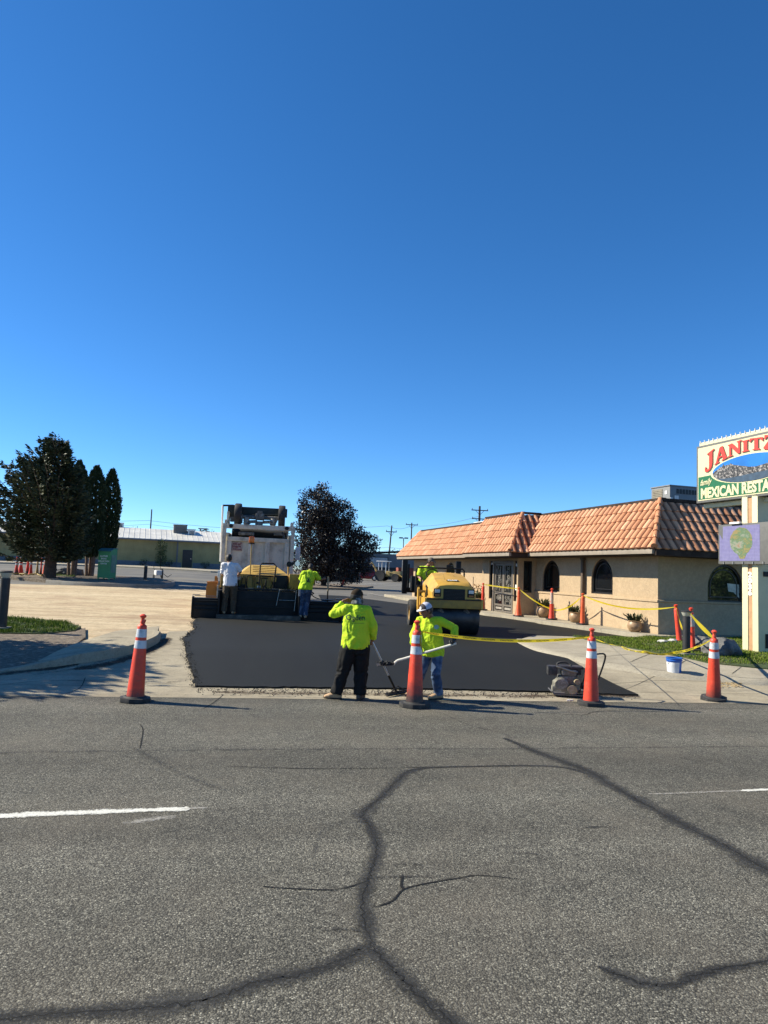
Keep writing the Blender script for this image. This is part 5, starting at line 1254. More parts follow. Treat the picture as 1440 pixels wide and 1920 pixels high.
b = B(); b.box((.75, 2.85, 1.55), (.16, .12, 1.1), bev=.015); b.o('folded_roof_post', m_blk, RO)
b = B(); b.box((-.1, 3.0, 1.12), (1.9, .14, .16), bev=.02); b.o('rear_bumper', m_blk, RO)
b = B()
for i in range(6): b.limb([(-.64, 2.2+.1*i, 1.2+.04*i), (-.72, 2.3+.1*i, 1.35-.02*i), (-.66, 2.5+.07*i, 1.2)], .022, 6)
b.o('hydraulic_hoses', m_blk, RO)
b = B(); b.box((-.635, 1.62, .96), (.012, .22, .07)); b.o('frame_decal', M('decal_dark', (.06, .04, .02), .6), RO, 0)
# ---------------------------------------------------------------- plate compactor
p = G(1062, 1304); CO_ = E('plate_compactor', 'small petrol plate compactor with a black loop handle beside the cone', 'compactor', p, radians(-14))
CO_.scale = (.95, .95, .82)
m_eng = M('dusty_engine', (.17, .16, .125), .6, .3, col2=(.42, .40, .36), amt=.7, cs=16); m_engd = M('dark_engine', (.022, .022, .022), .5, col2=(.12, .11, .1), amt=.6, cs=14)
b = B(); b.prism([(-.30, .10), (-.24, .03), (.24, .03), (.30, .10), (.28, .11), (.23, .055), (-.23, .055), (-.28, .11)], -.2, .2, 'y'); b.o('base_plate', M('plate_steel', (.14, .13, .12), .5, .5, col2=(.3, .28, .25), amt=.6, cs=10), CO_, 20)
b = B(); b.lathe([(.02, -.09), (.11, -.09), (.14, -.06), (.14, .06), (.11, .09), (.02, .09)], 9, (-.13, -.14, .25), 'y'); b.box((-.13, -.14, .16), (.3, .16, .12), bev=.03); b.o('flywheel_cover', m_eng, CO_)
b = B(); b.box((.0, .02, .30), (.30, .28, .22), bev=.04); b.box((.02, -.02, .48), (.26, .24, .13), bev=.04); 
for i in range(6): b.box((.13, .02, .24+.035*i), (.1, .24, .012))
b.o('engine_block', m_eng, CO_)
b = B(); b.box((-.26, -.02, .50), (.17, .20, .19), bev=.03); b.box((.05, .0, .58), (.44, .28, .05), bev=.02); b.box((.18, .02, .5), (.12, .2, .14), bev=.03); b.o('fuel_tank', m_engd, CO_)
b = B(); b.limb([(.12*cos(a*.52)-.06, -.05+.03*sin(a*.5), .62+.055*sin(a*.52)) for a in range(13)], .022, 8); b.o('hose_coil', black_rubber, CO_)
b = B(); b.limb([(-.2, -.16, .60), (.05, -.17, .52), (.16, -.14, .5)], .018, 6); b.o('throttle_cable', steel, CO_)
b = B(); b.lathe([(.03, -.03), (.085, -.03), (.085, .03), (.03, .03)], 16, (.06, -.22, .16), 'y'); b.lathe([(.02, -.04), (.05, -.04), (.05, .04), (.02, .04)], 12, (.14, -.22, .32), 'y'); b.o('belt_pulley', M('tan_pulley', (.30, .23, .13), .6, col2=(.5, .46, .4), amt=.6, cs=12), CO_)
b = B(); b.box((.14, -.16, .13), (.26, .08, .05), bev=.01); b.box((.02, -.18, .10), (.16, .06, .07), bev=.01); b.box((.22, -.1, .12), (.12, .2, .08), bev=.02); b.o('exciter_housing', m_eng, CO_)
b = B(); b.limb(catmull([(.18, -.22, .10), (.26, -.22, .42), (.38, -.2, .76), (.45, -.16, .86), (.56, -.05, .88), (.66, .06, .86), (.68, .1, .76), (.60, .14, .42), (.5, .16, .12)], 6), .017, 8); b.o('handle', m_blk, CO_)
for y in (-.13, .15): b = B(); b.lathe([(.02, -.035), (.10, -.035), (.11, 0), (.10, .035), (.02, .035)], 18, (.36, y, .11), 'y'); b.o('wheel', black_rubber, CO_)
p = G(1068, 1314); b = B()
for i in range(9): b.box((p.x+random.gauss(0, .05), p.y+random.gauss(0, .02), p.z+.012), (random.uniform(.02, .05), .02, .02), rot=(0, 0, random.random()*3), bev=.004)
tag(b.o('paper_scraps', white_paint), 'crumpled white scraps lying in front of the compactor plate', 'litter', kind='stuff')
# small white saw cart in the far lot
p = G(297, 1085.5); SC = E('saw_cart', 'small white wheeled machine on the asphalt right of the dark bollard', 'machine', p, radians(20))
b = B(); b.box((0, 0, .42), (.5, .7, .34), bev=.06); b.o('body', white_paint, SC)
b = B(); b.lathe([(.02, -.03), (.33, -.03), (.33, .03), (.02, .03)], 20, (.18, -.1, .40), 'x'); b.o('blade_guard', m_blk, SC)
for sx in (-1, 1): b = B(); b.lathe([(.02, -.04), (.15, -.04), (.15, .04), (.02, .04)], 14, (sx*.28, .25, .15), 'x'); b.o('wheel', black_rubber, SC)
b = B(); b.limb([(.2, -.3, .4), (.5, -.5, .15), (.75, -.5, .35)], .02, 6); b.limb([(-.2, .35, .5), (-.25, .6, .85), (.2, .6, .85), (.2, .35, .5)], .02, 6); b.o('handle', m_blk, SC)
# ================================================================ PEOPLE
def sculpt(name, b, voxel, mat, parent=None, smooth=4, wr=0.0, wf=9.0, ws=(1, 1, .45), seed=0):
    """fuse overlapping volumes into one continuous skin, relax it, add cloth folds"""
    bmesh.ops.recalc_face_normals(b.bm, faces=b.bm.faces)
    me = bpy.data.meshes.new('tmp'); b.bm.to_mesh(me); b.bm.free()
    ob = bpy.data.objects.new('tmp', me); COL.objects.link(ob)
    md = ob.modifiers.new('r', 'REMESH'); md.mode = 'VOXEL'; md.voxel_size = voxel
    bpy.context.view_layer.update()
    m2 = bpy.data.meshes.new_from_object(ob.evaluated_get(bpy.context.evaluated_depsgraph_get()))
    bpy.data.objects.remove(ob); bpy.data.meshes.remove(me)
    bm = bmesh.new(); bm.from_mesh(m2)
    for _ in range(smooth): bmesh.ops.smooth_vert(bm, verts=bm.verts, factor=.5, use_axis_x=True, use_axis_y=True, use_axis_z=True)
    if wr:
        bm.normal_update()
        for v in bm.verts:
            p = v.co; q = V((p.x*ws[0], p.y*ws[1], p.z*ws[2]))*wf+V((seed*3.7, 0, 0))
            q += V((0, 0, 1))*noise.noise(p*5+V((seed, 1, 2)))*1.6
            n1 = noise.noise(q); n2 = noise.noise(q*2.1+V((5, 1, 0)))
            v.co += v.normal*wr*((1-2.2*abs(n1))*.75+n2*.5)*(.15 if abs(v.normal.z) > .75 else 1)
    bm.to_mesh(m2); bm.free(); m2.name = name; m2.materials.clear()
    m2.polygons.foreach_set('use_smooth', [True]*len(m2.polygons))
    return link(name, m2, mat, parent)
def ell(b, c, r, X=None, Y=None, Z=None, sub=3):
    m = Matrix.Translation(V(c))
    if X is not None: m = m @ Matrix((V(X), V(Y), V(Z))).transposed().to_4x4()
    m = m @ Matrix.Diagonal((r[0], r[1], r[2], 1))
    bmesh.ops.create_icosphere(b.bm, subdivisions=sub, radius=1, matrix=m)
def hand(b, w, f, n, thumb, curl=.5, k=1.0, thick=0.0):
    """palm with four jointed fingers of unequal length and a thumb from the side of the palm"""
    f = V(f).normalized(); n = V(n); n = (n-f*n.dot(f)).normalized(); s = f.cross(n)
    if s.dot(V(thumb)) < 0: s = -s
    w = V(w)
    b.limb([w-f*.02, w+f*.02, w+f*.055, w+f*.092], [(.028*k, .020*k), (.036*k, .017*k), (.041*k, .016*k), (.038*k, .013*k)], 10, sq=s)
    for i, (o, L) in enumerate(((.030, .072), (.010, .080), (-.010, .075), (-.029, .060))):
        p = w+f*(.088-.004*abs(i-1))+s*o*k; d = f+s*o*1.2; d.normalize(); a = 0; pts = [p-f*.015]
        for sg, q in ((.45, 1.0), (.32, 1.25), (.23, .8)):
            a += curl*q*(1+.12*i); dd = d*cos(a)+n*sin(a); pts.append(pts[-1]+dd*(L*sg+(.015 if sg == .45 else 0)))
        b.limb(pts, [.0095+thick, .009+thick, .008+thick, .0065+thick], 7)
    p = w+f*.028+s*.030*k; d = (f*.62+s*.70+n*.35).normalized(); q = p+d*.042; d2 = (f*.85+s*.15+n*(.3+curl*.6)).normalized()
    b.limb([p-d*.015, p, q, q+d2*.034], [.013+thick, .012+thick, .010+thick, .0075+thick], 7)
def basis(f, up=(0, 0, 1)):
    f = V(f).normalized(); s = f.cross(V(up)).normalized(); return s, f, s.cross(f)
SKIN = M('brown_skin', (.20, .095, .052), .55, var=.1, vs=14)
SKIN2 = M('tan_skin', (.30, .15, .09), .55, var=.1, vs=14)
HAIR = M('black_hair', (.008, .007, .006), .6)
LIME = M('hi_vis_lime', (.45, .63, .03), .8, var=.06, vs=10, spec=.15, bs=7, bst=.9, bd=.06)
m_eye = M('dark_eye', (.02, .015, .012), .2)
def person(label, loc, J, H=1.7, facing=(0, 1, 0), head=(0, 1, 0), shirt=LIME, longs=True, pants=None, shoe=None, build=1.0, skin=SKIN, pr=1.0,
           hands=None, glove=None, hair=.012, wr=.010, pbag=1.0, sd=1, toes=None, hem=.10, hat=False):
    k = H/1.7; J = {a: V(c) for a, c in J.items()}; s, f, u = basis(facing)
    sh = (J['shR']-J['shL']).normalized(); hp = (J['hpR']-J['hpL']).normalized()
    pel = (J['hpL']+J['hpR'])/2+V((0, 0, .03)); nek = J['nek']; chs = (J['shL']+J['shR'])/2; che = chs.lerp(pel, .25); wai = chs.lerp(pel, .68)
    hs, hf, hu = basis(head)
    hc = J['hed']
    # --- body: one continuous skin
    b = B(); bw = .86*build
    b.limb([pel-V((0, 0, .09)), pel, wai, che, chs, nek], [(.12*bw, .09*bw), (.15*bw, .105*bw), (.135*bw, .10*bw), (.155*bw, .11*bw), (.12*bw, .085*bw), (.055, .055)], 16, sq=sh)
    b.cap(nek-hu*.03, hc-hu*.06-hf*.012, .058*k, .054*k)
    ell(b, hc+hf*-.008, (.074*k, .094*k, .112*k), hs, hf, hu)
    b.cap(hc+hf*.028*k-hu*.035*k, hc+hf*.058*k-hu*.088*k, .052*k, .036*k)
    b.cap(hc+hf*.082*k+hu*.012*k, hc+hf*.106*k-hu*.026*k, .010*k, .015*k, 8)
    b.cap(hc+hf*.078*k-hs*.03*k+hu*.022*k, hc+hf*.078*k+hs*.03*k+hu*.022*k, .014*k, n=8)
    b.cap(hc+hf*.083*k-hs*.014*k-hu*.056*k, hc+hf*.083*k+hs*.014*k-hu*.056*k, .011*k, n=8)
    for sg in (-1, 1): ell(b, hc+hs*sg*.077*k-hf*.005-hu*.008, (.010*k, .02*k, .032*k), hs, hf, hu, 2)
    for S_ in 'LR':
        b.cap(J['sh'+S_], J['el'+S_], .050*k*build, .041*k*build); b.cap(J['el'+S_], J['wr'+S_], .041*k, .029*k)
        b.cap(J['hp'+S_], J['kn'+S_], .078*k, .052*k); b.cap(J['kn'+S_], J['an'+S_], .052*k, .038*k)
        t = V(toes[S_]).normalized(); b.cap(J['an'+S_]-V((0, 0, .035)), J['an'+S_]+t*.14-V((0, 0, .055)), .036, .028)
        if not (glove and S_ in glove): hand(b, J['wr'+S_], *hands[S_])
    body = sculpt('person', b, .0072, skin, None, 2); body.location = loc
    tag(body, label, 'person')
    for sg in (-1, 1):
        e_ = B(); ell(e_, hc+hf*.080*k+hs*sg*.031*k+hu*.002, (.012, .008, .007), hs, hf, hu, 2); e_.o('eye', m_eye, body)
    # --- shirt
    b = B(); w_ = build
    low = pel-V((0, 0, hem))
    b.limb([low, low+V((0, 0, .03)), pel+(wai-pel)*.2, wai, che, chs+(nek-chs)*.15, nek-(nek-chs)*.12], [(.180*w_, .138*w_), (.194*w_, .155*w_), (.190*w_, .152*w_), (.178*w_, .142*w_), (.182*w_, .132*w_), (.140*w_, .098*w_), (.070, .068)], 20, sq=sh)
    for S_ in 'LR':
        a = J['sh'+S_]; e_ = J['el'+S_]; w2 = J['wr'+S_]
        b.cap(chs.lerp(a, .55), a, .072*k*build, .074*k*build); b.cap(a, e_, .073*k*build, .060*k*build) if longs else b.limb([a-(e_-a)*.08, a.lerp(e_, .4), a.lerp(e_, .92)], [.074*build, .074*build, .076*build], 14)
        if longs: b.cap(e_, e_.lerp(w2, .55), .060*k, .056*k); b.limb([e_.lerp(w2, .4), e_.lerp(w2, .9)], [.055*k, .043*k], 14)
    shirt_ = sculpt('shirt', b, .011, shirt, body, 3, wr, 8.5, (1, 1, .6), sd)
    # --- trousers
    b = B(); g = pbag
    b.limb([pel+V((0, 0, .06)), pel+V((0, 0, .02)), pel-V((0, 0, .08)), pel-V((0, 0, .15))], [(.150*w_, .112*w_), (.164*w_, .124*w_), (.168*w_, .125*w_), (.12*w_, .10*w_)], 18, sq=hp)
    for S_ in 'LR':
        h_ = J['hp'+S_]; kn = J['kn'+S_]; an = J['an'+S_]
        b.cap(h_-V((0, 0, .03)), kn, .095*k*g*build, .074*k*g); b.limb([kn-(an-kn)*.15, kn, kn.lerp(an, .5), kn.lerp(an, .88), kn.lerp(an, 1.04)], [.06*k*g, .074*k*g, .070*k*g, .068*k*g, .070*k*g], 14)
    sculpt('trousers', b, .011, pants, body, 3, wr*1.1, 9, (1, 1, .7), sd+3)
    # --- shoes
    for S_ in 'LR':
        b = B(); t = V(toes[S_]).normalized(); a = V((J['an'+S_].x, J['an'+S_].y, J['an'+S_].z)); zf = a.z-.085
        g0 = V((a.x, a.y, zf)); sd_ = V((-t.y, t.x, 0))
        b.limb([g0-t*.085+V((0, 0, .03)), g0-t*.06+V((0, 0, .045)), g0+t*.02+V((0, 0, .05)), g0+t*.10+V((0, 0, .04)), g0+t*.165+V((0, 0, .028)), g0+t*.19+V((0, 0, .022))], [(.02, .02), (.036, .044), (.042, .05), (.048, .04), (.038, .028), (.012, .012)], 14, sq=sd_)
        b.limb([g0-t*.02+V((0, 0, .06)), a-t*.015+V((0, 0, .06))], [.046, .050], 12)
        so_ = sculpt('shoe', b, .007, shoe, body, 2, .002, 20, (1, 1, 1), sd)
        b = B(); b.limb([g0-t*.09+V((0, 0, .01)), g0-t*.04+V((0, 0, .01)), g0+t*.10+V((0, 0, .01)), g0+t*.19+V((0, 0, .01))], [(.02, .012), (.042, .012), (.05, .012), (.02, .012)], 12, sq=sd_)
        b.o('sole', black_rubber, so_)
    if hair:
        b = B(); ell(b, hc-hf*.022+hu*.014, (.078*k+hair*.4, .088*k+hair*.5, .108*k+hair*.4), hs, hf, hu)
        bmesh.ops.bisect_plane(b.bm, geom=b.bm.verts[:]+b.bm.edges[:]+b.bm.faces[:], plane_co=hc+hf*.035-hu*.02, plane_no=(hf*.8-hu*.6).normalized(), clear_outer=True)
        bmesh.ops.holes_fill(b.bm, edges=[e for e in b.bm.edges if e.is_boundary])
        if hat:
            bmesh.ops.bisect_plane(b.bm, geom=b.bm.verts[:]+b.bm.edges[:]+b.bm.faces[:], plane_co=hc+hu*.035, plane_no=hu, clear_outer=True)
            bmesh.ops.holes_fill(b.bm, edges=[e for e in b.bm.edges if e.is_boundary])
        sculpt('hair', b, .008, HAIR, body, 1, .004, 30, (1, 1, 1), sd)
    if glove:
        for S_ in glove:
            b = B(); hand(b, J['wr'+S_], *hands[S_], thick=.0035); b.limb([J['wr'+S_]-(J['wr'+S_]-J['el'+S_]).normalized()*.05, J['wr'+S_]+V(hands[S_][0]).normalized()*.02], [.038, .034], 12)
            sculpt('glove', b, .0065, M('black_glove', (.014, .014, .015), .7, col2=(.14, .14, .14), amt=.7, cs=18), body, 2)
    return body, shirt_, (hc, hs, hf, hu, k)
def cap_hat(body, hd, crown, brim, panel=None, tip=0.0):
    hc, hs, hf, hu, k = hd
    b = B(); ell(b, hc+hu*.025-hf*.004, (.088*k, .106*k, .105*k), hs, hf, hu)
    bmesh.ops.bisect_plane(b.bm, geom=b.bm.verts[:]+b.bm.edges[:]+b.bm.faces[:], plane_co=hc+hu*.028, plane_no=-hu, clear_outer=True)
    bmesh.ops.holes_fill(b.bm, edges=[e for e in b.bm.edges if e.is_boundary])
    cp = b.o('cap', crown, body, 50)
    b = B(); top = []; n = 12
    for i in range(n+1):
        a = pi*i/n; top.append((cos(a)*.082*k, .06*k+sin(a)*.115*k))
    v = []
    for dz in (.0, .010):
        for x, y in top: v.append(hc+hs*x+hf*y+hu*(.034+dz-.9*x*x-.10*max(0, y-.1)+tip))
    m = n+1
    b.faces([tuple(q) for q in v], [tuple(range(m)), tuple(range(2*m-1, m-1, -1))]+[(i, i+1, m+i+1, m+i) for i in range(n)]+[(m-1, 0, m, 2*m-1)])
    b.o('cap_brim', brim, cp, 30)
    b = B(); ell(b, hc+hu*.131, (.009, .009, .006), sub=2); b.o('cap_button', crown, cp)
    if panel:
        b = B(); ell(b, hc+hu*.026-hf*.002, (.0895*k, .1075*k, .1065*k), hs, hf, hu)
        bmesh.ops.bisect_plane(b.bm, geom=b.bm.verts[:]+b.bm.edges[:]+b.bm.faces[:], plane_co=hc+hu*.036, plane_no=-hu, clear_outer=True)
        bmesh.ops.bisect_plane(b.bm, geom=b.bm.verts[:]+b.bm.edges[:]+b.bm.faces[:], plane_co=hc+hf*.042, plane_no=-hf, clear_outer=True)
        b.o('cap_front', panel, cp, 50)
        b = B(); q = hc+hf*.098*k+hu*.062*k; b.lathe([(.024, 0), (.024, .004)], 16); r = (hf*.9+hu*.35).normalized()
        b.xf(Matrix.Translation(q) @ r.to_track_quat('Z', 'Y').to_matrix().to_4x4()); b.o('cap_badge', white_paint, cp)
    return cp
def on_cloth(name, mesh, target, mat, origin, xdir, updir, ndir, off=.004):
    """lay a flat print onto cloth: every vertex is dropped on the cloth surface along -ndir"""
    bm = bmesh.new(); bm.from_mesh(target.data); bvh = BVHTree.FromBMesh(bm); bm.free()
    x = V(xdir).normalized(); y = V(updir).normalized(); n = V(ndir).normalized(); o = V(origin)
    for v in mesh.vertices:
        p = o+x*v.co.x+y*v.co.y+n*.4; h = bvh.ray_cast(p, -n)
        v.co = (h[0] if h[0] else o+x*v.co.x+y*v.co.y)+n*(off+max(0, v.co.z))
    mesh.materials.clear(); return link(name, mesh, mat, target)
def fine(me, cuts=1):
    bm = bmesh.new(); bm.from_mesh(me); bmesh.ops.triangulate(bm, faces=bm.faces[:])
    for _ in range(cuts): bmesh.ops.subdivide_edges(bm, edges=[e for e in bm.edges if e.calc_length() > .02], cuts=1)
    bm.to_mesh(me); bm.free(); return me
black_pants = M('black_workwear', (.009, .009, .0095), .8, var=.2, vs=12, spec=.2)
denim = M('blue_denim', (.055, .085, .15), .85, var=.25, vs=10, col2=(.28, .34, .42), amt=.55, cs=5, spec=.15, thr=.54)
dkdenim = M('dark_denim', (.035, .055, .10), .85, var=.25, vs=10, col2=(.22, .27, .34), amt=.55, cs=6, spec=.15, thr=.56)
khaki = M('dark_khaki', (.075, .060, .042), .85, var=.2, vs=12, col2=(.03, .025, .02), amt=.6, cs=5, spec=.15)
tan_boot = M('tan_boot', (.42, .27, .15), .75, col2=(.2, .13, .08), amt=.5, cs=10)
dark_boot = M('dark_boot', (.05, .035, .025), .7, col2=(.15, .11, .08), amt=.5, cs=10)
wht_tee = M('white_cotton', (.62, .63, .66), .85, var=.04, vs=8, spec=.15)
ink = M('shirt_print', (.012, .03, .03), .8)
# ---- worker seen from behind at the road edge
P1 = G(653, 1311.5)
b1, s1_, h1 = person('person seen from behind in lime shirt and black trousers, raising one hand to the face', P1, dict(
    hed=(.078, .05, 1.555), nek=(.07, .02, 1.44), shL=(-.085, .0, 1.365), shR=(.232, -.01, 1.352), elL=(-.268, .12, 1.275), wrL=(-.115, .215, 1.475), elR=(.338, -.02, 1.09), wrR=(.352, .08, .895),
    hpL=(-.015, 0, .80), hpR=(.165, 0, .80), knL=(-.10, .05, .40), knR=(.185, .04, .40), anL=(-.185, .03, .09), anR=(.172, 0, .085)),
    H=1.68, facing=(0, 1, 0), head=(.86, .5, .0), pants=black_pants, shoe=dark_boot, build=1.12, pbag=1.28, wr=.019, hands=dict(L=((.55, .35, .2), (.5, -.5, -.7), (0, 0, 1), .55), R=((-.25, .35, -.9), (-.6, .6, .4), (-.4, .8, 0), .95)), toes=dict(L=(-.93, .25, 0), R=(.45, .85, 0)), sd=1, hair=.018, hem=.06, hat=True)
b1.children[0]
cap_hat(b1, h1, M('brown_black_cap', (.035, .025, .016), .85, spec=.1), M('cap_brim_pale', (.20, .19, .17), .8))
for c in b1.children:
    if c.name.startswith('shoe'): c.data.materials[0] = tan_boot; break
b = B(); hc, hs, hf, hu, k = h1; b.limb([(.072, .01, 1.435), (.074, .02, 1.49), (.078, .035, 1.52)], [.086, .078, .080], 18); sculpt('neck_gaiter', b, .009, M('grey_gaiter', (.06, .065, .062), .85, col2=(.35, .37, .36), amt=.8, cs=14), b1, 1, .006, 20)
b = B(); b.cap(hc+hf*.07-hu*.075, hc+hf*.045-hu*.125, .045, .03); ell(b, hc+hf*.03-hu*.08, (.066, .05, .05), hs, hf, hu); sculpt('beard', b, .009, HAIR, b1, 1, .004, 30)
tm = fine(textmesh('Ogden', .118, .0012, .0, 'CENTER'), 1); tm.transform(Matrix.Diagonal((.92, 1, 1, 1)))
on_cloth('shirt_lettering', tm, s1_, ink, (.045, -.1, 1.245), (1, 0, 0), (0, 0, 1), (0, -1, 0))
bb = B(); bb.box((0, 0, 0), (.20, .004, .0)); me = bb.mesh('u', 0); fine(me, 3); on_cloth('shirt_underline', me, s1_, ink, (.075, -.1, 1.165), (1, 0, 0), (0, 0, 1), (0, -1, 0))
# asphalt lute in his right hand
hd_ = P1+V((.352, .085, .865)); tip = G(746, 1303); d_ = (tip-hd_)
LU = E('asphalt_lute', 'asphalt lute with aluminium handle leaning from the hand of the person seen from behind', 'rake', tip)
b = B(); b.limb([hd_-tip+V((-.13, .03, .20))*.35, hd_-tip, (hd_-tip)*.36], .014, 8); b.o('handle', M('aluminium_pole', (.42, .44, .5), .35, .8, var=.05), LU)
b = B(); b.limb([(hd_-tip)*.38, (hd_-tip)*.06, (0, 0, .05)], [.019, .019, .024], 8); b.o('socket', m_blk, LU)
b = B(); b.box((.0, .0, .035), (.62, .07, .018), rot=(.5, 0, .75)); b.box((0, 0, .05), (.5, .02, .03), rot=(0, 0, .75)); 
b.limb([(-.17, -.16, .04), (-.01, .0, .14), (.17, .16, .04)], .012, 6); b.o('lute_head', M('tarred_steel', (.02, .017, .015), .6, col2=(.07, .05, .04), amt=.6, cs=10), LU, 0)
# ---- shoveller in the white cap
P2 = G(805, 1310)
gl = M('black_glove', (.014, .014, .015), .7, col2=(.14, .14, .14), amt=.7, cs=18)
b2, s2_, h2 = person('person in lime shirt, jeans and white cap bending with a shovel behind the middle cone', P2, dict(
    hed=(-.125, -.13, 1.385), nek=(-.035, -.04, 1.29), shL=(.10, -.15, 1.225), shR=(-.165, .08, 1.21), elL=(.335, -.13, 1.12), wrL=(.318, -.245, .945), elR=(-.29, .05, .98), wrR=(-.285, -.13, .765),
    hpL=(.10, -.02, .75), hpR=(-.03, .10, .75), knL=(.062, -.13, .405), knR=(-.135, .06, .40), anL=(.135, -.03, .09), anR=(-.19, .24, .09)),
    H=1.66, facing=(-.72, -.70, 0), head=(-.88, -.36, -.28), pants=denim, shoe=tan_boot, build=.98, pbag=1.0, glove='LR', hands=dict(L=((-.55, -.25, -.75), (-.75, .1, .5), (-.5, -.6, 0), 1.0), R=((.55, -.3, -.35), (0, .2, 1), (-.5, -.7, .2), 1.0)), toes=dict(L=(-.93, -.36, 0), R=(-.85, -.5, 0)), sd=2, hair=.01, hem=.13, wr=.015, hat=True)
cap_hat(b2, h2, M('white_lilac_cap', (.50, .50, .58), .8, var=.05), M('white_brim', (.62, .61, .62), .8, var=.05), M('dark_cap_front', (.03, .025, .03), .8), tip=-.004)
bb = B(); bb.lathe([(.001, 0), (.034, 0)], 16, close=False); me = bb.mesh('bdg', 0); on_cloth('shirt_badge', me, s2_, M('grey_print', (.25, .38, .36), .8), P2*0+V((.02, -.2, 1.13)), (.75, -.66, 0), (0, 0, 1), (-.5, -.86, 0))
hl_ = P2+V((.285, -.275, .88)); bt = P2+V((-.53, -.02, .585)); SH = E('shovel', 'square shovel with white handle held by the person in the white cap', 'shovel', bt)
b = B(); b.limb(catmull([hl_-bt+(hl_-bt).normalized()*.05, hl_-bt, (hl_-bt)*.5, (hl_-bt)*.12, (0, 0, 0), (-.05, .01, -.045), (-.065, .01, -.07)], 5), .018, 8); b.o('handle', M('white_fibre_handle', (.70, .68, .60), .45, var=.05), SH)
b = B(); rg = []
for x, y_, z, wd in ((-.06, .0, -.065, .05), (-.10, .005, -.075, .12), (-.25, .01, -.085, .125), (-.32, .012, -.09, .12)):
    rg.append([b.bm.verts.new((x, y_-wd, z+.02)), b.bm.verts.new((x, y_, z)), b.bm.verts.new((x, y_+wd, z+.02)), b.bm.verts.new((x, y_+wd, z+.012)), b.bm.verts.new((x, y_, z-.008)), b.bm.verts.new((x, y_-wd, z+.012))])
for a, c in zip(rg, rg[1:]):
    for i in range(6): b.bm.faces.new((a[i], a[(i+1) % 6], c[(i+1) % 6], c[i]))
b.bm.faces.new(rg[0]); b.bm.faces.new(rg[-1][::-1]); bl = b.o('blade', M('tarred_steel', (.02, .017, .015), .6, col2=(.07, .05, .04), amt=.6, cs=10), SH, 20)
b = B(); R = random.Random(4)
for i in range(60): b.box((-.19+R.gauss(0, .055), .01+R.gauss(0, .05), -.062+abs(R.gauss(0, .018))), (R.uniform(.012, .03),)*3, rot=(R.random()*3, R.random()*3, 0))
tag(b.o('asphalt_scoop', m_crumb, None, 0), 'small heap of loose asphalt on the blade of the white handled shovel', 'asphalt crumbs', kind='stuff').location = bt
# ---- two screed operators
def pv(x, y, z): return PVM @ V((x, y, z))
P3 = pv(-1.0, .16, .165)
b3, s3_, h3 = person('person in white tee and dark trousers standing on the left end of the paver walkway', P3, dict(
    hed=(-.075, .08, 1.67), nek=(-.05, .03, 1.555), shL=(-.21, .0, 1.475), shR=(.16, .02, 1.465), elL=(-.235, .07, 1.19), wrL=(-.17, .30, 1.10), elR=(.285, .12, 1.29), wrR=(.22, .37, 1.19),
    hpL=(-.085, 0, .91), hpR=(.10, 0, .91), knL=(-.125, .03, .48), knR=(.125, .05, .48), anL=(-.14, .0, .09), anR=(.13, .05, .09)),
    H=1.78, facing=(.05, 1, 0), head=(.12, .95, -.28), shirt=wht_tee, longs=False, pants=khaki, shoe=tan_boot, skin=SKIN2, build=1.08, pbag=1.12, hands=dict(L=((.15, .9, .0), (.2, 0, -1), (1, 0, .2), .6), R=((-.1, .9, -.1), (0, 0, -1), (-1, 0, .2), .6)), toes=dict(L=(-.3, 1, 0), R=(.2, 1, 0)), sd=5, hair=.03, hem=.10, wr=.017)
P4 = pv(1.26, .10, .10)
b4, s4_, h4 = person('person in lime tee and jeans leaning on the right end of the paver', P4, dict(
    hed=(.165, .24, 1.55), nek=(.14, .13, 1.47), shL=(-.055, .06, 1.38), shR=(.305, .08, 1.365), elL=(-.125, .17, 1.15), wrL=(-.08, .42, 1.10), elR=(.44, .17, 1.19), wrR=(.565, .14, 1.215),
    hpL=(-.07, 0, .89), hpR=(.105, 0, .89), knL=(-.09, .05, .50), knR=(.075, .06, .50), anL=(-.105, .0, .10), anR=(.045, -.07, .09)),
    H=1.76, facing=(.08, 1, 0), head=(.25, .9, -.38), longs=False, pants=dkdenim, shoe=tan_boot, skin=SKIN, build=1.10, pbag=1.05, hands=dict(L=((.1, .9, .0), (0, 0, -1), (1, 0, 0), .6), R=((.75, .3, .25), (.1, .9, -.2), (0, .2, 1), .9)), toes=dict(L=(-.4, .9, 0), R=(.1, 1, 0)), sd=7, hair=.012, hem=.05, wr=.017)
bb = B()
for i, (x0, y0, x1, y1, cv) in enumerate(((0, -.12, .0, .10, .01), (.02, -.10, .04, .06, .02), (.04, -.11, .10, .02, .03), (-.02, -.10, -.03, .05, -.01), (-.04, -.10, -.075, .0, -.02), (.05, -.12, .14, -.04, .03))):
    for j in range(8):
        f0 = j/8; f1 = (j+1)/8; w0 = .011*sin(pi*min(.98, f0+.06)); w1 = .011*sin(pi*min(.98, f1+.06))
        c0 = (x0+(x1-x0)*f0-cv*sin(pi*f0), y0+(y1-y0)*f0); c1 = (x0+(x1-x0)*f1-cv*sin(pi*f1), y0+(y1-y0)*f1)
        bb.faces([(c0[0]-w0, c0[1], 0), (c0[0]+w0, c0[1], 0), (c1[0]+w1, c1[1], 0), (c1[0]-w1, c1[1], 0)], [(0, 1, 2, 3)])
me = bb.mesh('emblem', 0); on_cloth('shirt_emblem', me, s4_, ink, (.09, -.1, 1.20), (1, 0, 0), (0, 0, 1), (0, -1, 0))
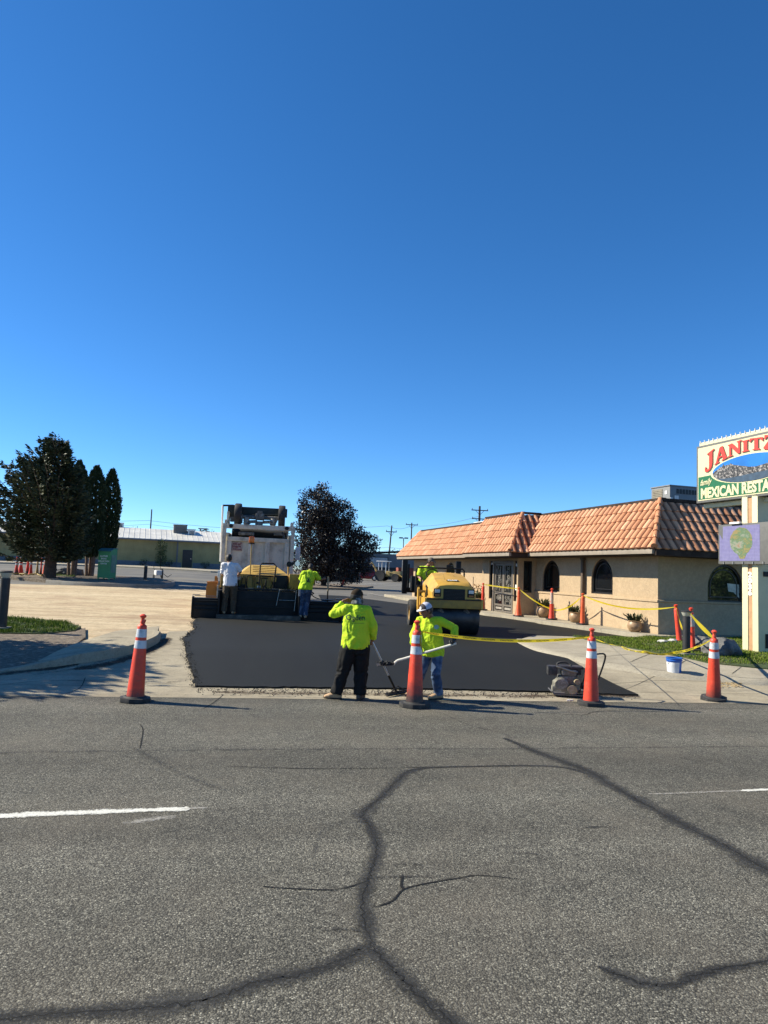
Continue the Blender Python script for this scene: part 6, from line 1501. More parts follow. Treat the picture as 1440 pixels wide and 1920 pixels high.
# ---- roller operator
P5 = ROM @ V((-.45, 1.98, 0))
b5, s5_, h5 = person('person in lime tee and cap seated on the roller, looking down to the side', P5, dict(
    hed=(.13, -.16, 2.035), nek=(.06, -.04, 1.915), shL=(.235, -.03, 1.82), shR=(-.135, .0, 1.81), elL=(.33, -.2, 1.60), wrL=(.24, -.40, 1.58), elR=(-.205, -.04, 1.56), wrR=(-.16, -.27, 1.46),
    hpL=(.10, .03, 1.37), hpR=(-.09, .03, 1.37), knL=(.14, -.40, 1.40), knR=(-.09, -.42, 1.37), anL=(.15, -.5, 1.02), anR=(-.06, -.52, .98)),
    H=1.76, facing=(.1, -1, 0), head=(.62, -.72, -.30), longs=False, pants=dkdenim, shoe=dark_boot, skin=SKIN2, build=1.16, hands=dict(L=((0, -.9, -.1), (-.2, 0, -1), (-1, 0, .3), .8), R=((.3, -.9, -.2), (0, -.2, -1), (1, 0, .2), .5)), toes=dict(L=(.1, -1, 0), R=(-.1, -1, 0)), sd=9, hair=.012, hem=.02, wr=.015, hat=True)
cap_hat(b5, h5, M('faded_brown_cap', (.09, .07, .055), .8), M('faded_brown_cap', (.09, .07, .055), .8))
# ================================================================ CONES, TAPE AND SMALL THINGS
def cone_mat(name, col, dirt=0.0, hgt=.5):
    m, nt, p = nodes(name); c = coord(nt); g = nt.nodes.new('ShaderNodeSeparateXYZ'); nt.links.new(c, g.inputs[0])
    base = ramp(nt, nz(nt, 5, 5, c, .6), [(.3, tuple(x*.85 for x in col)), (.7, tuple(min(1, x*1.1) for x in col))])
    sc = ramp(nt, nz(nt, 1.0, 5, coord(nt, (9, 9, 24), (.5, .3, 0)), .75), [(.55, 0.0), (.68, .7)])
    base = mixc(nt, sc, base, (.30, .075, .045))
    fd = ramp(nt, nz(nt, 3.1, 5, c, .7), [(.52, 0.0), (.75, .35)]); base = mixc(nt, fd, base, (.80, .28, .20))
    if dirt:
        f = ramp(nt, mth(nt, 'ADD', mth(nt, 'MULTIPLY', g.outputs[2], -1/hgt), mth(nt, 'ADD', mth(nt, 'MULTIPLY', nz(nt, 6, 6, c, .7), .8), .62)), [(.25, 0.0), (.75, dirt)])
        base = mixc(nt, f, base, (.035, .033, .03))
    nt.links.new(base, p.inputs['Base Color']); p.inputs['Roughness'].default_value = .45; p.inputs['Specular IOR Level'].default_value = .4
    return m
m_cone = cone_mat('cone_red_orange', (.72, .062, .028)); m_coned = cone_mat('cone_sooty', (.72, .065, .03), .97, .55); m_conel = cone_mat('cone_scuffed', (.72, .062, .028), .75, .28)
m_cono = cone_mat('cone_orange', (.70, .11, .03)); m_refl = M('reflective_white', (.55, .56, .58), .35, var=.06, col2=(.22, .21, .2), amt=.75, cs=11)
m_pale = M('peeling_sleeve', (.50, .45, .38), .6, col2=(.62, .12, .05), amt=.85, cs=12, thr=.5)
def tall_cone(label, loc, mat, tilt=(0, 0), rz=0.0, s=1.0, bent=0.0):
    o = E('traffic_cone', label, 'traffic cone', loc, 0, 'tall orange cones along the road edge'); o.rotation_euler = (tilt[0], tilt[1], rz)
    b = B(); oc = [(.222*s*cos(pi/8+i*pi/4), .222*s*sin(pi/8+i*pi/4)) for i in range(8)]
    b.prism(oc, .0, .062*s, 'z', bev=.012); b.lathe([(.17*s, .06*s), (.15*s, .078*s)], 20); b.o('base', black_rubber, o)
    def X(z): return bent*sin(min(1, z/1.2)*pi)*.5
    b = B(); prof = [(.125, .07), (.118, .15), (.107, .35), (.095, .55), (.082, .77), (.0655, 1.02), (.064, 1.06), (.045, 1.075), (.030, 1.09), (.034, 1.11), (.026, 1.14), (.024, 1.165), (.044, 1.185), (.046, 1.205), (.026, 1.222), (.01, 1.226)]
    b.lathe([(r*s, z*s) for r, z in prof], 26); b.box((.03*s, 0, 1.115*s), (.02, .02, .07), rot=(0, .3, 0), bev=.006); bd = b.o('body', mat, o, 50)
    for z0, z1 in ((.745, .855), (.90, 1.015)):
        b = B(); r0 = (.0825+(.77-z0)*.065)*s+.002; r1 = (.0825+(.77-z1)*.065)*s+.002; b.lathe([(r0-.003, z0*s-.001), (r0, z0*s), (r1, z1*s), (r1-.003, z1*s+.001)], 26); b.o('reflective_band', m_refl, bd, 50)
    return o
k1 = G(253, 1315); tall_cone('tall cone alone on the left, scuffed near its base', k1, m_conel, (0, .03), .2)
k2 = G(777, 1325); k2o = tall_cone('tall cone in the middle, blackened with soot at its foot', k2, m_coned, (0, 0), .1, 1.03)
k3 = G(1108, 1322); tall_cone('clean tall cone standing against the plate compactor', k3, m_cone, (0, .0), .5, .98)
k4 = G(1338, 1313); tall_cone('leaning tall cone at the right with soot on its foot', k4, cone_mat('cone_half_sooty', (.72, .065, .03), .8, .4), (.02, -.13), .9, .98)
def top_of(o, z): 
    bpy.context.view_layer.update(); return o.matrix_world @ V((0, 0, z))
cones = [x for x in COL.objects if x.name.startswith('traffic_cone')]
def delineator(label, loc, h, mat, group='slim delineator posts by the restaurant', tilt=(0, 0), base=True, r=.05, sleeve=None, band=False, r0=None):
    o = E('delineator_post', label, 'delineator', loc, 0, group); o.rotation_euler = (tilt[0], tilt[1], 0)
    r0 = r0 or r*1.25
    if base: b = B(); b.prism([(.21*cos(pi/8+i*pi/4), .21*sin(pi/8+i*pi/4)) for i in range(8)], 0, .05, 'z', bev=.01); b.o('base', black_rubber, o)
    b = B(); b.lathe([(r0*1.2, .03), (r0, .08), (r*1.05, h*.5), (r, h*.86), (r*.85, h*.88), (r*.5, h*.895), (r*.45, h*.93), (r*.8, h*.955), (r*.8, h*.985), (r*.3, h)], 18); bd = b.o('body', mat, o, 50)
    if sleeve:
        b = B(); z0, z1 = sleeve; b.lathe([(r*1.1+.002, h*z0), (r*1.06, h*z1)], 18, close=False); b.o('sleeve', m_pale, bd, 50)
    if band:
        for z0, z1 in ((.55, .66), (.72, .84)): b = B(); b.lathe([(r*1.12, h*z0), (r*1.09, h*z1)], 18, close=False); b.o('reflective_band', m_refl, bd, 50)
    return o
def dz_at(u, v, dz): return G(u, v, dz)
def fpt(u, v, off):                                    # a spot on the building sidewalk, off metres out from the facade
    n = RM.to_3x3() @ V((1, 0, 0)); p = pl(u, v, rw(-off, 0), n); p.z = gz(p.x, p.y)+.135; return p
def hgt(P, v): return zat(P, v)-P.z
q = fpt(905, 1139, 1.15); d1 = delineator('red delineator post in front of the wall left of the entrance doors', q, hgt(q, 1093), m_cone, r=.06)
q = fpt(972, 1149, 1.25); d2 = delineator('orange cone with yellow tape knotted at its top, right of the entrance doors', q, hgt(q, 1101), m_cono, r=.055, r0=.13)
q = fpt(1034, 1158, .62); d3 = delineator('delineator post with peeling white upper half beside the pot under the arched window', q, hgt(q, 1103), m_cone, r=.06, sleeve=(.5, .86), r0=.1)
q = fpt(1092, 1167, .62); d4 = delineator('narrow orange delineator post in front of the brown downspout', q, hgt(q, 1112), m_cono, r=.06, r0=.08)
q = dz_at(1274, 1202, .1); d5 = delineator('red post tilted left at the near corner of the restaurant lawn', q, hgt(q, 1133), m_cone, tilt=(0, -.115), base=False, r=.065, r0=.075)
q = dz_at(1299, 1221, .1); d6 = delineator('red post with torn white sleeve right behind the dark bollard light', q, hgt(q, 1139), m_cone, tilt=(0, -.05), r=.06, sleeve=(.56, .84), r0=.065)
# cones gathered under the spruce
for i, (u, vb, vt, mt, bn, lb, rr) in enumerate(((30, 1078, 1044, m_coned, True, 'leftmost dusty cone of the cluster under the spruce', .09), (38, 1076, 1046, m_cone, True, 'bright red cone with white top, second in the cluster under the spruce', .12), (51, 1076, 1041, m_coned, False, 'dark red cone in the middle of the cluster under the spruce', .09),
        (57, 1078, 1043, m_cone, True, 'small red cone just left of the yellow hose pile', .08), (69, 1077, 1046, M('tan_post', (.35, .24, .10), .7), False, 'tan post standing in the yellow hose pile', .07), (76, 1077, 1046, m_coned, False, 'thin dark post between the tan post and the spruce trunk', .05), (83, 1077, 1044, m_cono, True, 'orange and white cone right beside the spruce trunk', .09))):
    q = dz_at(u, vb, .12); delineator(lb, q, hgt(q, vt), mt, 'cones gathered under the spruce', r=rr*.75, r0=rr*1.5, band=bn)
q = dz_at(25, 1080, .13); hz = E('hose_pile', 'yellow hose lying in a loose pile under the spruce', 'hose', q)
b = B(); R = random.Random(2); pts = []
for i in range(26): pts.append((-.6+i*.11+R.uniform(-.2, .2), .3*sin(i*.9)+R.uniform(-.1, .1), .06+.10*abs(sin(i*.7))))
b.limb(catmull(pts, 4), .035, 6); b.o('hose', M('dull_yellow_hose', (.38, .27, .08), .7), hz)
b = B(); b.limb(catmull([(1.6, -.1, .05), (2.0, .1, .3), (2.2, .25, .9), (2.22, .3, 1.1)], 4), .05, 6); b.o('upright_hose_end', M('dull_yellow_hose', (.38, .27, .08), .7), hz)
q = dz_at(39, 1079, .13); q2 = G(40, 1072, .0); ys = E('yellow_sign_back', 'small faded yellow panel behind the cones under the spruce', 'sign', (q.x, q.y+1.5, q.z))
b = B(); b.box((0, 0, 1.25), (.34, .02, .42), bev=.01); b.o('panel', M('faded_yellow', (.35, .24, .05), .7), ys); b = B(); b.cyl((0, .03, -.1), (0, .03, 1.2), .02, n=8); b.o('post', steel, ys)
q = G(120, 1079, .1); rk = E('rock_pile', 'low pile of dark rocks behind the spruce trunk', 'rocks', q)
def rock_mesh(r, seed, sq=.7):
    b = B(); bmesh.ops.create_icosphere(b.bm, subdivisions=4, radius=r)
    for v in b.bm.verts:
        d = v.co.normalized(); n = noise.noise(d*1.5+V((seed, 0, 0)))*.38+noise.noise(d*3.5+V((0, seed, 0)))*.15+noise.noise(d*9+V((0, 0, seed)))*.05
        p = d*r*(1+n)
        for fn, lim in ((V((.5, -.6, .6)).normalized(), .74), (V((-.7, -.3, .5)).normalized(), .78), (V((.1, .2, 1)).normalized(), .7), (V((.9, -.2, .1)).normalized(), .85)):
            e_ = p.dot(fn)-lim*r
            if e_ > 0: p -= fn*e_*.85
        v.co = V((p.x, p.y*.85, p.z*sq))
    return b
m_rock = M('dark_basalt', (.10, .10, .10), .9, var=.35, vs=5, col2=(.22, .21, .19), amt=.6, cs=3, bs=22, bst=.8, bd=.03)
for i, (x, y, r) in enumerate(((0, 0, .55), (.7, .1, .5), (-.6, .2, .4))): rock_mesh(r, i+2).o('rock', m_rock, rk).location = (x, y, .2)
# back cones by the plum tree
for u, vb, vt, tl, lb in ((640, 1101, 1077, .32, 'dark red delineator leaning right on the island under the plum tree'), (616, 1090, 1062, -.05, 'upright red delineator on the lot left of the leaning one')):
    q = G(u, vb, .06); delineator(lb, q, hgt(q, vt)/cos(tl), m_cone if tl < 0 else m_coned, 'delineators under the plum tree', tilt=(0, tl), r=.07, r0=.12)
# ---- caution tape: ribbons strung between the posts
def tape_mat():
    m, nt, p = nodes('caution_tape'); c = coord(nt)
    nt.links.new(ramp(nt, nz(nt, 8, 4, c), [(.3, (.55, .43, .012)), (.7, (.72, .58, .02))]), p.inputs['Base Color'])
    p.inputs['Roughness'].default_value = .4
    tr = nt.nodes.new('ShaderNodeBsdfTranslucent'); tr.inputs[0].default_value = (.75, .58, .03, 1); mx = nt.nodes.new('ShaderNodeMixShader'); mx.inputs[0].default_value = .5
    nt.links.new(p.outputs[0], mx.inputs[1]); nt.links.new(tr.outputs[0], mx.inputs[2]); nt.links.new(mx.outputs[0], nt.nodes['Material Output'].inputs[0]); return m
m_tape = tape_mat()
def tape(pts, sag, wd, label, words=0, tw=0.0, seed=0, twist=.35):
    P = []; R = random.Random(seed)
    for a, c in zip(pts, pts[1:]):
        a = V(a); c = V(c); n = 24
        for k in range(n): t = k/n; q = a.lerp(c, t); q.z -= sag*4*t*(1-t); P.append(q)
    P.append(V(pts[-1])); n = len(P)
    def frame(f):
        x = f*(n-1); i = min(n-2, int(x)); q = P[i].lerp(P[i+1], x-i); t = (P[i+1]-P[i]).normalized()
        up = V((0, 0, 1)); up = (up-t*up.dot(t)).normalized(); sd = t.cross(up)
        a = twist*sin(f*7+seed)+tw*f; return q, t, up*cos(a)+sd*sin(a), sd*cos(a)-up*sin(a)
    b = B(); rows = []
    for i in range(n):
        q, t, u_, s_ = frame(i/(n-1)); w2 = wd*(.35+.65*min(1, min(i, n-1-i)/4)); rows.append([b.bm.verts.new(q+u_*w2*.5), b.bm.verts.new(q+s_*.004), b.bm.verts.new(q-u_*w2*.5)])
    for a, c in zip(rows, rows[1:]):
        for j in (0, 1): b.bm.faces.new((a[j], a[j+1], c[j+1], c[j]))
    me = b.mesh('caution_tape', 0); me.polygons.foreach_set('use_smooth', [True]*len(me.polygons))
    o = tag(link('caution_tape', me, m_tape), label, 'caution tape', 'yellow caution tape strung between cones')
    if words:
        for w_ in range(words):
            tm = fine(textmesh('CAUTION', wd*.62, wd*.02, 0, 'LEFT'), 1); L = max(v.co.x for v in tm.vertices); f0 = .03+.95*w_/words; fw = .95/words*.72
            for v in tm.vertices:
                q, t, u_, s_ = frame(min(.999, f0+fw*v.co.x/L)); v.co = q+u_*v.co.y+s_*.010
            tm.materials.clear(); link('tape_lettering', tm, M('tape_ink', (.012, .012, .01), .6), o)
    return o
def T(o, z): return top_of(o, z)
cz = {x['label'][:14]: x for x in cones}
c2, c3, c4 = T(cones[1], 1.12), T(cones[2], 1.06), T(cones[3], 1.06)
low = G(905, 1200, .03); m1 = c2.lerp(c3, .5)
tape([c2+V((.03, 0, -.02)), c3], .10, .047, 'caution tape sagging between the middle cone and the cone at the compactor', 9, seed=2, twist=.25)
b = B(); b.limb([c2+V((0, -.02, .03)), c2+V((.035, -.05, -.05)), c2+V((.05, -.09, -.22)), c2+V((.085, -.1, -.33))], [(.016, .004), (.016, .003), (.012, .003), (.006, .003)], 6); tag(b.o('caution_tape_end', m_tape), 'loose yellow tape end hanging from the top of the middle cone', 'caution tape')
g1 = G(1165, 1212, .14); g2 = G(1210, 1222, .13)
tape([c3+V((.04, .02, -.03)), G(1140, 1207, .12), g1+V((0, 0, -.01))], .0, .013, 'thin twisted caution tape running from the cone at the compactor to the lawn', 0, seed=14, twist=1.2)
tape([g1, g2, G(1262, 1224, .16), c4], .05, .05, 'caution tape drooping over the lawn grass between the two right cones', 10, seed=4, twist=.5)
bo_ = G(1287, 1227, .1)
tape([c4, bo_+V((.06, -.04, .93))], .03, .085, 'broad flat caution tape from the leaning cone up to the bollard light', 0, seed=5, twist=.2)
t5 = T(d5, hgt(G(1274, 1202, .1), 1135)*.96); h4_ = T(d4, .93*(zat(V(d4.location), 1112)-d4.location.z)); h2_ = T(d2, .95*(zat(V(d2.location), 1101)-d2.location.z)); h1_ = T(d1, .95*(zat(V(d1.location), 1093)-d1.location.z)); h3_ = T(d3, .3)
tape([bo_+V((-.06, .03, .52)), t5], .06, .06, 'caution tape between the bollard light and the red post tilted left', 0, seed=6)
tape([t5, h4_], .22, .05, 'long caution tape along the facade from the tilted post to the downspout post', 0, seed=7)
tape([h4_, V(d3.location)+V((.05, -.1, .36))], .16, .05, 'caution tape between the downspout post and the pot under the arched window', 0, seed=8)
tape([V(d3.location)+V((.05, -.1, .36)), h2_], .10, .05, 'caution tape dropping from the knotted cone to the pot under the arched window', 0, seed=9)
tape([h2_, h1_], .02, .05, 'caution tape stretched across the entrance doors', 0, seed=10)
# ---- bollard lights
m_bol = M('bollard_dark', (.016, .016, .018), .6, col2=(.05, .05, .05), amt=.4)
def bollard(label, loc, h, r):
    o = E('bollard_light', label, 'bollard light', loc, 0, 'dark bollard lights'); b = B(); b.cyl((0, 0, 0), (0, 0, h*.87), r, n=24); b.o('post', m_bol, o)
    b = B(); b.lathe([(r*.75, h*.87), (r*.98, h*.89), (r*1.35, h*.965)], 24); b.o('lens', M('frosted_lens', (.42, .42, .36), .4), o)
    b = B(); b.lathe([(r*1.42, h*.965), (r*1.44, h*.985), (r*1.2, h)], 24); b.o('cap', m_bol, o)
    b = B(); b.box((0, 0, .015), (r*3.2, r*3.2, .03)); b.o('footing', m_kerb, o, 0); return o
bollard('dark bollard light with caution tape, standing on the right lawn', bo_, hgt(bo_, 1145), .085)
q = G(3, 1178, .09); bollard('dark bollard light cut by the left edge behind the grass patch', q, hgt(q, 1070), .10)
q = G(272, 1088, .12); bollard('thin distant bollard light right of the green donation bin', q, hgt(q, 1058), .10)
# ---- donation bin
q = G(193, 1087, .12); W = 1.0; bn = E('donation_bin', 'green clothes donation bin with white lettering beside the conifers', 'donation bin', q, radians(-20)); hb = hgt(q, 1032)
m_bin = M('bin_green', (.045, .27, .10), .5, var=.1, col2=(.05, .12, .07), amt=.4); m_binl = M('bin_lid', (.02, .12, .12), .5)
kb = FPX/((q-CAMP).dot(cF)); W = 25/kb; Dp = .68
b = B(); b.prism([(0, .1), (0, hb*.97), (.28, hb*1.05), (Dp, hb*1.06), (Dp, .1)], -W/2, W/2, 'x', bev=.01); b.o('body', m_bin, bn, 0)
b = B(); b.prism([(-.04, hb*.965), (.26, hb*1.05), (Dp+.03, hb*1.065), (Dp+.03, hb*1.09), (.25, hb*1.075), (-.05, hb*.99)], -W/2-.03, W/2+.03, 'x'); b.o('lid', m_binl, bn, 0)
for x in (-W/2+.04, W/2-.04):
    for y in (.05, Dp-.05): b = B(); b.box((x, y, .05), (.06, .06, .12)); b.o('leg', m_bin, bn, 0)
m_let = M('bin_lettering', (.62, .70, .64), .6)
for i, wd_ in enumerate(('CLOTHES', 'SHOES', 'COLLECTION', 'CENTER')): text('lettering', wd_, hb*.072, m_let, bn, (-.04, -.006, hb*(.80-.085*i)), bold=.004, sx=.95)
b = B(); b.box((W/2+.01, Dp*.5, hb*.55), (.01, Dp*.7, hb*.6)); b.o('side_poster', M('pale_green_panel', (.12, .22, .16), .6), bn, 0)
b = B(); b.box((-W/2-.04, .2, hb*.7), (.06, .1, .08), bev=.01); b.o('handle', m_bin, bn)
# ---- bucket
q = G(1264, 1267); bk = E('paint_bucket', 'blue plastic bucket with a white label at the kerb', 'bucket', q)
m_blu = M('bucket_blue', (.012, .10, .42), .4, var=.1, col2=(.03, .05, .12), amt=.3); kk = 95.; 
b = B(); b.lathe([(.115, 0), (.125, .02), (.142, .29), (.156, .295), (.158, .31), (.147, .315), (.149, .335), (.16, .34), (.161, .355), (.15, .36), (.140, .355), (.120, .05), (.001, .05)], 28, close=False); b.o('bucket', m_blu, bk, 45)
b = B(); ring_ = []
for k in range(17):
    a = radians(-212)+radians(135)*k/16; ring_.append((cos(a), sin(a)))
for z0, z1 in ((.07, .27),):
    vs = [(x*(.1288+.0013), y*(.1288+.0013), z0) for x, y in ring_]+[(x*(.1405+.0013), y*(.1405+.0013), z1) for x, y in ring_]; b.faces(vs, [(i, i+1, 18+i, 17+i) for i in range(16)])
lb = b.o('label', M('label_white', (.62, .64, .66), .6, col2=(.4, .42, .45), amt=.4, cs=9), bk)
b = B(); b.faces([(x*.1345, y*.1345, z) for z in (.15, .20) for x, y in ring_[5:11]], [(i, i+1, 7+i, 6+i) for i in range(5)]); b.o('label_print', M('label_grey', (.2, .24, .28), .6), lb)
b = B(); b.limb([(.15*cos(a), .15*sin(a)*.55-.05, .28-.16*sin(a)) for a in [pi*i/10 for i in range(11)]], .004, 5); b.o('bail_handle', steel, bk)
# ---- terracotta pots with plants
m_pot = M('glazed_pot', (.34, .22, .12), .45, var=.3, vs=5, col2=(.10, .06, .035), amt=.8, cs=4); m_succ = leaf_mat('succulent_leaf', (.02, .035, .012), (.06, .075, .025), (.14, .09, .05))
def pot(label, u, v, wpx, seed):
    q = fpt(u, v, .34 if u > 1000 else .95); k = FPX/((q-CAMP).dot(cF)); r = wpx/k/2; R = random.Random(seed)
    o = E('flower_pot', label, 'flower pot', q, seed, 'round glazed pots along the facade')
    b = B(); b.lathe([(r*.55, 0), (r*.72, .1*r), (r*.97, .55*r), (r*1.0, .85*r), (r*.9, 1.2*r), (r*.80, 1.36*r), (r*.86, 1.44*r), (r*.92, 1.5*r), (r*.86, 1.54*r), (r*.72, 1.42*r), (.001, 1.4*r)], 26, close=False); b.o('pot', m_pot, o, 50)
    lv = Leaves()
    for i in range(46):
        a = R.random()*6.28; rr = R.random()*r*.7; p_ = V((rr*cos(a), rr*sin(a), 1.4*r)); d = V((cos(a)*R.uniform(.1, .9), sin(a)*R.uniform(.1, .9), 1))
        L = R.uniform(.5, 1.25)*r
        for t in range(3): lv.leaf(p_+d*L*.25*t, d+rv(R)*.35, rv(R), L*.6, r*.28)
    lv.o('plant', m_succ, o)
pot('leftmost glazed pot, left of the entrance doors', 897, 1139, 26, 3); pot('tall glazed pot below the arched window beside the entrance', 1019, 1153, 27, 5); pot('glazed pot immediately left of the downspout post', 1079, 1164, 25, 7); pot('glazed pot nearest the road, alone under the last arched window', 1190, 1181, 27, 9)
q = fpt(886, 1139, .9); vp = E('vine_trellis', 'thin stake with dry orange vine behind the roller', 'plant stake', q)
b = B(); b.cyl((0, 0, 0), (0, 0, 1.4), .015, n=6); b.o('stake', m_bark, vp); lv = Leaves(); R = random.Random(1)
for i in range(90): lv.leaf(V((R.uniform(0, .5), 0, R.uniform(.7, 1.05)))+rv(R)*.06, rv(R), rv(R), .09, .05)
lv.o('vine', leaf_mat('dry_vine', (.2, .1, .03), (.4, .2, .06)), vp)
# ---- boulders, hose, small stones on the right lawn
q = G(1362, 1229, .1); b_ = rock_mesh(.43, 1.3, .74); o = tag(b_.o('boulder', m_rock, None, 45), 'large dark boulder on the lawn behind the leaning cone', 'boulder'); o.location = q+V((0, .15, .14))
q = G(1326, 1222, .1); o = tag(rock_mesh(.36, 4.1, .8).o('boulder', M('grey_boulder', (.16, .155, .145), .9, var=.3, vs=5, bs=20, bst=.7), None, 45), 'smaller grey boulder tucked left of the large dark one', 'boulder'); o.location = q+V((0, .25, .12))
for u, v, lb, mt in ((1244, 1203, 'small black and white stone at the lawn edge', M('pale_stone', (.42, .42, .40), .8)), (1262, 1201, 'small pale stone at the lawn edge beside the tilted post', M('pale_stone', (.42, .42, .40), .8))):
    q = G(u, v, .12); o = tag(rock_mesh(.13, u, .5).o('stone', mt), lb, 'stone'); o.location = q
b = B(); R = random.Random(6)
for i in range(70):
    q = G(R.uniform(1345, 1392), R.uniform(1276, 1289), .01); a = R.random()*3; b.box((q.x, q.y, q.z+.012), (R.uniform(.04, .1), .008, .006), rot=(R.uniform(-.3, .3), 0, a))
tag(b.o('straw_litter', M('straw', (.40, .27, .11), .9), None, 0), 'dry straw scattered on the concrete by the leaning cone', 'straw', kind='stuff')
# ---- pole sign of the restaurant
qs = G(1422, 1224, .1); fN = RM.to_3x3() @ V((1, 0, 0)); fX = RM.to_3x3() @ V((0, -1, 0))
SG = E('pole_sign', 'tall roadside pole sign of the restaurant with cream posts, cut by the right edge', 'sign', qs, atan2(fX.y, fX.x))
def sl(u, v, off=0.0):                                 # photo pixel -> position in the plane of the sign face (x towards the road)
    p = pl(u, v, qs-fN*off, fN)-qs; return V((p.dot(fX), -off, p.z))
m_cream = M('cream_panel', (.60, .56, .36), .6, var=.06, col2=(.4, .36, .24), amt=.35); m_strip = M('tan_strip', (.42, .24, .12), .6); m_sgrey = M('sign_grey_edge', (.10, .10, .095), .6); m_sred = M('sign_red', (.60, .035, .02), .5); m_sgrn = M('sign_green', (.003, .115, .042), .5, var=.06); m_scr = M('sign_cream', (.58, .545, .33), .5, var=.04); m_shad = M('letter_shadow', (.10, .07, .05), .6)
a = sl(1306, 944); x0 = a.x; zt0 = sl(1306, 838).z; zb0 = a.z; x1 = x0+(sl(1440, 870).x-x0)/.655; Dk = .5
# slight rake of the top edge like the photo: posts first
xa = sl(1392, 1222).x; xb = sl(1422, 1224).x; zt_p = zb0+.05; wp = (xb-xa)*.36
b = B(); b.box((xa+wp/2, .22, zt_p/2-.1), (wp, .44, zt_p+.2), bev=.006); b.o('post', m_cream, SG)
b = B(); b.box((xb-wp/2, .22, zt_p/2-.1), (wp, .44, zt_p+.2), bev=.006); b.o('post', m_cream, SG)
b = B(); b.box(((xa+xb)/2-.012, .12, zt_p/2-.05), (xb-xa-2*wp-.025, .2, zt_p-.02)); b.o('tan_strip', m_strip, SG, 0)
b = B(); b.box((xb+.012, .30, .28), (.02, .18, .34)); b.o('vent_box', m_blk, SG, 0)
b = B(); b.box((xb+.015, .26, sl(1425, 1076).z), (.03, .2, .12)); b.o('meter_box', m_blk, SG, 0)
for i, ch in enumerate('2036'):
    z = sl(1406, 1078+11.3*i).z; text('house_number', ch, .17, M('number_white', (.65, .64, .6), .5), SG, ((xa+xb)/2-.012, .012, z), bold=.012, sx=1.5)
# cabinet
b = B(); b.box(((x0+x1)/2, Dk/2, (zt0+zb0)/2), (x1-x0, Dk, zt0-zb0), bev=.012); cb = b.o('sign_cabinet', m_sgrey, SG)
W_, H_ = x1-x0-.12, zt0-zb0-.12
def cab(u, v): return (x0+.06+u*W_, -.006, zb0+.06+v*H_)
def plate(name, poly, mat, d, parent):
    b = B(); b.prism([(cab(u, v)[0], cab(u, v)[2]) for u, v in poly], -.004-d, -.001-d, 'y'); return b.o(name, mat, parent, 0)
pn = plate('sign_face', [(0, 0), (1, 0), (1, 1), (0, 1)], m_scr, .0, cb)
plate('green_band', [(.006, .02), (.994, .02), (.994, .445)]+[(.994-.988*i/12, .445+.02*sin(i/12*pi)) for i in range(1, 12)]+[(.006, .445)], m_sgrn, .004, pn)
el = lambda k, cx=.5, cy=.475, rx=.345, ry=.235: [(cx+rx*k*cos(i*2*pi/48), cy+ry*k*sin(i*2*pi/48)) for i in range(48)]
ov = plate('picture_border', el(1.06), m_scr, .008, pn)
plate('picture_sky', el(1.0), M('picture_sky', (.012, .15, .50), .4, var=.3, vs=.9), .012, ov)
hillp = [(.5+.33*cos(a), .505+.235*sin(a)) for a in [pi*(1+.02)-.38+pi*i/40*1.0 for i in range(0, 41) if True]]
low_ = [p for p in el(.995) if p[1] < .462]
low_ = sorted(low_, key=lambda p: atan2(p[1]-.468, p[0]-.5))
hill = [(.158, .47), (.18, .51), (.215, .54), (.235, .575), (.25, .57), (.265, .62), (.275, .575), (.30, .59), (.32, .585), (.335, .61), (.345, .585), (.37, .565), (.41, .54), (.46, .515), (.50, .49), (.56, .475), (.62, .49), (.68, .51), (.74, .49), (.80, .485), (.842, .465)]
m_town = M('picture_town', (.018, .02, .024), .6, var=.4, vs=12, col2=(.5, .46, .44), amt=.9, cs=24, thr=.56)
plate('picture_town', hill[::-1]+low_[:], m_town, .016, ov)
plate('picture_lake', [(p[0], p[1]) for p in el(.99) if p[1] < .335] and sorted([p for p in el(.99) if p[1] < .36], key=lambda p: p[0])[::1]+[(.70, .39), (.6, .375), (.5, .365), (.4, .35), (.3, .345)], M('picture_lake', (.03, .06, .10), .5, var=.3, vs=6), .020, ov)
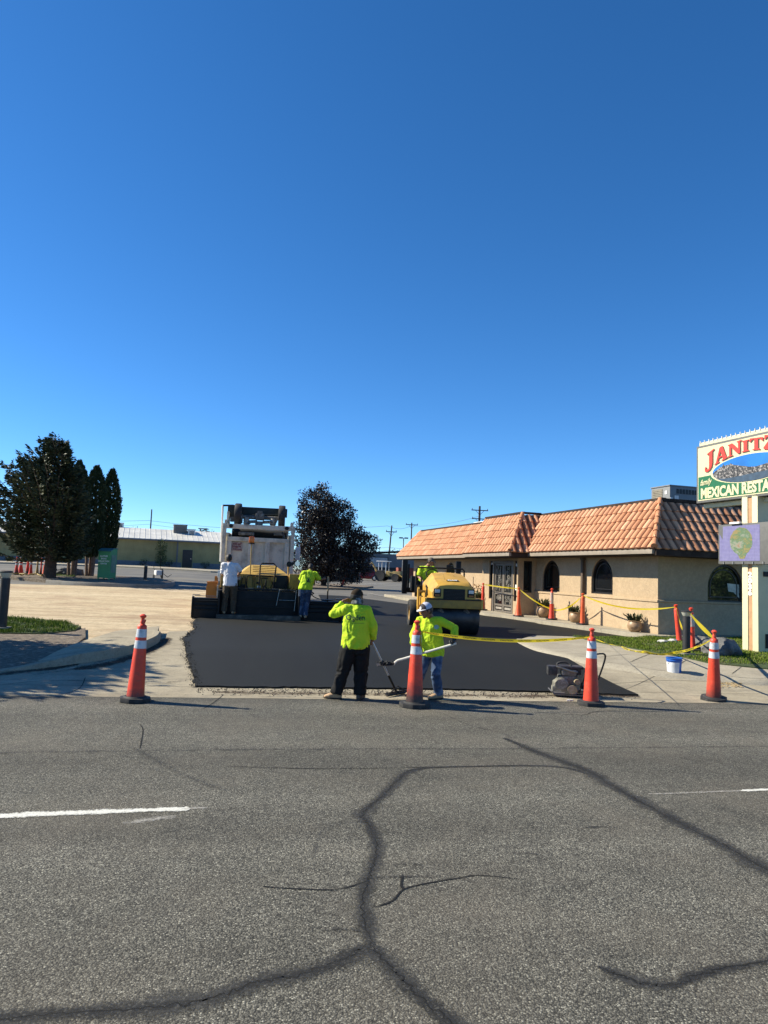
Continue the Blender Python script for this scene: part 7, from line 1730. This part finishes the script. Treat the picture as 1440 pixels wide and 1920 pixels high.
# lettering with slab serifs, built as outlines on an arc
GL = {'J': [[(.30, 1), (.85, 1), (.85, .93), (.72, .90), (.72, .25), (.66, .06), (.5, -.06), (.3, -.06), (.12, .05), (.10, .28), (.2, .30), (.24, .12), (.34, .05), (.43, .08), (.46, .25), (.46, .90), (.30, .93)]],
      'A': [[(0, 0), (0, .07), (.10, .10), (.40, 1), (.62, 1), (.92, .10), (1.0, .07), (1.0, 0), (.56, 0), (.56, .07), (.66, .10), (.60, .30), (.32, .30), (.25, .10), (.36, .07), (.36, 0)], [(.35, .38), (.57, .38), (.455, .76)]],
      'N': [[(0, 0), (0, .07), (.10, .10), (.10, .90), (0, .93), (0, 1), (.32, 1), (.76, .38), (.76, .90), (.66, .93), (.66, 1), (1, 1), (1, .93), (.90, .90), (.90, 0), (.74, 0), (.24, .72), (.24, .10), (.34, .07), (.34, 0)]],
      'I': [[(0, 0), (0, .07), (.12, .10), (.12, .90), (0, .93), (0, 1), (.50, 1), (.50, .93), (.38, .90), (.38, .10), (.50, .07), (.50, 0)]],
      'T': [[(.22, 0), (.22, .07), (.34, .10), (.34, .90), (.18, .88), (.07, .70), (0, .70), (.02, 1), (.92, 1), (.94, .70), (.87, .70), (.76, .88), (.60, .90), (.60, .10), (.72, .07), (.72, 0)]],
      'Z': [[(0, 0), (0, .12), (.50, .90), (.24, .88), (.13, .70), (.05, .70), (.07, 1), (.84, 1), (.84, .90), (.34, .10), (.62, .12), (.75, .30), (.83, .30), (.80, 0)]],
      'O': [[(.5+.5*cos(i*.3142), .5+.54*sin(i*.3142)) for i in range(20)], [(.5+.27*cos(i*.3142), .5+.42*sin(i*.3142)) for i in range(20)]]}
def arc_word(word, mat, dx, dz, depth, name, parent):
    wid = dict(J=.86, A=1.0, N=1.0, I=.50, T=.94, Z=.84, O=1.0); tot = sum(wid[c] for c in word)+.04*(len(word)-1)
    u0, u1 = .065, .935; sc = (u1-u0)/tot; x = u0
    for c in word:
        wv = wid[c]; mu = x+wv*sc/2; t = (mu-.5)/.435
        yb = .765-.27*t*t; hh = .195+.15*abs(t)**1.3; slope = -2*.27*t/.435
        bm = bmesh.new(); es = []
        for lp in GL[c]:
            vs = []
            for px, pz in lp:
                u = x+px*sc; v = yb+pz*hh+slope*(u-mu)+dz; X_, _, Z_ = cab(u+dx, v); vs.append(bm.verts.new((X_, 0, Z_)))
            for i in range(len(vs)): es.append(bm.edges.new((vs[i], vs[(i+1) % len(vs)])))
        bmesh.ops.triangle_fill(bm, use_beauty=True, edges=es)
        ex = bmesh.ops.extrude_face_region(bm, geom=bm.faces[:])
        for v in bm.verts: v.co.y = -depth
        for g in ex['geom']:
            if isinstance(g, bmesh.types.BMVert): g.co.y = -depth-.006
        bmesh.ops.recalc_face_normals(bm, faces=bm.faces)
        me = bpy.data.meshes.new(name); bm.to_mesh(me); bm.free(); link(name, me, mat, parent); x += (wv+.04)*sc
arc_word('JANITZIO', m_shad, .006, -.013, .010, 'letter_shadow', pn); arc_word('JANITZIO', m_sred, 0, 0, .020, 'red_letter', pn)
X_, _, Z_ = cab(.088, .335); me_ = text('script_lettering', 'family', .22, m_scr, pn, (X_, -.014, Z_), rot=(radians(90), 0, 0), bold=.004, sx=.8); me_.data.transform(Matrix.Translation((X_, 0, Z_)) @ Matrix(((1, 0, .35, 0), (0, 1, 0, 0), (.06, 0, 1, 0), (0, 0, 0, 1))) @ Matrix.Translation((-X_, 0, -Z_)))
X_, _, Z_ = cab(.5, .132); tm_ = text('cream_lettering', 'MEXICAN RESTAURANT', .50, m_scr, pn, (0, 0, 0), bold=.022)
bx = [v.co.x for v in tm_.data.vertices]; bz = [v.co.z for v in tm_.data.vertices]; fx_ = W_*.93/(max(bx)-min(bx)); fz_ = H_*.20/(max(bz)-min(bz))
tm_.data.transform(Matrix.Translation((X_, -.014, Z_)) @ Matrix.Diagonal((fx_, 1, fz_, 1)) @ Matrix.Translation((-(max(bx)+min(bx))/2, 0, -(max(bz)+min(bz))/2)))
b = B(); b.box(((x0+x1)/2, .25, zt0+.05), (x1-x0-.1, .4, .1), bev=.01); b.o('bird_spike_rail', m_cream, SG)
for i in range(int((x1-x0-.1)/.16)):
    b = B(); b.limb([(x0+.1+i*.16, .05, zt0+.08), (x0+.1+i*.16, .04, zt0+.15)], [.022, .012], 6); b.o('bird_spike', white_paint, SG)
b = B(); b.box(((x0+.06+xa)/2, .25, zb0-.07), (xa-x0-.05, .14, .12), bev=.01); b.o('support_beam', m_cream, SG); b = B(); b.box((x1-1.2, .25, zb0-.07), (2.2, .14, .12), bev=.01); b.o('support_beam', m_cream, SG)
# LED message board
lx0 = sl(1353, 1058).x; lz0 = sl(1353, 1058).z; lz1 = sl(1353, 985).z; lx1 = lx0+(sl(1440, 1020).x-lx0)*1.5; LY = -.10
b = B(); b.box(((lx0+lx1)/2, LY+.12, (lz0+lz1)/2), (lx1-lx0, .24, lz1-lz0), bev=.01); lb_ = b.o('message_board', m_sgrey, SG)
sx0 = lx0+.05; sx1 = sl(1431, 1020).x; sz0 = lz0+.08; sz1 = lz1-.05
def led_mat():
    m, nt, p = nodes('led_screen'); c = coord(nt, kind='Object'); g = nt.nodes.new('ShaderNodeSeparateXYZ'); nt.links.new(c, g.inputs[0])
    ln = mth(nt, 'ABSOLUTE', mth(nt, 'SINE', mth(nt, 'MULTIPLY', g.outputs[2], 90)))
    seam = mth(nt, 'ABSOLUTE', mth(nt, 'SINE', mth(nt, 'MULTIPLY', g.outputs[0], 11.5)))
    col = mixc(nt, ramp(nt, nz(nt, 9, 4, c), [(.3, 0.0), (.7, 1.0)]), (.28, .24, .62), (.42, .38, .75))
    col = mixc(nt, 1.0, col, ramp(nt, ln, [(0, .55), (.6, 1.05)]), 'MULTIPLY'); col = mixc(nt, 1.0, col, ramp(nt, seam, [(0, .55), (.06, 1.0)]), 'MULTIPLY')
    p.inputs['Base Color'].default_value = (.05, .05, .06, 1); nt.links.new(col, p.inputs['Emission Color']); p.inputs['Emission Strength'].default_value = .40; p.inputs['Roughness'].default_value = .5; return m
def led_food():
    m, nt, p = nodes('led_food'); c = coord(nt, kind='Object')
    col = ramp(nt, nz(nt, 4.5, 7, coord(nt, (.6, 1, 1)), .8, .4), [(.30, (.30, .05, .01)), (.42, (.34, .25, .02)), (.5, (.02, .16, .02)), (.58, (.33, .34, .22)), (.68, (.36, .14, .02)), (.78, (.05, .22, .03))])
    p.inputs['Base Color'].default_value = (.05, .05, .05, 1); nt.links.new(col, p.inputs['Emission Color']); p.inputs['Emission Strength'].default_value = .62; return m
b = B(); b.prism([(sx0, sz0), (sx1, sz0), (sx1, sz1), (sx0+.12, sz1), (sx0+.11, sz1-.34), (sx0, sz1-.2)], LY-.006, LY-.001, 'y'); sc_ = b.o('screen', led_mat(), lb_, 0)
cx_ = (sx0+sx1)/2+.07; cz_ = (sz0+sz1)/2+.05; R = random.Random(3); b = B()
b.prism([(cx_+((sx1-sx0)*.27+.02*R.random())*cos(i*.2094), cz_+(.33+.03*R.random()+(.10 if 21 < i < 25 else 0))*sin(i*.2094)) for i in range(30)], LY-.011, LY-.007, 'y'); b.o('screen_dish', led_food(), sc_, 0)
b = B(); b.box((lx0+.62, LY-.02, lz1+.02), (.34, .1, .05), bev=.01); b.o('board_lamp', white_paint, lb_)
b = B()
for i in range(5): b.box((lx0+.2+.32*i, LY-.012, lz0+.03), (.03, .02, .06))
b.o('board_clip', steel, lb_, 0)
